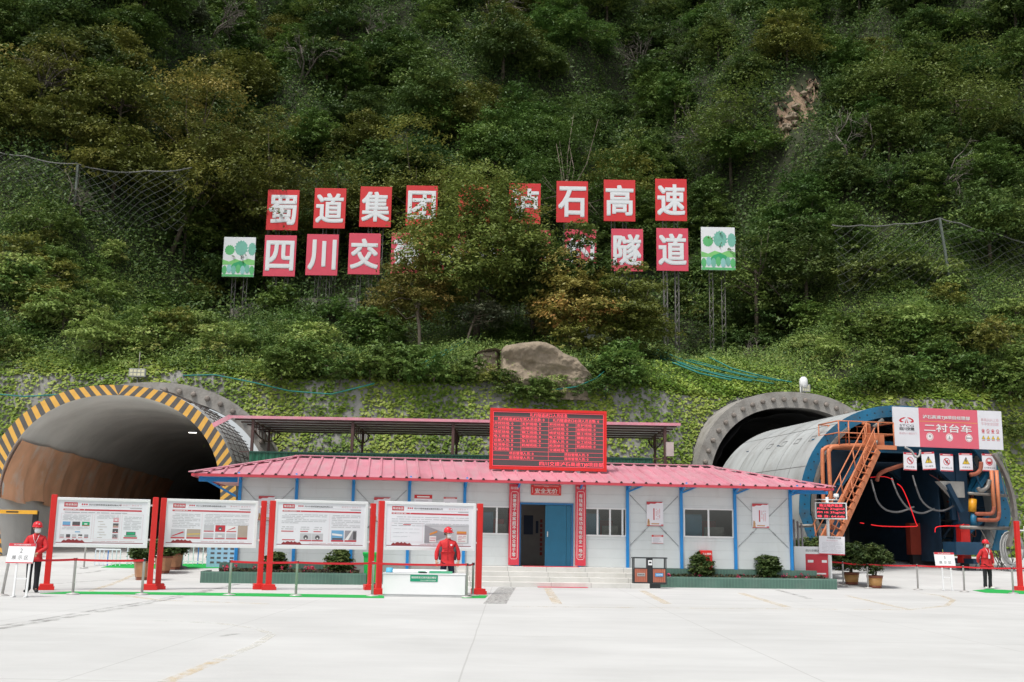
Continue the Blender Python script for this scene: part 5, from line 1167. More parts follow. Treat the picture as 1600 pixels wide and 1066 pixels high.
# numbered stands
def easel(pxl, pxr, pzt, pzb, leg_px, py, num, label):
    c = onG((leg_px[0] + leg_px[1]) / 2, py); fr_ = Frame((c.x, c.y, ground_z(c.y)), 0.0)
    t_ = thing('numbered_stand', label, 'stand sign', fr_.M, 'numbered exhibit stands'); x0, x1 = fr_.hit(pxl, pzt).x, fr_.hit(pxr, pzt).x; z1, z0 = fr_.hit(pxl, pzt).z, fr_.hit(pxl, pzb).z
    tilt = rad(14); M_ = Matrix.Translation((0, 0, z0)) @ Matrix.Rotation(-tilt, 4, 'X') @ Matrix.Translation((0, 0, -z0)); h = (z1 - z0)
    a = MB(); a.box(x0, x1, -.012, .012, z0, z1); a.xform(M_); part('sign_plate', a, M_BOARD, t_)
    a = MB(); y = -.015; a.cur = 0; a.rect(x0, x1, z1 - h * .15, z1, y); a.rect(x0, x1, z0, z0 + h * .05, y); a.cur = 8; write(a, '四川交建泸石高速项目', (x0 + x1) / 2, z1 - h * .075, h * .075, y - .003, width=(x1 - x0) * .62, bold=.022)
    a.cur = 5; write(a, num, (x0 + x1) / 2, z0 + h * .63, h * .21, y, bold=.0); a.cur = 10; a.disc((x0 + x1) / 2, z0 + h * .63, h * .175, y, 24, h * .165) if num == '2' else None
    a.cur = 5; 
    for k, ch in enumerate('展示区'): write(a, ch, x0 + (x1 - x0) * (.27 + .23 * k), z0 + h * .28, h * .20, y, bold=.005)
    a.xform(M_); part('print', a, M_INK, t_)
    for lx in leg_px:
        x = fr_.hit(lx, py).x; a = MB(); a.bar((x, .02, z0 + .0), (x * 1.0, -.02, .03), .045, .03); a.box(x - .03, x + .03, -.1, .06, .004, .03); part('leg', a, M_BOARD, t_)
    a = MB(); xa_, xb_ = fr_.hit(leg_px[0], py).x, fr_.hit(leg_px[1], py).x; a.bar((xa_ + .03, .0, z0 * .55), (xb_ - .03, 0, z0 * .55), .03, .03); part('cross_bar', a, M_BOARD, t_)
easel(12, 54, 848, 880, (21, 41), 933.5, '2', 'white stand with the number 2 in front of the worker at the left edge')
easel(1461, 1492, 862.5, 885, (1474, 1487.5), 923, '3', 'white stand with the number 3 left of the worker at the right')

# white model table with a tunnel model on top
c = onG(661, 933); TABLE_Y = c.y; tf = Frame((c.x, c.y + .0, 0), rad(.5)); x0, x1 = tf.hit(598, 915).x, tf.hit(727, 915).x; tz = tf.hit(660, 896).z
t_ = thing('model_table', 'long white exhibition table with a green label and a tunnel model on it', 'table', tf.M)
a = MB(); a.bbox(x0, x1, 0, .62, .06, tz - .03, .008); part('body', a, M_BOARD, t_); a = MB(); a.box(x0 + .01, x1 - .01, .012, .61, .004, .058); part('plinth', a, pm('plinth_grey', (0.45, 0.46, 0.46)), t_); a = MB(); a.bbox(x0 - .015, x1 + .015, -.015, .635, tz - .028, tz, .006); part('top', a, M_BOARD, t_)
xa_, xb_ = tf.hit(641, 905).x, tf.hit(684, 905).x; za_, zb_ = tf.hit(660, 909).z, tf.hit(660, 898.5).z
a = MB(); a.box(xa_, xb_, -.012, -.001, za_, zb_); lb_ = part('label_plate', a, pm('label_green', (0.005, 0.27, 0.14)), t_); a = MB(); write(a, '隧道巷道式通风展示模型', (xa_ + xb_) / 2, za_ + (zb_ - za_) * .62, .055, -.015, width=(xb_ - xa_) * .9, bold=.012); write(a, '四川交建泸石高速', xb_ - .05, za_ + (zb_ - za_) * .2, .028, -.015, align='R', width=.4); part('lettering', a, M_LET, lb_)
md = thing('tunnel_model', 'white scale model of a tunnel with green strips lying on the white table', 'model', tf.M @ Matrix.Translation((0, .33, tz)))
a = MB(); a.lathe([(.11, x0 + .12), (.12, x0 + .16), (.12, x1 - .55), (.11, x1 - .5)], n=18); a.v = [(z, y, max(x, -.001) * .75 + .004) for x, y, z in a.v]; part('tube', a, pm('model_white', (0.72, 0.74, 0.75), rough=.25), md)
a = MB(); a.lathe([(.15, x0 + .05), (.15, x0 + .22)], n=18); a.v = [(z, y, max(x, -.001) * .8 + .005) for x, y, z in a.v]; part('portal', a, pm('model_blue', (0.10, 0.42, 0.62)), md)
a = MB(); a.box(x0 + .9, x1 - 1.05, -.28, -.14, .003, .05); a.box(x1 - .95, x1 - .35, -.30, -.13, .003, .06); part('embankment', a, pm('model_green', (0.10, 0.45, 0.25)), md); a = MB(); a.box(-.12, .08, -.34, -.25, .003, .035); part('vehicle', a, M_BLK, md)

# litter bins with wooden slats, and the green wheeled bin
def litter_bin(pxc, py, v=None, label='', signs=True):
    c = onG(pxc, py); t_ = thing('litter_bin', label, 'litter bin', at((c.x, c.y, 0), rad(5)), 'wooden slat litter bins'); w_ = .86; d_ = .38; zt = 1.0
    M_FR = pm('bin_frame', (0.035, 0.04, 0.042), rough=.4); M_SL = pm('bin_slat', (0.42, 0.135, 0.085), rough=.5, var=.15)
    a = MB(); a.bbox(-w_ - .09, w_ + .09, -.03, d_ + .10, zt + .62, zt + .68, .01) if False else a.bbox(-w_ / 2 - .42, w_ / 2 + .42, -.05, d_ + .05, 1.42, 1.48, .012); part('roof', a, M_FR, t_)
    W2 = w_ / 2 + .36
    a = MB()
    for sx in (-1, 1):
        a.box(sx * W2 - .025, sx * W2 + .025, 0, .05, .22, 1.419); a.box(sx * W2 - .025, sx * W2 + .025, d_ - .05, d_, .22, 1.419)
    a.box(-W2 + .026, W2 - .026, .0, .04, .93, .97); a.box(-W2 + .026, W2 - .026, 0, .05, .24, .29); a.box(-W2 - .02, W2 + .02, -.01, d_, .19, .235); a.box(-.32 - .2, .32 + .2, .06, d_ - .06, .004, .188)
    part('frame', a, M_FR, t_)
    a = MB(); a.box(-.125, .125, -.015, d_ - .02, .24, 1.418); part('centre_column', a, M_BLK, t_)
    a = MB(); a.box(-.10, .10, -.03, -.016, 1.10, 1.34); a.cur = 1; a.box(-.06, .06, -.036, -.031, 1.19, 1.27); part('ash_tray', a, [M_BOARD, M_BLK], t_)
    for sx in (-1, 1):
        pb = MB(); xa_ = sx * (.13 + (W2 - .026 - .13) / 2); hw = (W2 - .026 - .14) / 2; pb.box(xa_ - hw, xa_ + hw, .05, d_ - .02, .30, .92); bin_ = part('bucket', pb, M_BLK, t_)
        n = 6
        for k in range(n):
            s_ = MB(); xx = xa_ - hw + 2 * hw * (k + .5) / n; s_.box(xx - hw / n * .86, xx + hw / n * .86, .012, .049, .292, .928); part('slat', s_, M_SL, bin_)
        if signs:
            s_ = MB(); s_.cur = 0 if sx < 0 else 1; s_.box(xa_ - .19, xa_ + .19, -.004, .011, .57, .72); s_.cur = 2 if sx > 0 else 3; write(s_, '其他垃圾' if sx < 0 else '可回收物', xa_, .645, .075, -.007, width=.32, bold=.02); part('label_plate', s_, [pm('plate_grey', (0.38, 0.38, 0.37)), pm('plate_blue', (0.03, 0.32, 0.65)), M_LET, M_BLK], bin_)
    t_.scale = (.68, .68, .68); return t_
litter_bin(1016, 919.5, label='wooden slat litter bin with a grey and a blue label right of the entrance steps')
litter_bin(618, 911, label='wooden slat litter bin half hidden behind the board with the hillside photo', signs=False)
c = onG(581, 913); t_ = thing('wheeled_bin', 'bright green wheeled bin between the planter and the litter bin behind the boards', 'bin', at((c.x, c.y, 0), rad(8)))
M_GB = pm('bin_green', (0.01, 0.40, 0.07), rough=.4); a = MB(); a.add([(-.24, 0, .05), (.24, 0, .05), (.24, .5, .05), (-.24, .5, .05), (-.30, -.05, .92), (.30, -.05, .92), (.30, .6, .92), (-.30, .6, .92)], [(0, 3, 2, 1), (4, 5, 6, 7), (0, 1, 5, 4), (1, 2, 6, 5), (2, 3, 7, 6), (3, 0, 4, 7)]); a.box(-.32, .32, -.07, .62, .90, .95); part('body', a, M_GB, t_); a = MB(); a.bbox(-.33, .33, -.09, .64, .952, 1.02, .02); part('lid', a, M_GB, t_)
a = MB(); 
for sx in (-.26, .26):
    a = MB(); a.lathe([(.09, -.03), (.09, .03)], n=14); a.xform(Matrix.Translation((sx, .52, .095)) @ Matrix.Rotation(rad(90), 4, 'Y')); part('wheel', a, M_BLK, t_)

# dust and noise monitor pole
c = onG(1297, 919); c.z = 0; mf = Frame((c.x, c.y, 0), rad(2)); t_ = thing('monitor_pole', 'white pole carrying a small red lettered LED screen and a pale notice', 'monitor', mf.M)
z_ = lambda py, px=1297: mf.hit(px, py).z
a = MB(); a.lathe([(.055, .002), (.055, z_(777))], n=14); a.lathe([(.11, .002), (.11, .02)], n=14); part('pole', a, M_WHITE, t_)
a = MB(); x0, x1, z0, z1 = mf.hit(1272, 800).x, mf.hit(1321, 800).x, z_(811.5), z_(785.5); b = .035
a.box(x0, x1, -.16, -.06, z0, z0 + b); a.box(x0, x1, -.16, -.06, z1 - b, z1); a.box(x0, x0 + b, -.159, -.06, z0 + b, z1 - b); a.box(x1 - b, x1, -.159, -.06, z0 + b, z1 - b); part('screen_case', a, M_WHITE, t_)
a = MB(); a.box(x0 + b, x1 - b, -.13, -.07, z0 + b, z1 - b); sc_ = part('screen', a, pm('led_panel', (0.03, 0.025, 0.025), rough=.5), t_); a = MB(); hh = (z1 - z0 - 2 * b)
for k, s in enumerate(('扬尘噪声监测', 'PM2.5: 31ug/m3', 'PM 10: 37ug/m3', '噪 音: 64.6db')): write(a, s, (x0 + x1) / 2, z1 - b - hh * (.135 + .245 * k), hh * (.2 if k == 0 else .165), -.134, width=(x1 - x0) * (.72 if k == 0 else .86), bold=.02)
part('lettering', a, M_LED, sc_)
a = MB(); a.tube([(-.45, 0, z_(781)), (.42, 0, z_(781))], .02, 8); a.tube([(.34, 0, z_(781)), (.34, 0, z_(777))], .03, 8); a.lathe([(.09, z_(777)), (.095, z_(776)), (.095, z_(772.5)), (.07, z_(771.5))], (.34, 0, 0), 14); part('sensor_arm', a, M_WHITE, t_)
nx0, nx1, nz0, nz1 = mf.hit(1279, 850).x, mf.hit(1319, 850).x, z_(867), z_(838); Mr = Matrix.Translation((0, 0, nz1)) @ Matrix.Rotation(rad(1.5), 4, 'Y') @ Matrix.Translation((0, 0, -nz1))
a = MB(); a.box(nx0, nx1, -.085, -.06, nz0, nz1); a.xform(Mr); nb = part('notice_plate', a, M_PAPER, t_); a = MB(); r = random.Random(8); print_lines(a, nx0 + .1, nx1 - .08, nz0 + .08, nz1 - .2, 8, -.088, r, 10, .25); a.cur = 0; a.rect(nx0, nx1, nz0, nz0 + .04, -.088); a.cur = 5; write(a, '环境监测公示牌', (nx0 + nx1) / 2 + .08, nz1 - .06, .06, -.088, width=.5, bold=.02); a.cur = 2; write(a, '扬尘在线监测', (nx0 + nx1) / 2, nz1 - .15, .045, -.088, width=.4); a.xform(Mr); part('print', a, M_INK, nb)

# small red and white panel and steel rods by the office corner
c = onY(1268, 868, 39.6); t_ = thing('red_panel', 'low red and white panel board behind the planter at the right corner of the office', 'panel', (c.x, 39.6, FLOOR - .6)); wx = 43.0
a = MB(); a.box(-.62, .72, 0, .05, .3, 1.42); part('board', a, M_BOARD, t_); a = MB(); a.cur = 0; a.rect(-.22, .62, .34, 1.16, -.004); a.cur = 8; a.rect(-.14, .06, .86, .95, -.007); a.rect(.36, .54, .86, .95, -.007); a.rect(-.1, .5, .45, .5, -.007); a.cur = 5; write(a, '四川交建泸石高速', .2, 1.28, .09, -.004, width=.8, bold=.02); part('print', a, M_INK, t_)
for xx in (-.6, .68): a = MB(); a.box(xx, xx + .05, .051, .1, .004, 1.42); part('post', a, M_STEEL, t_)
for k, (pa, pb) in enumerate(((1240, 1243), (1246, 1250), (1252, 1256), (1236, 1240))):
    A_ = onY(pb, 868, 40.6); B_ = onY(pa, 812 + 3 * k, 41.2); A_.z = ground_z(40.6) + .0; a = MB(); a.tube([A_ - A_, B_ - A_], .035, 8); solo('steel_rod', a, pm('rod_grey', (0.45, 0.45, 0.45), rough=.4, metal=.5), 'steel pipe leaning with others against the right end of the office', 'pipe', A_, 'leaning pipes')

# potted shrubs
M_POT = pm('pot_tan', (0.56, 0.30, 0.105), rough=.35, var=.15, scale=6); M_POT2 = pm('pot_brown', (0.24, 0.075, 0.04), rough=.4, var=.15); M_CLAY = pm('pot_hex', (0.42, 0.20, 0.10), rough=.5, var=.2, scale=5)
def pot_shrub(px, py, py_top, px_r, label, seed, hexed=False, pot=(.28, .45)):
    p = onG(px, py); k = 1715.0 / p.y; t_ = thing('potted_shrub', label, 'potted plant', p, 'potted shrubs'); R_, hp = pot
    if hexed:
        a = MB(); a.lathe([(R_ * .72, .004), (R_ * .72, .06), (R_ * .78, .10)], n=6, smooth=False); a.cur = 1; a.lathe([(R_ * .8, .101), (R_, hp - .06)], n=6, smooth=False); a.cur = 0; a.lathe([(R_ * 1.06, hp - .059), (R_ * 1.08, hp), (R_ * .9, hp), (R_ * .85, hp - .08)], n=6, smooth=False)
    else:
        a = MB(); a.lathe([(R_ * .78, .004), (R_ * .82, .09)], n=24); a.cur = 1; a.lathe([(R_ * .825, .09), (R_ * .97, hp - .09)], n=24); a.cur = 0; a.lathe([(R_ * 1.0, hp - .09), (R_ * 1.03, hp), (R_ * .92, hp), (R_ * .9, hp - .05)], n=24)
    part('pot', a, [M_POT2, M_CLAY if hexed else M_POT], t_)
    ht = onY(px, py_top, p.y).z - p.z; rw = px_r / k * 1.12; rng = np.random.default_rng(seed); cz = (hp + .06 + ht) / 2; hz_ = (ht - hp + .02) / 2; cl = []
    for q in range(34):
        v = rng.normal(size=3); v /= np.linalg.norm(v); cl.append((v[0] * rw * .74, v[1] * rw * .74, cz + v[2] * hz_ * .72, rw * rng.uniform(.28, .42)))
    cl.append((0, 0, cz, rw * .75)); P, Nn, idx = crown_points(rng, cl, 8500, .5); ct = rng.normal(size=len(cl)) * .15
    part('crown', leaf_mesh('foliage', P, Nn,   .10 * rng.uniform(.6, 1.3, len(P)), .42 + ct[idx] + rng.normal(size=len(P)) * .15, LM_BOX, rng, .5), None, t_)
    a = MB(); rr = random.Random(seed)
    for q in range(5): a.tube([(rr.uniform(-.06, .06), rr.uniform(-.06, .06), hp - .1), (rr.uniform(-.15, .15), rr.uniform(-.15, .15), hp + .3), (rr.uniform(-.3, .3), rr.uniform(-.3, .3), cz)], [.03, .022, .012], 5)
    part('stem', a, M_BARK, t_); a = MB(); a.lathe([(R_ * .9, hp - .06), (.01, hp - .05)], n=16); part('soil', a, M_PSOIL, t_)
pot_shrub(1287, 904, 843, 27, 'potted round shrub farthest back, partly behind the pale notice on the pole', 1)
pot_shrub(1331, 913.5, 848, 25, 'middle of the three potted round shrubs right of the monitor pole', 2)
pot_shrub(1367.5, 919, 850, 24, 'rightmost and nearest of the potted round shrubs right of the monitor pole', 3)
pot_shrub(1262, 897, 841, 26, 'potted round shrub behind the red and white panel at the office corner', 7)
pot_shrub(223, 906.5, 852, 19, 'potted shrub in a hexagonal pot behind the gap of the first two boards', 4, True, (.33, .62))
pot_shrub(254, 896, 842, 21, 'potted shrub in a hexagonal pot, middle of three behind the second board', 5, True, (.33, .62))
pot_shrub(271, 890, 838, 21, 'potted shrub in a hexagonal pot, farthest of three behind the second board', 6, True, (.33, .62))
# clipped bushes in the planters, with roots in the soil
def clipped(px, pyb, pyt, half, v, seed, label):
    q = BF.hit(px, pyb, v); p = BF.M @ Vector((q.x, v, .28)); k = 1715.0 / p.y; ht = onY(px, pyt, p.y).z - .28; rw = half / k; rng = np.random.default_rng(seed); cl = []
    for q in range(46):
        vv = rng.normal(size=3); vv /= np.linalg.norm(vv); cl.append((vv[0] * rw * .8, vv[1] * rw * .8, ht * .5 + vv[2] * ht * .40, rw * rng.uniform(.26, .38)))
    cl.append((0, 0, ht * .48, rw * .8))
    t_ = thing('clipped_bush', label, 'bush', p, 'round clipped bushes in the planters'); P, Nn, idx = crown_points(rng, cl, 11000, .5); ct = rng.normal(size=len(cl)) * .12
    part('crown', leaf_mesh('foliage', P, Nn, .085 * rng.uniform(.6, 1.3, len(P)), .55 + ct[idx] + rng.normal(size=len(P)) * .18, LM_BOX, rng, .5), None, t_)
    a = MB(); a.tube([(0, 0, -.02), (.02, 0, ht * .3), (0, .02, ht * .6)], [.04, .035, .02], 6); part('stem', a, M_BARK, t_)
clipped(430, 893, 861, 16, vfl + .85, 11, 'round clipped bush behind the red posts between the second and third boards')
clipped(529, 893, 857, 20, vfl + .85, 12, 'round clipped bush below the board with the two grey tunnel photos')
clipped(1096, 899, 863, 18, vfr + .55, 13, 'round clipped bush below the middle window, in front of the red box')
clipped(1199, 900, 865, 19, vfr + .55, 14, 'round clipped bush below the poster at the right end of the office')
# bedding flowers (ground cover)
rng = np.random.default_rng(77)
def bedding(x0, x1, v0, v1, n, seed):
    rng = np.random.default_rng(seed); u = rng.uniform(x0, x1, n); v = rng.uniform(v0, v1, n); z = rng.uniform(.28, .44, n); M_ = np.array(BF.M); C = np.stack([u, v, z, np.ones(n)], 1) @ M_.T; C = C[:, :3]
    Nn = rng.normal(size=(n, 3)) * .5 + np.array([0, -.3, .8]); solo('bedding_plants', leaf_mesh('bedding', C, Nn, .09 * rng.uniform(.6, 1.3, n), rng.random(n), leafmat('leaf_bedding%d' % seed, [(0, (0.03, 0.025, 0.02)), (.45, (0.06, 0.05, 0.03)), (.8, (0.07, 0.09, 0.03)), (1, (0.10, 0.05, 0.04))]), rng, .6), None, None, None, kind='stuff')
    m_ = n // 130; i = rng.integers(0, n, m_); i = np.repeat(i, 16); C2 = C[i] + rng.normal(size=(len(i), 3)) * .035 + np.array([0, -.02, .07]); solo('red_flowers', leaf_mesh('flowers', C2, rng.normal(size=(len(i), 3)) + np.array([0, -.5, .5]), np.full(len(i), .055), rng.random(len(i)), leafmat('petal%d' % seed, [(0, (0.35, 0.015, 0.03)), (1, (0.62, 0.08, 0.16))]), rng, .9), None, None, None, kind='stuff')
bedding(PLx0 + .5, BF.hit(560, 905, vfl).x, vfl + .25, vfl + 1.35, 3600, 1); bedding(BF.hit(1035, 915, vfr).x, BF.hit(1300, 915, vfr).x, vfr + .2, vfr + .9, 3200, 2)

# things far behind the boards at the left
def bar_barrier(px0, px1, pyb, pyt, label, y):
    A_ = onG(px0, pyb); zg = ground_z(A_.y); B_ = onG(px1, pyb, zg); h = onY(px0, pyt, A_.y).z - zg; t_ = thing('barrier_fence', label, 'barrier', (A_.x, A_.y, zg)); w_ = B_.x - A_.x; n = int(w_ / .16)
    for za_ in (h - .06, .08): a = MB(); a.box(0, w_, -.02, .02, za_, za_ + .06); part('rail', a, pm('barrier_white', (0.68, 0.72, 0.75)), t_)
    a = MB()
    for k in range(n + 1): a.cur = (k % 4 == 3); x = w_ * k / n; a.box(x - .018, x + .018, -.012, .012, .004, h - .061)
    o = part('bars', a, [pm('barrier_pale', (0.62, 0.70, 0.76)), pm('barrier_blue', (0.05, 0.20, 0.55))], t_); o['kind'] = 'stuff'
bar_barrier(148, 196, 884, 857, 'pale blue barred barrier standing below the leftmost board', 0); bar_barrier(198, 240, 883, 852, 'pale barred barrier with blue uprights left of the hexagonal pots', 0)
bar_barrier(286, 322, 882, 850, 'pale barred barrier with blue uprights below the second board', 0)
c = onG(350, 887); t_ = thing('info_panel', 'light blue panel with rows of small dark print below the second board', 'panel', (c.x, c.y, ground_z(c.y))); k = 1715.0 / c.y
a = MB(); a.box(-28 / k, 20 / k, 0, .06, .004, 33 / k); part('board', a, pm('panel_blue', (0.30, 0.52, 0.68)), t_); a = MB(); a.cur = 5
for r_ in range(4):
    for q in range(4): a.rect((-22 + q * 10) / k, (-16 + q * 10) / k, (6 + r_ * 7) / k, (9 + r_ * 7) / k, -.004)
part('print', a, M_INK, t_); a = MB(); a.box(15 / k, 22 / k, -.05, -.002, .004, 33 / k); part('edge_post', a, pm('edge_blue', (0.02, 0.30, 0.75)), t_)
c = onG(282, 888); a = MB(); a.lathe([(.28, 0), (.28, .05), (.07, .10), (.06, 1.3)], n=12); solo('short_post', a, pm('dull_steel', (0.25, 0.27, 0.28), metal=.4), 'short grey post on a round foot beside the hexagonal pots', 'post', (c.x, c.y, ground_z(c.y)))
# yellow barrier arm and boards inside the striped tunnel
p = LT.hit(20, 800, -.9); t_ = thing('yellow_barrier', 'yellow horizontal bar at the left edge before the striped tunnel', 'barrier', LT.M @ Matrix.Translation((p.x, -.9, 0)))
a = MB(); a.box(-2.2, 1.0, -.06, .06, p.z - .08, p.z + .08); a.cur = 1; a.box(-.25, .25, -.064, -.061, p.z - .03, p.z + .03); part('arm', a, [pm('bar_yellow', (0.70, 0.36, 0.03)), M_BLK], t_); a = MB(); a.box(.8, 1.0, .061, .25, .004, p.z + .05); part('stand', a, M_BLK, t_)
p = LT.hit(57, 806, 3.0)
for (px, w_, h_, v, lb) in ((29, .62, 1.25, 6.0, 'dark grey sheeted board on a thin stand against the left tunnel wall'), (2, .5, .75, 4.0, 'small dark board at the left edge on the tunnel wall')):
    q = LT.hit(px, 807, v); t_ = thing('covered_board', lb, 'board', LT.M @ Matrix.Translation((q.x, v, 0)), 'covered boards in the striped tunnel'); a = MB(); a.bbox(-w_ / 2, w_ / 2, -.04, .04, q.z - h_ / 2, q.z + h_ / 2, .01); part('board', a, pm('grey_sheet', (0.085, 0.085, 0.08), rough=.8, var=.3), t_); a = MB(); a.box(-.05, .05, -.03, .03, .004, q.z - h_ / 2); part('stand', a, M_BLK, t_)
p = LT.hit(120, 872, 6.0); a = MB(); a.bbox(-4.4, 3.4, 0, .45, 0, .30, .03); solo('tunnel_kerb', a, pm('kerb_pale', (0.55, 0.55, 0.53), rough=.7, var=.2), 'long pale kerb across the floor of the striped tunnel mouth', 'kerb', LT.M @ Matrix.Translation((0, 7.0, .22)))
def smooth_line(P, k=5):
    P = [Vector(p) for p in P]; out = []
    for i in range(len(P) - 1):
        a_, b_, c_, d_ = P[max(i - 1, 0)], P[i], P[i + 1], P[min(i + 2, len(P) - 1)]
        for q in range(k):
            t_ = q / k; out.append(.5 * ((2 * b_) + (c_ - a_) * t_ + (2 * a_ - 5 * b_ + 4 * c_ - d_) * t_ * t_ + (3 * b_ - a_ - 3 * c_ + d_) * t_ ** 3))
    return out + [P[-1]]
# ================================================================== RIGHT TUNNEL AND LINING TROLLEY
rt = thing('concrete_tunnel', 'dark unfinished tunnel mouth ringed by a concrete arch with pipe stubs at the right', 'tunnel', RT.M)
guide_ring(rt, RING_R_O, RING_R_I, 0.8, 5.0, 37)
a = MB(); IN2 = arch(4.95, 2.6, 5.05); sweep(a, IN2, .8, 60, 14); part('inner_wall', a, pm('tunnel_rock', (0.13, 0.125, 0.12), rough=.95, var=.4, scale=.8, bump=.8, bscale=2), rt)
a = MB(); a.poly([(x, z) for x, z in IN2], 60); part('end_wall', a, MATS['tunnel_dark'], rt)  # dark sheet standing in for the unlit depth of this bore
a = MB(); a.smooth = True                      # black waterproof sheet hanging in folds under the ring
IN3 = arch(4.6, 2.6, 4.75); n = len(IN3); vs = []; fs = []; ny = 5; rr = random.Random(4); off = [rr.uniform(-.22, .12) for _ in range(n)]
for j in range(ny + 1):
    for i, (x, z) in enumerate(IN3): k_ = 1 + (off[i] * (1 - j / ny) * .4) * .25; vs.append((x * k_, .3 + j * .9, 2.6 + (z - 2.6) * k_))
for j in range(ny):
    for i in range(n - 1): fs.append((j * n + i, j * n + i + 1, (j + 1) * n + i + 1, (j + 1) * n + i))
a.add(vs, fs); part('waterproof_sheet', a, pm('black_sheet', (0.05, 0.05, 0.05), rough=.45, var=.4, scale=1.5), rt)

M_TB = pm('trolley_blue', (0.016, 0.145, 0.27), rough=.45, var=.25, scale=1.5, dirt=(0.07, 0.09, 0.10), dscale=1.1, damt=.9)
M_TBD = pm('trolley_blue_shaded', (0.012, 0.05, 0.10), rough=.55, var=.3, scale=1.5, dirt=(0.03, 0.04, 0.05), dscale=2, damt=.7)  # darker, dirtier copy of the blue, shade painted into the inner parts
M_SHELL = pm('shell_steel', (0.47, 0.49, 0.485), rough=.5, metal=.15, var=.22, scale=.5, dirt=(0.32, 0.315, 0.30), dscale=.8, damt=.75)
streaks(M_SHELL, (.5, 1.6, .5), (0.27, 0.265, 0.25), .5, .75, .6)
M_OR = pm('trolley_orange', (0.56, 0.19, 0.085), rough=.5, var=.15, scale=3, dirt=(0.36, 0.16, 0.09), dscale=3, damt=.5)
M_RUST = pm('rusty_pipe', (0.30, 0.085, 0.045), rough=.7, var=.3, scale=4)
M_GS = pm('grey_steel', (0.22, 0.205, 0.185), rough=.5, metal=.4, var=.3, scale=3)
tr = thing('lining_trolley', 'large blue steel tunnel lining trolley with grey curved shell and orange stairs', 'machine', TR.M)
S_O = arch(5.05, 2.3, 4.85, z0=.9, ex=2.15); S_I = arch(4.93, 2.3, 4.73, z0=.9, ex=2.15); R_I = arch(4.55, 2.3, 4.35, z0=.9, ex=2.15); LEN = 10.1
a = MB(); sweep(a, S_O, 0.0, LEN, 9, inward=False); sweep(a, S_I, .0, LEN, 9); annulus(a, S_O, S_I, LEN, True)
sh = part('shell', a, M_SHELL, tr)
a = MB()                                           # sheet joints and inspection hatches on the shell
for v in (1.5, 3.0, 4.5, 6.0, 7.5):
    P_ = [(x * 1.001, v, 2.3 + (z - 2.3) * 1.001) for x, z in S_O]
    for i in range(len(P_) - 1): q, w2 = P_[i], P_[i + 1]; a.quad((q[0], v, q[2] + .003), (q[0], v + .025, q[2] + .003), (w2[0], v + .025, w2[2] + .003), (w2[0], v, w2[2] + .003))
for tt in (-.62, -.36, -.12, .12, .36):
    q0, q1 = along(S_O, tt), along(S_O, tt + .003); kx = 1.0015
    a.quad((q0[0] * kx, .02, q0[1] * kx), (q0[0] * kx, LEN, q0[1] * kx), (q1[0] * kx, LEN, q1[1] * kx), (q1[0] * kx, .02, q1[1] * kx))
part('sheet_joint', a, pm('joint_dark', (0.16, 0.16, 0.155), rough=.7), sh)['kind'] = 'stuff'
for tt in (-.47, -.22):
    for v in (.7, 2.2, 3.7, 5.2):
        q0, q1 = along(S_O, tt), along(S_O, tt + .035); kx = 1.002; a = MB(); b_ = .03
        for (s0, s1, v0, v1) in ((0, 1, v, v + b_), (0, 1, v + .45, v + .45 + b_), (0, .1, v, v + .48), (.9, 1, v, v + .48)):
            A_ = [q0[0] + (q1[0] - q0[0]) * s0, q0[1] + (q1[1] - q0[1]) * s0]; B_ = [q0[0] + (q1[0] - q0[0]) * s1, q0[1] + (q1[1] - q0[1]) * s1]
            a.quad((A_[0] * kx, v0, A_[1] * kx), (A_[0] * kx, v1, A_[1] * kx), (B_[0] * kx, v1, B_[1] * kx), (B_[0] * kx, v0, B_[1] * kx))
        part('hatch', a, MATS['joint_dark'], sh)
a = MB(); annulus(a, S_O, R_I, -.02); sweep(a, R_I, -.02, .10, 1); sweep(a, S_O, -.02, -.001, 1, inward=False); annulus(a, S_I, R_I, .10, True); fr_o = part('front_rib', a, M_TB, tr)
a = MB()
for k in range(46):
    tt = -.96 + 1.92 * k / 45; p_, q_ = along(S_O, tt), along(R_I, tt); a.disc((p_[0] + q_[0]) / 2, (p_[1] + q_[1]) / 2, .035, -.024, 8)
part('bolt_hole', a, M_BLK, fr_o)['kind'] = 'stuff'
for v in (1.6, 3.2, 4.8, 6.4, 8.0):
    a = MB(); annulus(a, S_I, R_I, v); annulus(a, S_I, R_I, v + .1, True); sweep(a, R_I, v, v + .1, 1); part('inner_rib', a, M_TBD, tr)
def H(px, py, v=0.0): q = TR.hit(px, py, v); return (q.x, v, q.z)
zbm = H(1430, 705, .8)[2]                                        # gantry beam level
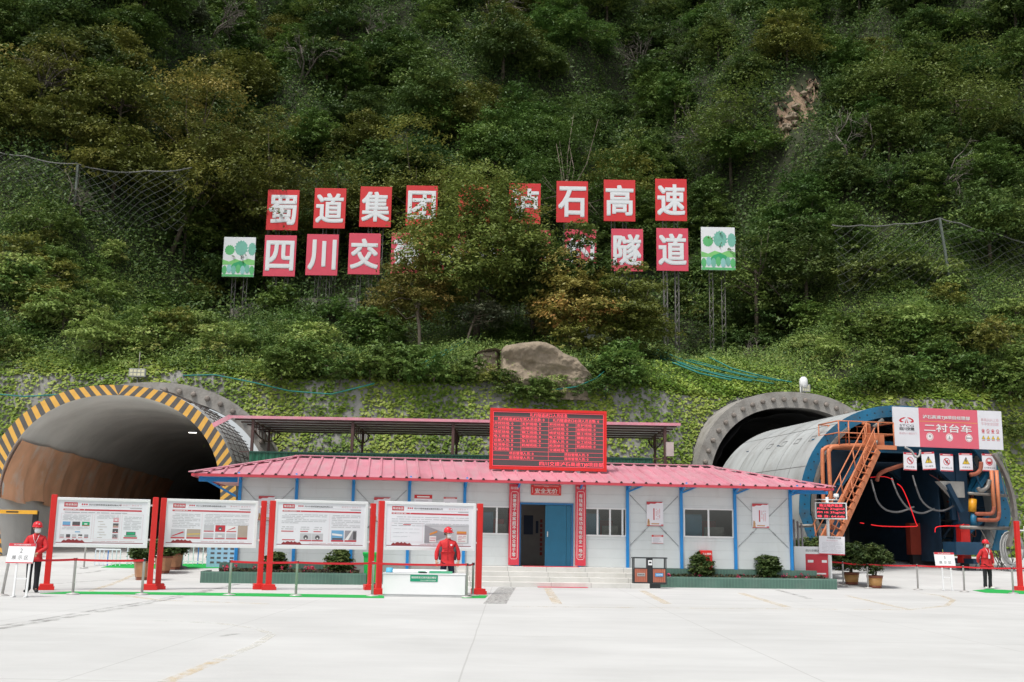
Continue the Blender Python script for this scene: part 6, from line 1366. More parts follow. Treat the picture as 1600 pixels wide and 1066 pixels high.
for v in (.8, 4.4, 8.0):
    a = MB(); a.box(-3.9, 4.3, v - .12, v + .12, zbm - .12, zbm - .04); a.box(-3.9, 4.3, v - .12, v + .12, zbm + .30, zbm + .38); a.box(-3.88, 4.28, v - .03, v + .03, zbm - .04, zbm + .30)
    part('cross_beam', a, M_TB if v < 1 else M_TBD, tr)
    for sx in (-1, 1):
        a = MB(); a.box(sx * 3.15 - .28, sx * 3.15 + .28, v - .2, v + .2, 1.1, zbm - .121); a.box(sx * 3.15 - .34, sx * 3.15 + .34, v - .26, v + .26, 1.0, 1.099)
        if v < 1: a.box(sx * 2.75 - .1, sx * 2.75 + .1, v - .1, v + .1, 2.2, zbm - .13)
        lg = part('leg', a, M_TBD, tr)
        a = MB(); a.add([(sx * 2.85, v - .16, zbm - .125), (sx * 1.2, v - .16, zbm - .125), (sx * 2.85, v - .16, zbm - 1.5), (sx * 2.85, v + .16, zbm - .125), (sx * 1.2, v + .16, zbm - .125), (sx * 2.85, v + .16, zbm - 1.5)], [(0, 1, 2), (5, 4, 3), (0, 3, 4, 1), (1, 4, 5, 2), (2, 5, 3, 0)]); part('gusset', a, M_TBD, lg)
        a = MB(); a.lathe([(.13, -.45), (.13, -.02), (.17, .0), (.17, .42)], (sx * 3.15, v, .52), 14); part('jack', a, pm('jack_grey', (0.42, 0.41, 0.38), rough=.5), lg)
    for sx in (-1, 1):
        a = MB(); a.bar((sx * 3.35, v, 3.2), (sx * 4.15, v, 4.45), .16, .16); a.bar((sx * 3.4, v, 1.6), (sx * 4.55, v, 2.5), .14, .14); a.bar((sx * 3.6, v, zbm + .3), (sx * 3.9, v, 5.0), .14, .14); part('screw_brace', a, M_TB, tr)
for x, z0_, z1_ in ((-3.2, zbm + .385, 5.7), (-1.1, zbm + .385, 6.75), (1.1, zbm + .385, 6.75), (3.2, zbm + .385, 5.7)):
    for v in (.8, 4.4, 8.0):
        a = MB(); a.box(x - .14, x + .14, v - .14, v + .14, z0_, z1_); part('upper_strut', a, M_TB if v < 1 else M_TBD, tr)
for x in (-3.2, 3.2):
    a = MB(); a.box(x - .12, x + .12, .95, 8.2, zbm - .5, zbm - .15); a.box(x - .3, x + .3, -.3, 9.0, .30, .52); part('side_beam', a, M_TBD, tr)
a = MB()                                                # dark panels added inside the gantry so its interior stays dark
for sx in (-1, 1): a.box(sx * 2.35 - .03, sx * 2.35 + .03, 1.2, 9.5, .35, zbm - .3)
a.box(-2.2, 2.2, 1.2, 9.5, zbm - .55, zbm - .5); part('shade_plate', a, pm('plate_shade_navy', (0.012, 0.035, 0.065), rough=.6, var=.3), tr)
# diagonal blue braces near the left stairs and right side
a = MB(); a.bar(H(1310, 760, .3), H(1345, 712, .3), .3, .2); part('diagonal_brace', a, M_TB, tr)
a = MB(); a.bar(H(1522, 770, .3), H(1545, 735, .3), .28, .2); part('diagonal_brace', a, M_TB, tr)
a = MB(); a.bar(H(1480, 757, .2), H(1502, 800, .2), .22, .2); part('diagonal_brace', a, M_TBD, tr)
# clutter of jacks, struts and stiffeners between the gantry legs and the shell
rr = random.Random(12)
for k in range(34):
    sx = -1 if k % 2 else 1; z = rr.uniform(.8, 4.6); v = rr.uniform(.3, 4.0); xo = 4.9 * (1 - max(0, (z - 2.3) / 4.73) ** 2.15) ** .465 - .35; a = MB(); kind = k % 3
    if kind == 0: a.tube([(sx * 3.3, v, z), (sx * xo, v, z + rr.uniform(-.2, .3))], rr.uniform(.035, .07), 6)
    elif kind == 1: a.bar((sx * rr.uniform(3.5, 3.9), v, z), (sx * min(xo, 4.1), v + rr.uniform(-.3, .6), z + rr.uniform(.4, 1.0) if z < 3 else z - .8), .10, .10)
    else: a.tube(smooth_line([(sx * 3.4, v - .4, z + .9), (sx * 3.65, v - .5, z + .2), (sx * 4.0, v - .3, z + .1), (sx * min(xo, 4.2), v, z + .5)]), .025, 5)
    part('strut', a, [M_TBD, M_GS, M_RUST, M_TBD, M_TB][k % 5], tr)
# working platform, railing, box
zp = H(1340, 697, -1.3)[2] + .05; x0, x1 = H(1312, 690, -1.3)[0], H(1398, 690, -1.3)[0]
a = MB(); a.box(x0, x1, -1.3, .6, zp - .07, zp); a.box(x1 - 1.0, x1 + .05, -1.35, -1.301, zp - .16, zp + .02); part('platform', a, M_OR, tr)
zr = zp + 1.0; a = MB()
for x in [x0, x0 + (x1 - x0) * .18, x0 + (x1 - x0) * .5, x0 + (x1 - x0) * .72, x1]: a.tube([(x, -1.25, zp), (x, -1.25, zr)], .03, 6); a.tube([(x, .55, zp), (x, .55, zr)], .025, 6)
for z in (zr, (zp + zr) / 2): a.tube([(x0, .55, z), (x0, -1.25, z), (x1, -1.25, z), (x1, .55, z)], .03, 6); a.tube([(x0, .55, z), (x1, .55, z)], .025, 6)
part('railing', a, M_OR, tr)
a = MB(); a.box(x1 - .95, x1 - .25, -.9, -.3, zp + .001, zp + .55); a.tube([(x1 - .8, -.6, zp + .55), (x1 - .8, -.6, zp + .95), (x1 - 1.1, -.7, zp + 1.0)], .09, 8); part('pump', a, M_OR, tr)
a = MB(); p_ = H(1365, 668, -.6); a.tube([p_, (p_[0] + .45, -.6, p_[2] + .35)], .09, 8); q_ = H(1370, 693, -1.0); a.ball(q_, .14, 6); part('valve', a, M_GS, tr)
# stairs
A1, A0 = Vector(H(1372, 704, -1.4)), Vector(H(1296, 872, -2.6)); B1, B0 = Vector(H(1357, 700, -1.4)), Vector(H(1276, 858, -2.6))
st = MB(); st.bar(A0, A1, .09, .26); st.bar(B0, B1, .09, .22); stairs = part('stair', st, M_OR, tr)
for k in range(15):
    f = (k + .6) / 15.2; p_, q_ = A0.lerp(A1, f), B0.lerp(B1, f); a = MB(); a.add([p_ + Vector((0, -.12, 0)), q_ + Vector((0, -.12, 0)), q_ + Vector((0, .14, 0)), p_ + Vector((0, .14, 0)), p_ + Vector((0, -.12, .03)), q_ + Vector((0, -.12, .03)), q_ + Vector((0, .14, .03)), p_ + Vector((0, .14, .03))], [(0, 3, 2, 1), (4, 5, 6, 7), (0, 1, 5, 4), (1, 2, 6, 5), (2, 3, 7, 6), (3, 0, 4, 7)]); part('tread', a, M_OR, stairs)
up = Vector((-.12, 0, .95)); a = MB()
for base0, base1 in ((A0, A1), (B0, B1)):
    a.tube([base0 + up, base1 + up], .028, 6); a.tube([base0 + up * .55, base1 + up * .55], .022, 6)
    for f in (.02, .25, .5, .75, .98): p_ = base0.lerp(base1, f); a.tube([p_, p_ + up], .028, 6)
part('handrail', a, M_OR, stairs)
# concrete delivery pipes
def pipe(pts, r=.085, m=M_OR, v=None, name='pipe'):
    a = MB(); a.tube(smooth_line(pts, 4) if len(pts) > 2 else pts, r, 10); a2 = pts; part(name, a, m, tr)
def bend(p, q, r_, s):
    """elbow points"""
    return [Vector(p).lerp(Vector(q), t_) for t_ in (0, 1)]
v = -1.0
pipe([H(1287, 792, v), H(1285, 712, v), H(1288, 702, v), H(1296, 698, v), H(1312, 697, v)]); pipe([H(1299, 792, v - .2), H(1295, 712, v - .2), H(1297, 703, v - .2), H(1304, 698, v - .2), H(1345, 696, v - .2), H(1362, 700, v - .2)])
v = -.7
pipe([H(1549, 735, v), H(1553, 792, v)]); pipe([H(1557, 735, v), H(1561, 800, v)]); pipe([H(1553, 792, v), H(1552, 799, v), H(1547, 803, v), H(1524, 803, v)], .085, M_RUST); pipe([H(1561, 800, v), H(1560, 809, v), H(1554, 813, v), H(1527, 812, v)], .085, M_RUST)
pipe([H(1533, 722, v), H(1532, 733, v), H(1526, 740, v), H(1516, 742, v)], .09, M_RUST); pipe([H(1546, 750, v), H(1542, 762, v), H(1532, 767, v), H(1528, 762, v)], .09, M_GS)
pipe([H(1420, 724, .2), H(1378, 738, .2), H(1370, 752, .2)], .09, M_RUST)
# grey bent steel beams standing before the rib on both sides
ARC = arch(4.75, 2.3, 4.55, z0=.9, ex=2.15)
for t0_, t1_ in ((-.98, -.36), (.50, .98)):
    pts = [(along(ARC, t0_ + (t1_ - t0_) * k / 16)[0], -.75, along(ARC, t0_ + (t1_ - t0_) * k / 16)[1]) for k in range(17)]; a = MB()
    for k in range(16): a.bar(pts[k], Vector(pts[k]).lerp(Vector(pts[k + 1]), 1.02), .14, .20, up=(0, 1, 0))
    part('bent_beam', a, M_GS, tr)
# yellow and blue hydraulic cylinders, cross tubes
p_, q_ = H(1520, 780, -.3), H(1519, 800, -.3); a = MB(); a.tube([p_, q_], .17, 12); part('cylinder', a, pm('cylinder_yellow', (0.60, 0.27, 0.01), rough=.4), tr); a = MB(); a.tube([H(1521, 803, -.3), H(1521, 822, -.3)], .13, 12); part('cylinder', a, M_TB, tr)
a = MB(); a.tube([H(1513, 771, -.4), H(1590, 776, -.4)], .07, 8); part('cross_tube', a, M_GS, tr); a = MB(); a.tube([H(1500, 824, -.5), H(1583, 826, -.5)], .08, 8); part('cross_tube', a, M_GS, tr); a = MB(); a.tube([H(1248, 822, -.5), H(1290, 821, -.5)], .07, 8); part('cross_tube', a, M_GS, tr)
p_ = H(1502, 770, .0); a = MB(); a.add([(p_[0] - .9, .2, p_[2] + .5), (p_[0] + .3, .2, p_[2] + .5), (p_[0] + .3, .2, p_[2] - .2), (p_[0] - .2, .2, p_[2] - .2), (p_[0] - .9, .6, p_[2] + .5), (p_[0] + .3, .6, p_[2] + .5), (p_[0] + .3, .6, p_[2] - .2), (p_[0] - .2, .6, p_[2] - .2)], [(3, 2, 1, 0), (4, 5, 6, 7), (0, 1, 5, 4), (2, 3, 7, 6), (1, 2, 6, 5), (3, 0, 4, 7)]); part('hopper', a, pm('hopper_grey', (0.42, 0.41, 0.38), rough=.5, var=.2), tr)
p_ = H(1512, 858, -.2); a = MB(); a.box(p_[0] - .75, p_[0] + .55, -.5, .5, p_[2] - .25, p_[2] + .3); part('wheel_box', a, M_TBD, tr)
# lamps: red light rope, hoses
M_ROPE = pm('rope_red', (0.6, 0.01, 0.01), emit=(1.0, 0.02, 0.03), es=.4)
def rope(pxs, v, r=.019, m=M_ROPE, name='light_rope'):
    a = MB(); P = [H(x, y, v) for x, y in pxs]; a.tube(smooth_line(P) if len(P) > 2 else P, r, 6); return part(name, a, m, tr)
rope([(1402, 756), (1409, 762), (1416, 776), (1424, 797), (1431, 817), (1433, 822), (1420, 823), (1400, 823), (1375, 822), (1361, 820)], .3)
rope([(1461, 832), (1463, 824), (1478, 822), (1500, 822), (1506, 819)], .3); rope([(1344, 817), (1350, 818)], .3); rope([(1360, 746), (1382, 745), (1396, 750)], .3, .012); rope([(1500, 815), (1490, 778), (1476, 757), (1452, 741)], .3, .010, pm('rope_dim', (0.22, 0.05, 0.04)))
M_HOSE = pm('hose_grey', (0.16, 0.16, 0.16), rough=.6); M_HOSE2 = pm('hose_pale', (0.36, 0.36, 0.35), rough=.6)
for pts in ([(1361, 749), (1366, 768), (1372, 785), (1385, 797), (1405, 800), (1428, 792)], [(1393, 747), (1399, 764), (1407, 780), (1420, 795), (1440, 802), (1460, 795)], [(1426, 743), (1431, 760), (1440, 782), (1455, 795), (1474, 798), (1491, 790)]):
    rope(pts, .5, .045, M_HOSE, 'hose'); rope(pts[:2], .47, .035, M_HOSE2, 'hose')
rope([(1414, 699), (1424, 705), (1430, 714), (1436, 712), (1438, 703)], -1.0, .045, M_HOSE2, 'hose')
for k in range(4): rope([(1558 + k * 2, 706), (1568 + k * 3, 760 - k * 5), (1580 + k * 2, 800), (1584 - k, 826)], -.6, .02, M_HOSE, 'cable')
cc = H(1582, 858, -.6); a = MB()
for k in range(9):
    r_ = .75 - .03 * (k % 4); a.tube([(cc[0] + r_ * .62 * math.cos(q * .3927) + (k - 4) * .035, -.6 + .04 * (k % 3), cc[2] + r_ * math.sin(q * .3927)) for q in range(17)], .028, 5)
solo('cable_coil', a, M_HOSE2, 'large coil of grey cable hanging beside the red post at the right edge', 'cable', TR.M)
# what stands on the floor under the trolley
for (px, py, w_, h_, m, lb) in ((1440, 858, 1.3, 1.2, 'red_dull', 'dull red cabinet deep in the dark under the trolley'), (1507, 872, .45, 1.4, 'red_paint', 'bright red cabinet beside the right leg of the trolley')):
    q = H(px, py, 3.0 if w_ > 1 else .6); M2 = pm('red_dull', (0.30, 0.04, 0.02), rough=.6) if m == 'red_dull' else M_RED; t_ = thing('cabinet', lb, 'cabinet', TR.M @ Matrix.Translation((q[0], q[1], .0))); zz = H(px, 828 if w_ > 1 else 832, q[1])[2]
    a = MB(); a.bbox(-w_ / 2, w_ / 2, -.2, .2, zz - .95 * h_ if True else 0, zz + .25 * h_, .015); part('body', a, M2, t_); a = MB(); a.box(-w_ / 2 + .06, w_ / 2 - .06, -.215, -.201, zz - .8 * h_, zz + .15 * h_); part('door', a, M2, t_); a = MB(); a.box(-w_ / 2 + .1, w_ / 2 - .1, -.15, .15, .05, zz - .951 * h_); part('stand', a, M_BLK, t_)
for k, px in enumerate((1262, 1560)):
    q = H(px, 858, .2); a = MB(); rr = random.Random(k)
    for j in range(16): x = q[0] + rr.uniform(-1.0, 1.0); a.tube([(x, q[1] + rr.uniform(-.4, .5), .0), (x + rr.uniform(-.7, .7), q[1] + rr.uniform(-.4, .6), rr.uniform(.5, 1.9))], .022, 5)
    solo('scrap_pile', a, M_GS, ['heap of loose steel bars between the office corner and the trolley', 'heap of loose steel bars behind the right hand worker'][k], 'steel bars', TR.M)
# banner across the trolley front
bq = [H(1393, 637, -.5), H(1563, 643, -.5), H(1568.5, 705, -.5), H(1397.5, 697, -.5)]; yaw2 = 0
x0, x1 = (bq[0][0] + bq[3][0]) / 2, (bq[1][0] + bq[2][0]) / 2; zt0, zt1, zb0, zb1 = bq[0][2], bq[1][2], bq[3][2], bq[2][2]
rise = ((zt1 - zt0) + (zb1 - zb0)) / 2; hgt = ((zt0 - zb0) + (zt1 - zb1)) / 2; Wd = x1 - x0
bn = thing('banner', 'long pink and white banner with large white characters across the trolley top', 'banner', TR.M @ Matrix.Translation((x0, -.5, zb0)) @ Matrix.Rotation(-math.atan2(rise, Wd), 4, 'Y'))
a = MB(); c1, c2 = Wd * .235, Wd * .775; n = 24; vs = []; fs = []
for seg, (xa_, xb_, mi) in enumerate(((0, c1, 0), (c1, c2, 1), (c2, Wd, 0))):
    a.cur = mi; a.box(xa_, xb_, -.02, .02, 0, hgt)
part('cloth', a, [pm('banner_white', (0.66, 0.66, 0.69), rough=.6, var=.06, scale=1.2), pm('banner_pink', (0.64, 0.12, 0.165), rough=.6, var=.05, scale=1.2)], bn)
a = MB(); y = -.024; a.cur = 8; cm_ = (c1 + c2) / 2
write(a, '泸石高速TJ8项目经理部', cm_ - .1, hgt * .77, hgt * .105, y, width=(c2 - c1) * .80, bold=.02); a.cur = 11; a.rect(c1 + .02, c2 - .02, hgt * .655, hgt * .663, y)
a.cur = 8; write(a, '二衬台车', cm_ - .05, hgt * .50, hgt * .20, y, width=(c2 - c1) * .80, bold=.022)
for k, s in enumerate('①②③'):
    x = c1 + (c2 - c1) * (.17 + .33 * k); a.cur = 8; a.disc(x, hgt * .27, hgt * .10, y, 22); a.cur = 0; a.disc(x, hgt * .27, hgt * .083, y - .003, 22, hgt * .075); a.cur = 1; 
    if k == 0: a.disc(x, hgt * .28, hgt * .03, y - .003, 8)
    elif k == 1: a.poly([(x - .06, hgt * .22), (x + .06, hgt * .22), (x + .03, hgt * .27), (x, hgt * .33), (x - .03, hgt * .27)], y - .003)
    else: a.rect(x - .13, x + .13, hgt * .255, hgt * .285, y - .003)
cx = c1 * .52                                               # emblem: two curled petals with a split stem
a.cur = 0
for sx in (-1, 1):
    a.poly([(cx + sx * .02, hgt * .74), (cx + sx * .16, hgt * .735), (cx + sx * .30, hgt * .70), (cx + sx * .36, hgt * .655), (cx + sx * .32, hgt * .615), (cx + sx * .22, hgt * .605), (cx + sx * .13, hgt * .63), (cx + sx * .20, hgt * .635), (cx + sx * .26, hgt * .655), (cx + sx * .22, hgt * .685), (cx + sx * .12, hgt * .705)][::sx], y)
    a.poly([(cx + sx * .01, hgt * .70), (cx + sx * .07, hgt * .62), (cx + sx * .09, hgt * .585), (cx + sx * .03, hgt * .595)][::-sx], y)
a.cur = 5; write(a, 'STCG', cx, hgt * .53, hgt * .055, y, width=.68, bold=.012); write(a, '四川交建', cx, hgt * .45, hgt * .075, y, width=.70, bold=.02); a.cur = 2; write(a, '建设四川 通达天下', cx + .05, hgt * .33, hgt * .055, y, width=.86)
cx = (c2 + Wd) / 2; a.cur = 2; write(a, '高高兴兴上班', cx, hgt * .76, hgt * .085, y, width=.88); write(a, '平平安安回家', cx, hgt * .655, hgt * .085, y, width=.88)
for k in range(4):
    x = cx - .36 + .24 * k; a.cur = 0; a.disc(x, hgt * .48, .075, y, 14, .055); 
    if k in (0, 2): a.disc(x, hgt * .475, .04, y, 10)
    else: a.quad((x - .05, y, hgt * .48 + .04), (x - .04, y, hgt * .48 + .05), (x + .05, y, hgt * .48 - .04), (x + .04, y, hgt * .48 - .05))
    a.rect(x - .075, x + .075, hgt * .415, hgt * .428, y); a.rect(x - .075, x + .075, hgt * .225, hgt * .24, y)
    a.cur = 5; a.poly([(x - .095, hgt * .26), (x + .095, hgt * .26), (x, hgt * .36)], y); a.cur = 11; a.poly([(x - .075, hgt * .268), (x + .075, hgt * .268), (x, hgt * .348)], y - .003)
part('print', a, M_INK, bn)
# five hanging safety signs
def safety(pxa, pxb, pyt, pyb, tilt, kind, cap, label):
    p_, q_ = H(pxa, pyt, -.45), H(pxb, pyb, -.45); w_, h_ = q_[0] - p_[0], p_[2] - q_[2]
    t_ = thing('safety_sign', label, 'safety sign', TR.M @ Matrix.Translation((p_[0] + w_ / 2, -.45, p_[2])) @ Matrix.Rotation(rad(tilt), 4, 'Y'), 'safety signs hanging under the banner')
    a = MB(); a.box(-w_ / 2, w_ / 2, -.012, .012, -h_, 0); part('plate', a, M_PAPER, t_)
    a = MB(); y = -.016; a.cur = 0; a.rect(-w_ / 2, w_ / 2, -h_ * .11, 0, y); a.rect(-w_ / 2, w_ / 2, -h_, -h_ * .94, y); a.cur = 8; a.rect(-w_ * .3, w_ * .3, -h_ * .075, -h_ * .04, y - .003)
    cz, R_ = -h_ * .45, w_ * .26
    if kind == 'no':
        a.cur = 0; a.disc(0, cz, R_, y, 24, R_ * .84); a.cur = 1; a.rect(-R_ * .45, R_ * .45, cz - R_ * .1, cz + R_ * .1, y); a.disc(R_ * .2, cz + R_ * .35, R_ * .13, y, 8); a.cur = 0; s_ = R_ * .66; a.quad((-s_ - .02, y - .003, cz + s_ - .02), (-s_ + .02, y - .003, cz + s_ + .02), (s_ + .02, y - .003, cz - s_ + .02), (s_ - .02, y - .003, cz - s_ - .02))
    elif kind == 'no2':
        a.cur = 0; a.disc(0, cz, R_, y, 24, R_ * .82); a.cur = 5; a.disc(-R_ * .25, cz + R_ * .2, R_ * .2, y, 8); a.disc(R_ * .3, cz + R_ * .3, R_ * .2, y, 8); a.poly([(-R_ * .5, cz), (R_ * .0, cz - R_ * .6), (R_ * .45, cz - R_ * .3), (R_ * .3, cz + R_ * .1)], y); a.cur = 0; s_ = R_ * .66; a.quad((-s_ - .02, y - .003, cz + s_ - .02), (-s_ + .02, y - .003, cz + s_ + .02), (s_ + .02, y - .003, cz - s_ + .02), (s_ - .02, y - .003, cz - s_ - .02))
    elif kind == 'warn':
        k_ = R_ * 1.12; a.cur = 5; a.poly([(-k_, cz - k_ * .75), (k_, cz - k_ * .75), (0, cz + k_ * .95)], y); k_ *= .84; a.cur = 11; a.poly([(-k_, cz - k_ * .78), (k_, cz - k_ * .78), (0, cz + k_ * .9)], y - .003); a.cur = 5
        if tilt < 0: a.poly([(-.02, cz + .14), (.05, cz + .14), (.01, cz + .02), (.05, cz + .02), (-.03, cz - .14), (0, cz - .02), (-.05, cz - .02)], y - .006)
        else: a.rect(-.018, .018, cz - .05, cz + .12, y - .006); a.disc(0, cz - .10, .022, y - .006, 8)
    else:
        a.cur = 0; a.disc(0, cz, R_, y, 24); a.cur = 8; a.disc(0, cz, R_ * .82, y - .003, 24, R_ * .74); a.poly([(-R_ * .55, cz + R_ * .05), (R_ * .55, cz + R_ * .05), (R_ * .4, cz + R_ * .5), (0, cz + R_ * .65), (-R_ * .4, cz + R_ * .5)], y - .003)
    a.cur = 5; write(a, cap, 0, -h_ * .80, h_ * .085, y, width=w_ * (.62 if len(cap) < 5 else .8), bold=.0); part('print', a, M_INK, t_)
safety(1411.5, 1433, 707, 735.5, 1.5, 'no', '禁止吸烟', 'white safety sign with a crossed red circle, leftmost under the banner')
safety(1439, 1460.5, 706, 734.5, -4, 'warn', '当心触电', 'tilted white safety sign with a yellow lightning triangle')
safety(1468.5, 1490, 709, 737, 1, 'no2', '禁止酒后上岗', 'white safety sign with a red circle and black figure, middle of the five')
safety(1498, 1520, 708, 736, -.5, 'warn', '注意安全', 'upright white safety sign with a yellow exclamation triangle')
safety(1534, 1557, 709, 737, .5, 'must', '必须戴安全帽', 'white safety sign with a solid red disc, rightmost under the banner')
# dome camera and floodlight standing on the concrete arch
q = RT.hit(1251, 601, .4); t_ = thing('dome_camera', 'white dome camera on a stub post on top of the right concrete arch', 'camera', RT.M @ Matrix.Translation((q.x, .4, 8.45)))
zz = q.z - 8.45; a = MB(); a.lathe([(.05, -.2), (.05, zz)], n=8); a.box(-.05, .3, -.04, .04, zz - .06, zz); part('post', a, M_WHITE, t_); a = MB(); a.lathe([(.12, zz - .22), (.21, zz - .1), (.23, zz + .12), (.20, zz + .32), (.10, zz + .42)], (.15, -.05, 0), 14); part('housing', a, M_WHITE, t_); a = MB(); a.ball((.15, -.06, zz - .22), .12, 6); part('lens', a, M_BLK, t_)
def flood(fr_, px, py, v, label, w_=.75):
    q = fr_.hit(px, py, v); t_ = thing('floodlight', label, 'floodlight', fr_.M @ Matrix.Translation((q.x, v, q.z - .2)), 'floodlights over the tunnel mouths')
    a = MB(); a.bbox(-w_ / 2, w_ / 2, -.1, .1, 0, .42, .02); a.tube([(0, .05, -.7), (0, .05, .0)], .03, 6); part('case', a, pm('flood_grey', (0.25, 0.26, 0.25)), t_); a = MB()
    for i in range(4):
        for j in range(2): a.cur = 0; a.rect(-w_ / 2 + .05 + i * (w_ - .08) / 4, -w_ / 2 + .01 + (i + 1) * (w_ - .08) / 4, .05 + j * .18, .19 + j * .18, -.103)
    part('lens', a, pm('lens_cream', (0.62, 0.60, 0.40), rough=.2), t_)
flood(RT, 1258.5, 607, .3, 'small floodlight on the right concrete arch just beside the dome camera', .5)
flood(LT, 215, 583, 7.5, 'wide floodlight above the crown of the striped tunnel', .85)
q = LT.hit(218, 562, 7.7); a = MB(); a.tube([(0, 0, 0), (0, 0, 1.3)], .025, 6); solo('aerial_pole', a, M_GS, 'thin grey pole sticking up behind the floodlight over the striped tunnel', 'pole', LT.M @ Matrix.Translation((q.x, 7.7, q.z - .9)))

# ================================================================== PANELS, NETS, BOULDER ON THE SLOPE
M_PR = pm('panel_red', (0.58, 0.028, 0.03), rough=.5, var=.06); M_PP = pm('panel_pinkred', (0.62, 0.065, 0.105), rough=.5, var=.06); M_PW = pm('panel_white', (0.68, 0.70, 0.71), rough=.5, var=.03)
M_LAT = pm('lattice_steel', (0.22, 0.21, 0.19), rough=.6, metal=.3, var=.3)
PY_ = 72.0
def sign_panel(cx, top, bot, ch, row, label, w_px=52.5):
    Yp = PY_ if row == 2 else PY_ + .6; c = onY(cx, (top + bot) / 2, Yp); zt, zb = onY(cx, top, Yp).z, onY(cx, bot, Yp).z; w_ = w_px / 1715 * Yp * .985; g_ = hz(c.x, Yp + .5)
    t_ = thing('sign_panel', label, 'sign panel', (c.x, Yp, g_), 'red character panels on the slope' if ch is not None else 'forest picture panels on the slope')
    z0, z1 = zb - g_, zt - g_; a = MB(); a.bbox(-w_ / 2, w_ / 2, -.04, .04, z0, z1, .01); pn_ = part('panel', a, (M_PR if row == 1 else M_PP) if ch is not None else M_PW, t_)
    if ch: a = MB(); write(a, ch, 0, (z0 + z1) / 2, (z1 - z0) * .70, -.046, width=w_ * .83, bold=.028); part('character', a, M_PW, pn_)
    elif ch is None:                                     # printed forest: pale crowns above, green hills and bushes below
        a = MB(); r = random.Random(int(cx)); h_ = z1 - z0; y = -.044
        def blob(x, zc, wx, hzz, y): a.poly([(x + wx * math.cos(q * .2094) * (1 + .13 * math.sin(q * 2.7 + x * 9)), zc + hzz * math.sin(q * .2094) * (1 + .10 * math.cos(q * 3.1 + x * 5))) for q in range(30)], y)
        for k, (x, wx, hzz, m_) in enumerate(((-.30, .15, .20, 1), (.06, .20, .30, 0), (.40, .12, .26, 0))):
            a.cur = m_; blob(x * w_, z0 + h_ * (.56 + hzz * .55), wx * w_, hzz * h_ * .62, y - .001 * k)
        a.cur = 2; a.poly([(-w_ / 2, z0 + h_ * .30), (w_ / 2, z0 + h_ * .30), (w_ / 2, z0 + h_ * .42), (w_ * .3, z0 + h_ * .46), (w_ * .1, z0 + h_ * .40), (-w_ * .1, z0 + h_ * .45), (-w_ * .3, z0 + h_ * .38), (-w_ / 2, z0 + h_ * .43)], y - .004)
        a.cur = 3; a.poly([(-w_ * .3, z0 + h_ * .22), (w_ * .35, z0 + h_ * .22), (w_ * .22, z0 + h_ * .34), (w_ * .05, z0 + h_ * .40), (-w_ * .15, z0 + h_ * .34)], y - .006)
        for k in range(7): a.cur = (1, 4, 0)[k % 3]; blob((-.43 + .143 * k) * w_, z0 + h_ * (.17 + .03 * (k % 2)), .075 * w_, h_ * .11, y - .008 - .001 * k)
        a.cur = 1; a.rect(-w_ / 2 + .01, w_ / 2 - .01, z0 + .01, z0 + h_ * .06, y - .016)
        part('picture', a, [pm('pic_teal', (0.16, 0.42, 0.33)), pm('pic_green', (0.10, 0.42, 0.15)), pm('pic_lime', (0.20, 0.52, 0.16)), pm('pic_deep', (0.03, 0.33, 0.13)), pm('pic_blue', (0.25, 0.50, 0.48))], pn_)
    for sx in (-.18, .18):
        a = MB(); x = sx * w_; yb_ = .55
        for dx in (-.12, .12): a.tube([(x + dx, yb_, -1.0), (x + dx, yb_ - (.0), z1 - .25)], .03, 5)
        n = max(3, int((z1 - .3) / .5))
        for k in range(n): s_ = 1 if k % 2 else -1; a.tube([(x - .12 * s_, yb_, z1 * k / n - .2), (x + .12 * s_, yb_, z1 * (k + 1) / n - .2)], .016, 4)
        a.box(x - .1, x + .1, .041, yb_, z1 - .5, z1 - .44); a.box(x - .1, x + .1, .041, yb_, z0 + .35, z0 + .41); part('lattice_leg', a, M_LAT, t_)
R1 = [(442, 297, 360, '蜀'), (515.5, 294.5, 357, '道'), (587, 292, 355, '集'), (659, 290.5, 353, '团'), (741, 289, 351, ''), (820, 287, 350, '泸'), (894, 283.5, 348, '石'), (968, 281.5, 346, '高'), (1048.5, 280, 345.5, '速')]
D1 = ['with character 蜀, first of the upper row', 'with character 道, second of the upper row', 'with character 集, third of the upper row', 'with character 团, upper row, partly hidden by the red tinged tree', 'without a visible character, upper row, hidden by the red tinged tree', 'with character 泸, upper row, just right of the red tinged tree', 'with character 石, third from the right in the upper row', 'with character 高, second from the right in the upper row', 'with character 速, last of the upper row']
for (cx, t0, b0, ch), lb in zip(R1, D1): sign_panel(cx, t0, b0, ch, 1, 'bright red panel ' + lb)
R2 = [(437.5, 368, 432, '四'), (503.5, 366.5, 430.5, '川'), (569.5, 365, 429, '交'), (636, 364, 428, '建'), (702, 362.5, 427, '集'), (769, 361.5, 426, '团'), (835, 360, 425.5, '礼'), (907, 359, 424.5, '约'), (980, 358, 424, '隧'), (1050.5, 357, 423.5, '道')]
D2 = ['with character 四, first of the lower row', 'with character 川, second of the lower row', 'with character 交, third of the lower row', 'with character 建, fourth of the lower row', 'with character 集, lower row, behind the left of the red tinged tree', 'with character 团, lower row, behind the trunk of the red tinged tree', 'with character 礼, lower row, right of the red tinged tree trunk', 'with character 约, lower row, half hidden by green crowns', 'with character 隧, second from the right in the lower row', 'with character 道, last of the lower row']
for (cx, t0, b0, ch), lb in zip(R2, D2): sign_panel(cx, t0, b0, ch, 2, 'pinkish red panel ' + lb)
sign_panel(373.5, 371, 433, None, 2, 'white and green forest picture panel at the left end of the rows'); sign_panel(1122, 355.5, 422.5, None, 2, 'white and green forest picture panel at the right end of the rows', 56)
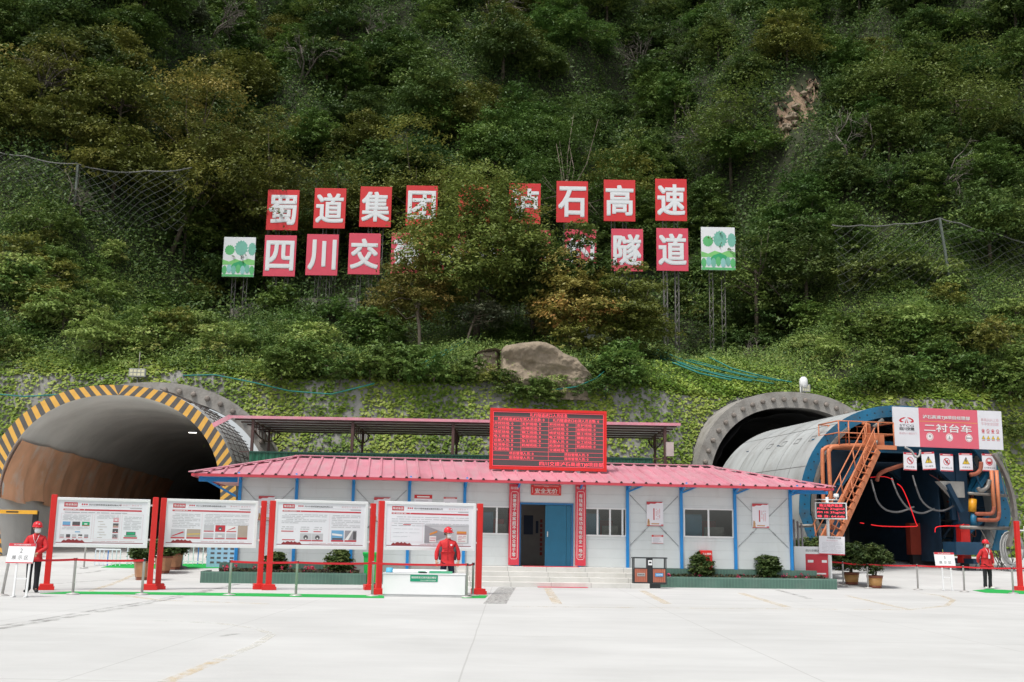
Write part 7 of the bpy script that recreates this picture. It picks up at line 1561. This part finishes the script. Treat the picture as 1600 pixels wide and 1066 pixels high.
# low concrete wall behind the panel feet
p0, p1 = onY(362, 490, 73.4), onY(560, 480, 73.4); a = MB(); n = 12
for k in range(n):
    xa_, xb_ = p0.x + (p1.x - p0.x) * k / n, p0.x + (p1.x - p0.x) * (k + 1) / n; za_, zb_ = hz(xa_, 73.4) + .7 + .03 * (k % 3), hz(xb_, 73.4) + .7 + .03 * ((k + 1) % 3)
    a.add([(xa_, 73.1, za_ - 1.6), (xb_, 73.1, zb_ - 1.6), (xb_, 73.1, zb_), (xa_, 73.1, za_), (xa_, 73.4, za_ - 1.6), (xb_, 73.4, zb_ - 1.6), (xb_, 73.4, zb_), (xa_, 73.4, za_)], [(0, 1, 2, 3), (7, 6, 5, 4), (3, 2, 6, 7)])
solo('low_wall', a, pm('bank_wall', (0.27, 0.25, 0.21), rough=.9, var=.3), 'low pale concrete wall on the bank behind the feet of the left panels', 'wall')
# two small boards in the trees
for (px, py, w_, h_, Y_, rot, lb, gr) in ((764.5, 449, .74, .62, 67.3, 6, 'small white board with a green square hanging under the red tinged tree', True), (919, 521, .8, .62, 63.5, 28, 'small pale board hanging askew in the branches right of the boulder', False)):
    c = onY(px, py, Y_); g_ = hz(c.x, Y_); t_ = thing('small_board', lb, 'board', Matrix.Translation(c) @ Matrix.Rotation(rad(rot), 4, 'Y')); a = MB(); a.box(-w_ / 2, w_ / 2, -.02, .02, -h_ / 2, h_ / 2); part('plate', a, pm('dull_white', (0.50, 0.53, 0.50), rough=.6), t_)
    if gr: a = MB(); a.rect(-w_ * .4, -w_ * .02, -h_ * .25, h_ * .25, -.024); part('print', a, M_INK[6], t_)
    a = MB(); a.tube([(0, .05, -h_ / 2 - (c.z - g_) - .2 if not gr else -.9), (0, .05, h_ / 2)], .03, 5); part('stick', a, M_BARK if 'M_BARK' in globals() else M_LAT, t_)
# boulder: a blocky outcrop, nearly upright face, domed top, deep crack left of the middle
def boulder(prof, pyb, Y_, label, depth=4.0):
    P_ = [onY(x, y, Y_) for x, y in prof]; xs_ = np.array([p.x for p in P_]); zs_ = np.array([p.z for p in P_]); zb = onY(prof[0][0], pyb, Y_).z - .5; x0, x1 = xs_[0], xs_[-1]
    c = Vector(((x0 + x1) / 2, Y_, zb)); mb = MB(); nU, nF, nT = 120, 60, 26; vs = []
    from mathutils import noise as NZ
    def fr(u, v, o=0.0): p_ = Vector((u, v, o)); return .9 * (NZ.ridged_multi_fractal(p_ * .55, 1.0, 2.1, 4, 1.0, 2.0) - 1.1) + .35 * NZ.fractal(p_ * 1.6, .9, 2.1, 5)
    for i in range(nU + 1):
        f = i / nU; x = x0 + (x1 - x0) * f; zt = float(np.interp(x, xs_, zs_)); edge = min(1, f / .07, (1 - f) / .16); bul = 1.25 * (1 - (1 - max(0, edge)) ** 2)
        crk = math.exp(-((x - (x0 + (x1 - x0) * .245) - .12 * math.sin(f * 40)) / .16) ** 2); left = 1 if f < .245 else 0
        for j in range(nF + nT + 1):
            if j <= nF:
                q = j / nF; z = zb + (zt - zb) * q; rnd = .45 * max(0, (q - .86) / .14) ** 2.2
                step_ = .16 * (1 if math.sin(z * 3.1 + x * .5) > .55 else 0)
                y = -bul - .12 * (1 - q) * 2 + rnd + crk * .8 + .32 * fr(x * .9, z * 1.0) + left * .55 + step_ * .5 + .05 * NZ.fractal(Vector((x * 5, z * 5, 3)), .8, 2.1, 4) - .25 * math.sin(z * 1.1 + x * .35)
                zz = z - .05 * rnd
            else:
                q = (j - nF) / nT; y = -bul + .45 + depth * q + .2 * fr(x, q * 3); zz = zt - .05 - .25 * q + .10 * fr(x * 1.3, q * 5 + 2)
            vs.append((x - c.x + .07 * fr(zz, x * .7), y, zz - zb))
    n = nF + nT + 1; fs = []
    for i in range(nU):
        for j in range(n - 1): fs.append((i * n + j, (i + 1) * n + j, (i + 1) * n + j + 1, i * n + j + 1))
    mb.smooth = True; mb.add(vs, fs)
    m = pm('boulder_rock', (0.29, 0.235, 0.17), rough=.95, var=.5, scale=1.1, bump=1.0, bscale=4.5, dirt=(0.085, 0.07, 0.045), dscale=1.1, damt=.95)
    return solo('boulder', mb, m, label, 'rock', c)
boulder([(733, 572), (740, 556), (752, 549), (775, 546), (783, 549), (792, 544), (815, 541), (836, 539.5), (853, 541), (866, 547), (878, 556), (900, 563), (908, 572), (925, 586), (933, 605)], 612, 58.0, 'large tan boulder jutting from the bank above the shed roof')
for k, (px, py, s) in enumerate(((1255, 150, .5), (1243, 170, .6), (1236, 186, .8), (1228, 203, .75), (1240, 196, .5), (1262, 144, .4))):
    p_ = on_hill(px, py); rr = random.Random(k); mb = MB(); mb.smooth = False; vs = []; fs = []; n = 12
    for j in range(9):
        for i in range(n): th = 6.2832 * i / n; ph = math.pi * j / 8; r_ = s * (.55 + .12 * math.sin(3 * th + k + j) + .08 * math.sin(5 * ph + k)); vs.append((r_ * 1.2 * math.sin(ph) * math.cos(th), r_ * math.sin(ph) * math.sin(th), -r_ * .8 * math.cos(ph)))
    for j in range(8):
        for i in range(n): fs.append((j * n + i, j * n + (i + 1) % n, (j + 1) * n + (i + 1) % n, (j + 1) * n + i))
    mb.add(vs, fs); solo('rock', mb, pm('gully_rock', (0.27, 0.215, 0.155), rough=.95, var=.4, scale=1.5, bump=.8, bscale=4), 'tan rock lying in the bare soil gully in the upper right of the wood', 'rock', p_ + Vector((0, -.3, .1)), 'rocks in the bare gully')
a = MB(); ng = 30; nc = 8
for i in range(ng + 1):
    d_ = GD[0] + (GD[-1] - GD[0]) * i / ng; x = gul_x(d_); wd = 1.5 * math.sin(math.pi * (i + .8) / (ng + 1.6)) * (1 + .35 * math.sin(i * 1.9)) + .15
    for j in range(nc + 1): u = -1 + 2 * j / nc; p_ = hill(x + u * wd + .25 * math.sin(i * 1.3), d_ + .3 * math.sin(j * 2.1)); a.v.append((p_[0], p_[1], p_[2] + .22 * (1 - u * u) - .12 + .10 * math.sin(i * 2.3 + j * 3.7)))
for i in range(ng):
    for j in range(nc): q = i * (nc + 1) + j; a.f.append([q, q + 1, q + nc + 2, q + nc + 1]); a.mi.append(0); a.sm.append(True)
solo('bare_earth', a, pm('bare_earth', (0.26, 0.18, 0.12), rough=1, var=.45, scale=1.2, bump=.8, bscale=4, dirt=(.12, .09, .06), dscale=1.0, damt=.8), None, None, kind='structure')

# rockfall nets on posts
M_NET = pm('net_wire', (0.075, 0.085, 0.07), rough=.6, metal=.3)
def net(pxs, drop, foot, post_i, label, seed=3):
    Y_ = on_hill(*foot).y - .6
    tops = [onY(x, y, Y_) for x, y in pxs]; t_ = thing('rockfall_net', label, 'net', (tops[0].x, Y_, hz(tops[0].x, Y_))); o = t_.location; a = MB(); fine = []
    for i in range(len(tops) - 1):
        L_ = (tops[i + 1] - tops[i]).length; n = max(2, int(L_ / .38))
        for k in range(n): p_ = tops[i].lerp(tops[i + 1], k / n); p_.z -= .16 * math.sin(math.pi * k / n) * min(2, L_ / 3); fine.append(p_)
    fine.append(tops[-1]); a.tube([p_ - o for p_ in fine], .045, 5); part('top_cable', a, pm('net_cable', (0.13, 0.13, 0.12), rough=.6), t_)
    a = MB(); nr = int(drop / .30); rr = random.Random(seed); G_ = []
    for j in range(nr + 1):
        G_.append([Vector((p_.x, p_.y - .3 - .5 * math.sin(j / nr * 2.2) + rr.uniform(-.04, .04), p_.z - drop * j / nr * (1 + .06 * math.sin(i * .6)))) - o for i, p_ in enumerate(fine)])
    w2 = .012
    for j in range(nr):
        for i in range(len(fine) - 1):
            A_, B_ = (G_[j][i], G_[j + 1][i + 1]) if (i + j) % 2 == 0 else (G_[j][i + 1], G_[j + 1][i])
            a.tube([A_, B_], w2, 3, cap=False)
    part('mesh', a, M_NET, t_)
    for i in post_i: p_ = tops[i]; a = MB(); a.bar(Vector((p_.x + .35, p_.y - .7, hz(p_.x, p_.y - .7) - .3)) - o, p_ - o, .14, .14); part('post', a, pm('net_post', (0.10, 0.12, 0.10), rough=.6), t_)
net([(-20, 232), (40, 244), (122, 256), (150, 264), (230, 267), (300, 262)], 4.3, (150, 345), [2], 'rockfall net with a leaning post hung across the left of the slope')
net([(1300, 352), (1345, 352), (1400, 350), (1468, 341), (1500, 349), (1560, 366), (1640, 385)], 4.6, (1470, 455), [3], 'rockfall net on a green post hung across the right of the slope')
# green hoses and bundled green netting lying over the slope
M_TEAL = pm('teal_net', (0.012, 0.17, 0.145), rough=.6)
def drape(pxs, label, r=.035, m=M_TEAL, name='green_hose', group=None, n=6, up=.75):
    pts = []
    for i in range(len(pxs) - 1):
        for k in range(n):
            f = k / n; px, py = pxs[i][0] + (pxs[i + 1][0] - pxs[i][0]) * f, pxs[i][1] + (pxs[i + 1][1] - pxs[i][1]) * f; p_ = on_hill(px, py); pts.append(p_ + Vector((0, -up * .8, up * .6)))
    a = MB(); a.tube(pts, r, 5); return solo(name, a, m, label, 'hose', None, group)
for k, pts in enumerate(([(1018, 562), (1060, 580), (1110, 596), (1160, 606), (1215, 616)], [(1022, 558), (1070, 578), (1130, 594), (1190, 608)], [(1030, 570), (1080, 590), (1130, 603), (1180, 612)], [(1060, 572), (1110, 586), (1160, 600), (1225, 612)], [(1100, 570), (1140, 590), (1200, 606), (1240, 613)], [(1015, 566), (1050, 582), (1090, 598), (1150, 611)])):
    drape(pts, 'strand of dark green netting lying down the bank left of the right arch', .03 + .012 * (k % 3), group='strands of green netting on the bank')
drape([(0, 632), (45, 636), (110, 632), (170, 640)], 'thin dark green hose over the crown of the striped tunnel'); drape([(290, 603), (340, 602), (400, 614), (455, 627), (520, 632), (600, 612)], 'dark green hose sagging over the ivy right of the striped tunnel')
drape([(665, 590), (700, 566), (735, 543), (757, 532)], 'green line slanting up to the left side of the boulder'); drape([(862, 625), (900, 620), (930, 607), (945, 594)], 'green line looping below the right end of the boulder'); drape([(640, 598), (680, 572), (745, 535)], 'blue green line running beside the slanting line left of the boulder')
# ================================================================== PEOPLE
M_SKIN = pm('skin', (0.50, 0.29, 0.20), rough=.55, var=.05); M_JKT = pm('jacket_red', (0.56, 0.022, 0.026), rough=.7, var=.12, scale=9, bump=.25, bscale=14); M_TRS = pm('trousers_black', (0.016, 0.016, 0.02), rough=.85, var=.2); M_NAVY = pm('trousers_navy', (0.02, 0.028, 0.055), rough=.85, var=.2)
M_HELM = pm('helmet_red', (0.62, 0.025, 0.035), rough=.25); M_MASK = pm('mask_white', (0.74, 0.76, 0.76), rough=.8); M_HAIR = pm('hair_black', (0.012, 0.010, 0.010), rough=.6); M_SHOE = pm('shoe_black', (0.015, 0.015, 0.017), rough=.4); M_SHOEW = pm('shoe_white', (0.62, 0.61, 0.58), rough=.6); M_SLEEVE = pm('dark_side', (0.05, 0.055, 0.065), rough=.8)
def skin_mesh(name, V, E, Rr, levels=2):
    me = bpy.data.meshes.new(name); me.from_pydata([tuple(v) for v in V], E, []); o = bpy.data.objects.new(name, me); COL.objects.link(o)
    s = o.modifiers.new('s', 'SKIN'); s.use_smooth_shade = True
    for i, d in enumerate(me.skin_vertices[0].data):
        r = Rr[i]; d.radius = r if isinstance(r, tuple) else (r, r); d.use_root = (i == 0)
    b = o.modifiers.new('b', 'SUBSURF'); b.levels = b.render_levels = levels
    out = bpy.data.meshes.new_from_object(o.evaluated_get(bpy.context.evaluated_depsgraph_get())); out.name = name
    for p in out.polygons: p.use_smooth = True
    bpy.data.objects.remove(o); bpy.data.meshes.remove(me); return out
def setmat(me, m): me.materials.clear(); me.materials.append(m); return me
def person(loc, yaw, label, arms, head_yaw=0, head_dn=0, shoe=None, trouser=None, stance=.12, size=1.0, foot_yaw=.3, badge=True, dark_sides=False):
    """arms: (side -> [elbow, wrist, knuckle]) in body space; the body faces -y"""
    t_ = thing('person', label, 'person', at(loc, yaw)); t_.scale = (size,) * 3
    V = []; E = []; Rr = []
    def add(p, r, par=None):
        V.append(Vector(p)); Rr.append(r)
        if par is not None: E.append((par, len(V) - 1))
        return len(V) - 1
    pel = add((0, .0, .96), (.145, .11)); wst = add((0, .0, 1.10), (.135, .10), pel); cst = add((0, .01, 1.27), (.16, .115), wst); nb = add((0, .015, 1.43), (.085, .075), cst); nk = add((0, .005, 1.50), .056, nb)
    hy = head_yaw; fx, fy = math.sin(hy), -math.cos(hy)
    j = add((.022 * fx, .022 * fy, 1.565), (.066, .072), nk); hc = add((.012 * fx, .012 * fy, 1.635), (.078, .092), j); tp = add((0, .005, 1.705), (.066, .076), hc)
    legs = []
    for s in (-1, 1):
        h = add((s * .095, .0, .90), (.088, .095), pel); kn = add((s * (.085 + stance * .35), -.015, .49), (.056, .062), h); an = add((s * (.075 + stance * .5), .015, .09), (.038, .042), kn); to = add((s * (.075 + stance * .5) + s * .13 * math.sin(foot_yaw), -.12, .035), (.036, .026), an); legs.append((h, kn, an, to))
    arm_ids = []
    for s in (-1, 1):
        el, wr, kn_ = [Vector(p) for p in arms[s]]; sh = add((s * .185, .01, 1.405), (.062, .062), cst); e_ = add(el, (.044, .046), sh); w_ = add(wr, (.028, .030), e_); d = (kn_ - wr).normalized(); pm_ = add(Vector(wr) + d * .055, (.036, .022), w_)
        side = d.cross(Vector((0, 1, 0))); side = side.normalized() if side.length > .1 else Vector((1, 0, 0)); curl = Vector((-s * .25, -.35, 0)) if abs(d.z) > .5 else Vector((0, -.1, -.6))
        for q, off, ln in ((0, -.027, .062), (1, -.009, .072), (2, .009, .068), (3, .027, .052)):
            b0 = add(Vector(wr) + d * .10 + side * off, .0095, pm_); b1 = add(V[b0] + d * ln * .55 + curl * .008, .0088, b0); add(V[b1] + (d + curl * .5).normalized() * ln * .5, .0078, b1)
        th = add(Vector(wr) + d * .045 + side * (-.045 * s) + Vector((0, -.012, 0)), .0115, pm_); add(V[th] + (d * .8 - side * .45 * s).normalized() * .042, .009, th)
        arm_ids.append((sh, el, wr))
    body = skin_mesh('body', V, E, Rr); body = setmat(body, M_SKIN); bo = part('body', body, None, t_)
    # face: nose bridge, eyes and brows over the mask, ears
    def hp(u, f, z): return Vector((.012 * fx + u * math.cos(hy) + f * fx, .012 * fy + u * math.sin(hy) + f * fy, z))
    for s in (-1, 1):
        a = MB(); a.ball(hp(s * .032, .082, 1.640), .0105, 6); part('eye', a, M_HAIR, bo); a = MB(); a.tube([hp(s * .016, .088, 1.657), hp(s * .048, .078, 1.658)], .004, 5); part('eyebrow', a, M_HAIR, bo); a = MB(); a.ball(hp(s * .079, -.005, 1.625), .022, 7, 1.4); part('ear', a, M_SKIN, bo)
    a = MB(); a.smooth = True; n = 10; vs = []; fs = []                       # mask: bulged sheet from the nose to under the chin
    for jn in range(6):
        for i in range(n + 1):
            an_ = (i / n - .5) * 2.35; r_ = .098 + .018 * math.cos(an_) * math.sin(math.pi * (jn + .6) / 6.2); z = 1.622 - jn * .0215; r_ -= .012 * max(0, jn - 3); vs.append(hp(r_ * .86 * math.sin(an_), r_ * math.cos(an_), z + .006 * math.cos(an_) * (1 if jn < 3 else -1)))
    for jn in range(5):
        for i in range(n): fs.append((jn * (n + 1) + i, jn * (n + 1) + i + 1, (jn + 1) * (n + 1) + i + 1, (jn + 1) * (n + 1) + i))
    a.add(vs, fs); mk = part('face_mask', a, M_MASK, t_)
    a = MB(); a.lathe([(.088, 1.585), (.093, 1.62), (.094, 1.66), (.09, 1.70)], (-.014 * fx, -.014 * fy, 0), 16); 
    a.v = [(x, y, z) if (x * fx + y * fy) < .045 else (x * .6, y * .6, 1.68) for x, y, z in a.v]; part('hair', a, M_HAIR, t_)
    # helmet with brim and ridge
    a = MB(); a.lathe([(.118, 1.672), (.122, 1.685), (.119, 1.72), (.104, 1.762), (.072, 1.792), (.03, 1.806), (.002, 1.808)], (0, 0, 0), 24); hl_ = part('helmet', a, M_HELM, t_)
    a = MB(); a.smooth = True; vs = []; fs = []
    for i in range(25):
        an_ = 6.2832 * i / 24; ex = .018 + .042 * max(0, math.cos(an_)) ** 2; c_, s_ = math.cos(an_), math.sin(an_); dx, dy = c_ * fx - s_ * fy * -1 * -1, c_ * fy + s_ * fx
        dx, dy = c_ * fx + s_ * math.cos(hy), c_ * fy + s_ * math.sin(hy)
        for r_, z in ((.114, 1.682), (.118 + ex, 1.668 - .010 * max(0, c_)), (.118 + ex, 1.661 - .010 * max(0, c_)), (.112, 1.668)): vs.append((r_ * dx, r_ * dy, z))
    for i in range(24):
        for q in range(4): fs.append((i * 4 + q, i * 4 + (q + 1) % 4, (i + 1) * 4 + (q + 1) % 4, (i + 1) * 4 + q))
    a.add(vs, fs); part('brim', a, M_HELM, hl_); a = MB(); a.tube([(fx * -.11 * math.cos(q * .3) if False else (-.115 + .0288 * q) * fx, (-.115 + .0288 * q) * fy, 1.808 * 1 - 8.2 * ((-.115 + .0288 * q)) ** 2 + .002) for q in range(9)], .012, 6); part('ridge', a, M_HELM, hl_)
    a = MB(); a.disc(0, 1.735, .02, 0, 10); 
    for vi in range(len(a.v)): x, y, z = a.v[vi]; v_ = hp(x, .104, z); a.v[vi] = tuple(v_)
    part('emblem', a, M_PAPER, hl_)
    # jacket: hips to collar and both sleeves to the wrists
    V = []; E = []; Rr = []
    a0 = add((0, .0, .97), (.195, .155)); hem = add((0, 0, .835), (.205, .165), a0); a1 = add((0, 0, 1.12), (.18, .135), a0); a2 = add((0, .005, 1.28), (.195, .14), a1); a3 = add((0, .012, 1.40), (.15, .115), a2); a4 = add((0, .012, 1.475), (.075, .075), a3); add((0, .008, 1.515), (.078, .080), a4)
    for s in (-1, 1):
        sh, el, wr = arm_ids[0 if s < 0 else 1]; el, wr = Vector(el), Vector(wr); b0 = add((s * .175, .01, 1.375), (.070, .076), a3); m1 = add(Vector((s * .175, .01, 1.375)).lerp(el, .55), (.072, .074), b0); b1 = add(el, (.066, .068), m1); m2 = add(el.lerp(wr, .5), (.060, .060), b1); add(el.lerp(wr, .97), (.052, .052), m2)
    jk = part('jacket', setmat(skin_mesh('jacket', V, E, Rr), M_JKT), None, t_)
    a = MB(); a.bar((0, -.150, .93), (0, -.142, 1.30), .022, .012, up=(0, 1, 0)); a.bar((0, -.142, 1.30), (0, -.105, 1.46), .022, .012, up=(0, 1, 0)); part('zip', a, pm('zip_red', (0.34, 0.012, 0.016)), jk)
    for s in (-1, 1): a = MB(); a.box(s * .085 - .05, s * .085 + .05, -.156, -.138, 1.225, 1.245); part('pocket_flap', a, MATS['zip_red'], jk)
    if badge:
        a = MB(); a.tube([(-.075, -.095, 1.47), (-.045, -.150, 1.36), (.0, -.162, 1.24)], .006, 5); a.tube([(.075, -.095, 1.47), (.045, -.150, 1.36), (.0, -.162, 1.24)], .006, 5); bd = part('lanyard', a, M_PAPER, t_); a = MB(); a.box(-.036, .036, -.172, -.164, 1.11, 1.24); part('card', a, M_PAPER, bd)
    else:
        a = MB(); a.disc(.085, 1.33, .026, -.155, 12); part('chest_emblem', a, M_PAPER, jk)
    if dark_sides:
        for s in (-1, 1): a = MB(); a.tube([(s * .175, -.03, 1.28), (s * .182, -.02, 1.08), (s * .183, -.01, .93)], [.05, .06, .055], 8); part('side_panel', a, M_SLEEVE, jk)
    # trousers
    V = []; E = []; Rr = []; a0 = add((0, 0, .95), (.165, .125))
    for s in (-1, 1):
        h = add((s * .095, 0, .82), (.092, .098), a0); kn = add((s * (.085 + stance * .35), -.015, .49), (.072, .078), h); add((s * (.08 + stance * .45), .0, .27), (.062, .068), kn) and None; add((s * (.075 + stance * .5), .01, .032), (.072, .082), len(V) - 1)
    part('trousers', setmat(skin_mesh('trousers', V, E, Rr), trouser or M_TRS), None, t_)
    for s in (-1, 1):
        V = []; E = []; Rr = []; x = s * (.075 + stance * .5); dx = s * math.sin(foot_yaw); h0 = add((x, .055, .045), (.048, .046)); h1 = add((x + dx * .05, -.03, .052), (.052, .048), h0); h2 = add((x + dx * .16, -.14, .042), (.052, .040), h1); add((x + dx * .19, -.175, .034), (.035, .026), h2)
        part('shoe', setmat(skin_mesh('shoe', V, E, Rr), shoe or M_SHOE), None, t_)
    return t_
c = onG(49, 926); person((c.x, c.y, .004), rad(16), 'person in red jacket and helmet with hands clasped in front beside the number 2 stand', {-1: ((-.275, -.06, 1.13), (-.075, -.225, .985), (.01, -.25, .955)), 1: ((.275, -.06, 1.13), (.075, -.235, .985), (-.005, -.262, .945))}, head_yaw=.45, stance=.03, size=.97)
PY2 = TABLE_Y + .92; c = onY(700, 842, PY2); person((c.x, PY2, .004), rad(6), 'person in red jacket with dark sides standing behind the white model table', {-1: ((-.295, .03, 1.13), (-.30, -.02, .90), (-.29, -.05, .83)), 1: ((.295, .03, 1.13), (.30, -.02, .90), (.29, -.05, .83))}, head_yaw=.75, trouser=M_NAVY, badge=False, dark_sides=True, size=1.0)
c = onG(1544, 921); person((c.x, c.y, ground_z(c.y) + .004), rad(14), 'person in red jacket and white shoes standing near the red post at the right edge', {-1: ((-.30, .09, 1.13), (-.22, .17, .93), (-.14, .2, .88)), 1: ((.27, .03, 1.13), (.235, -.07, .91), (.21, -.10, .84))}, head_yaw=.55, shoe=M_SHOEW, stance=.06, size=.985)
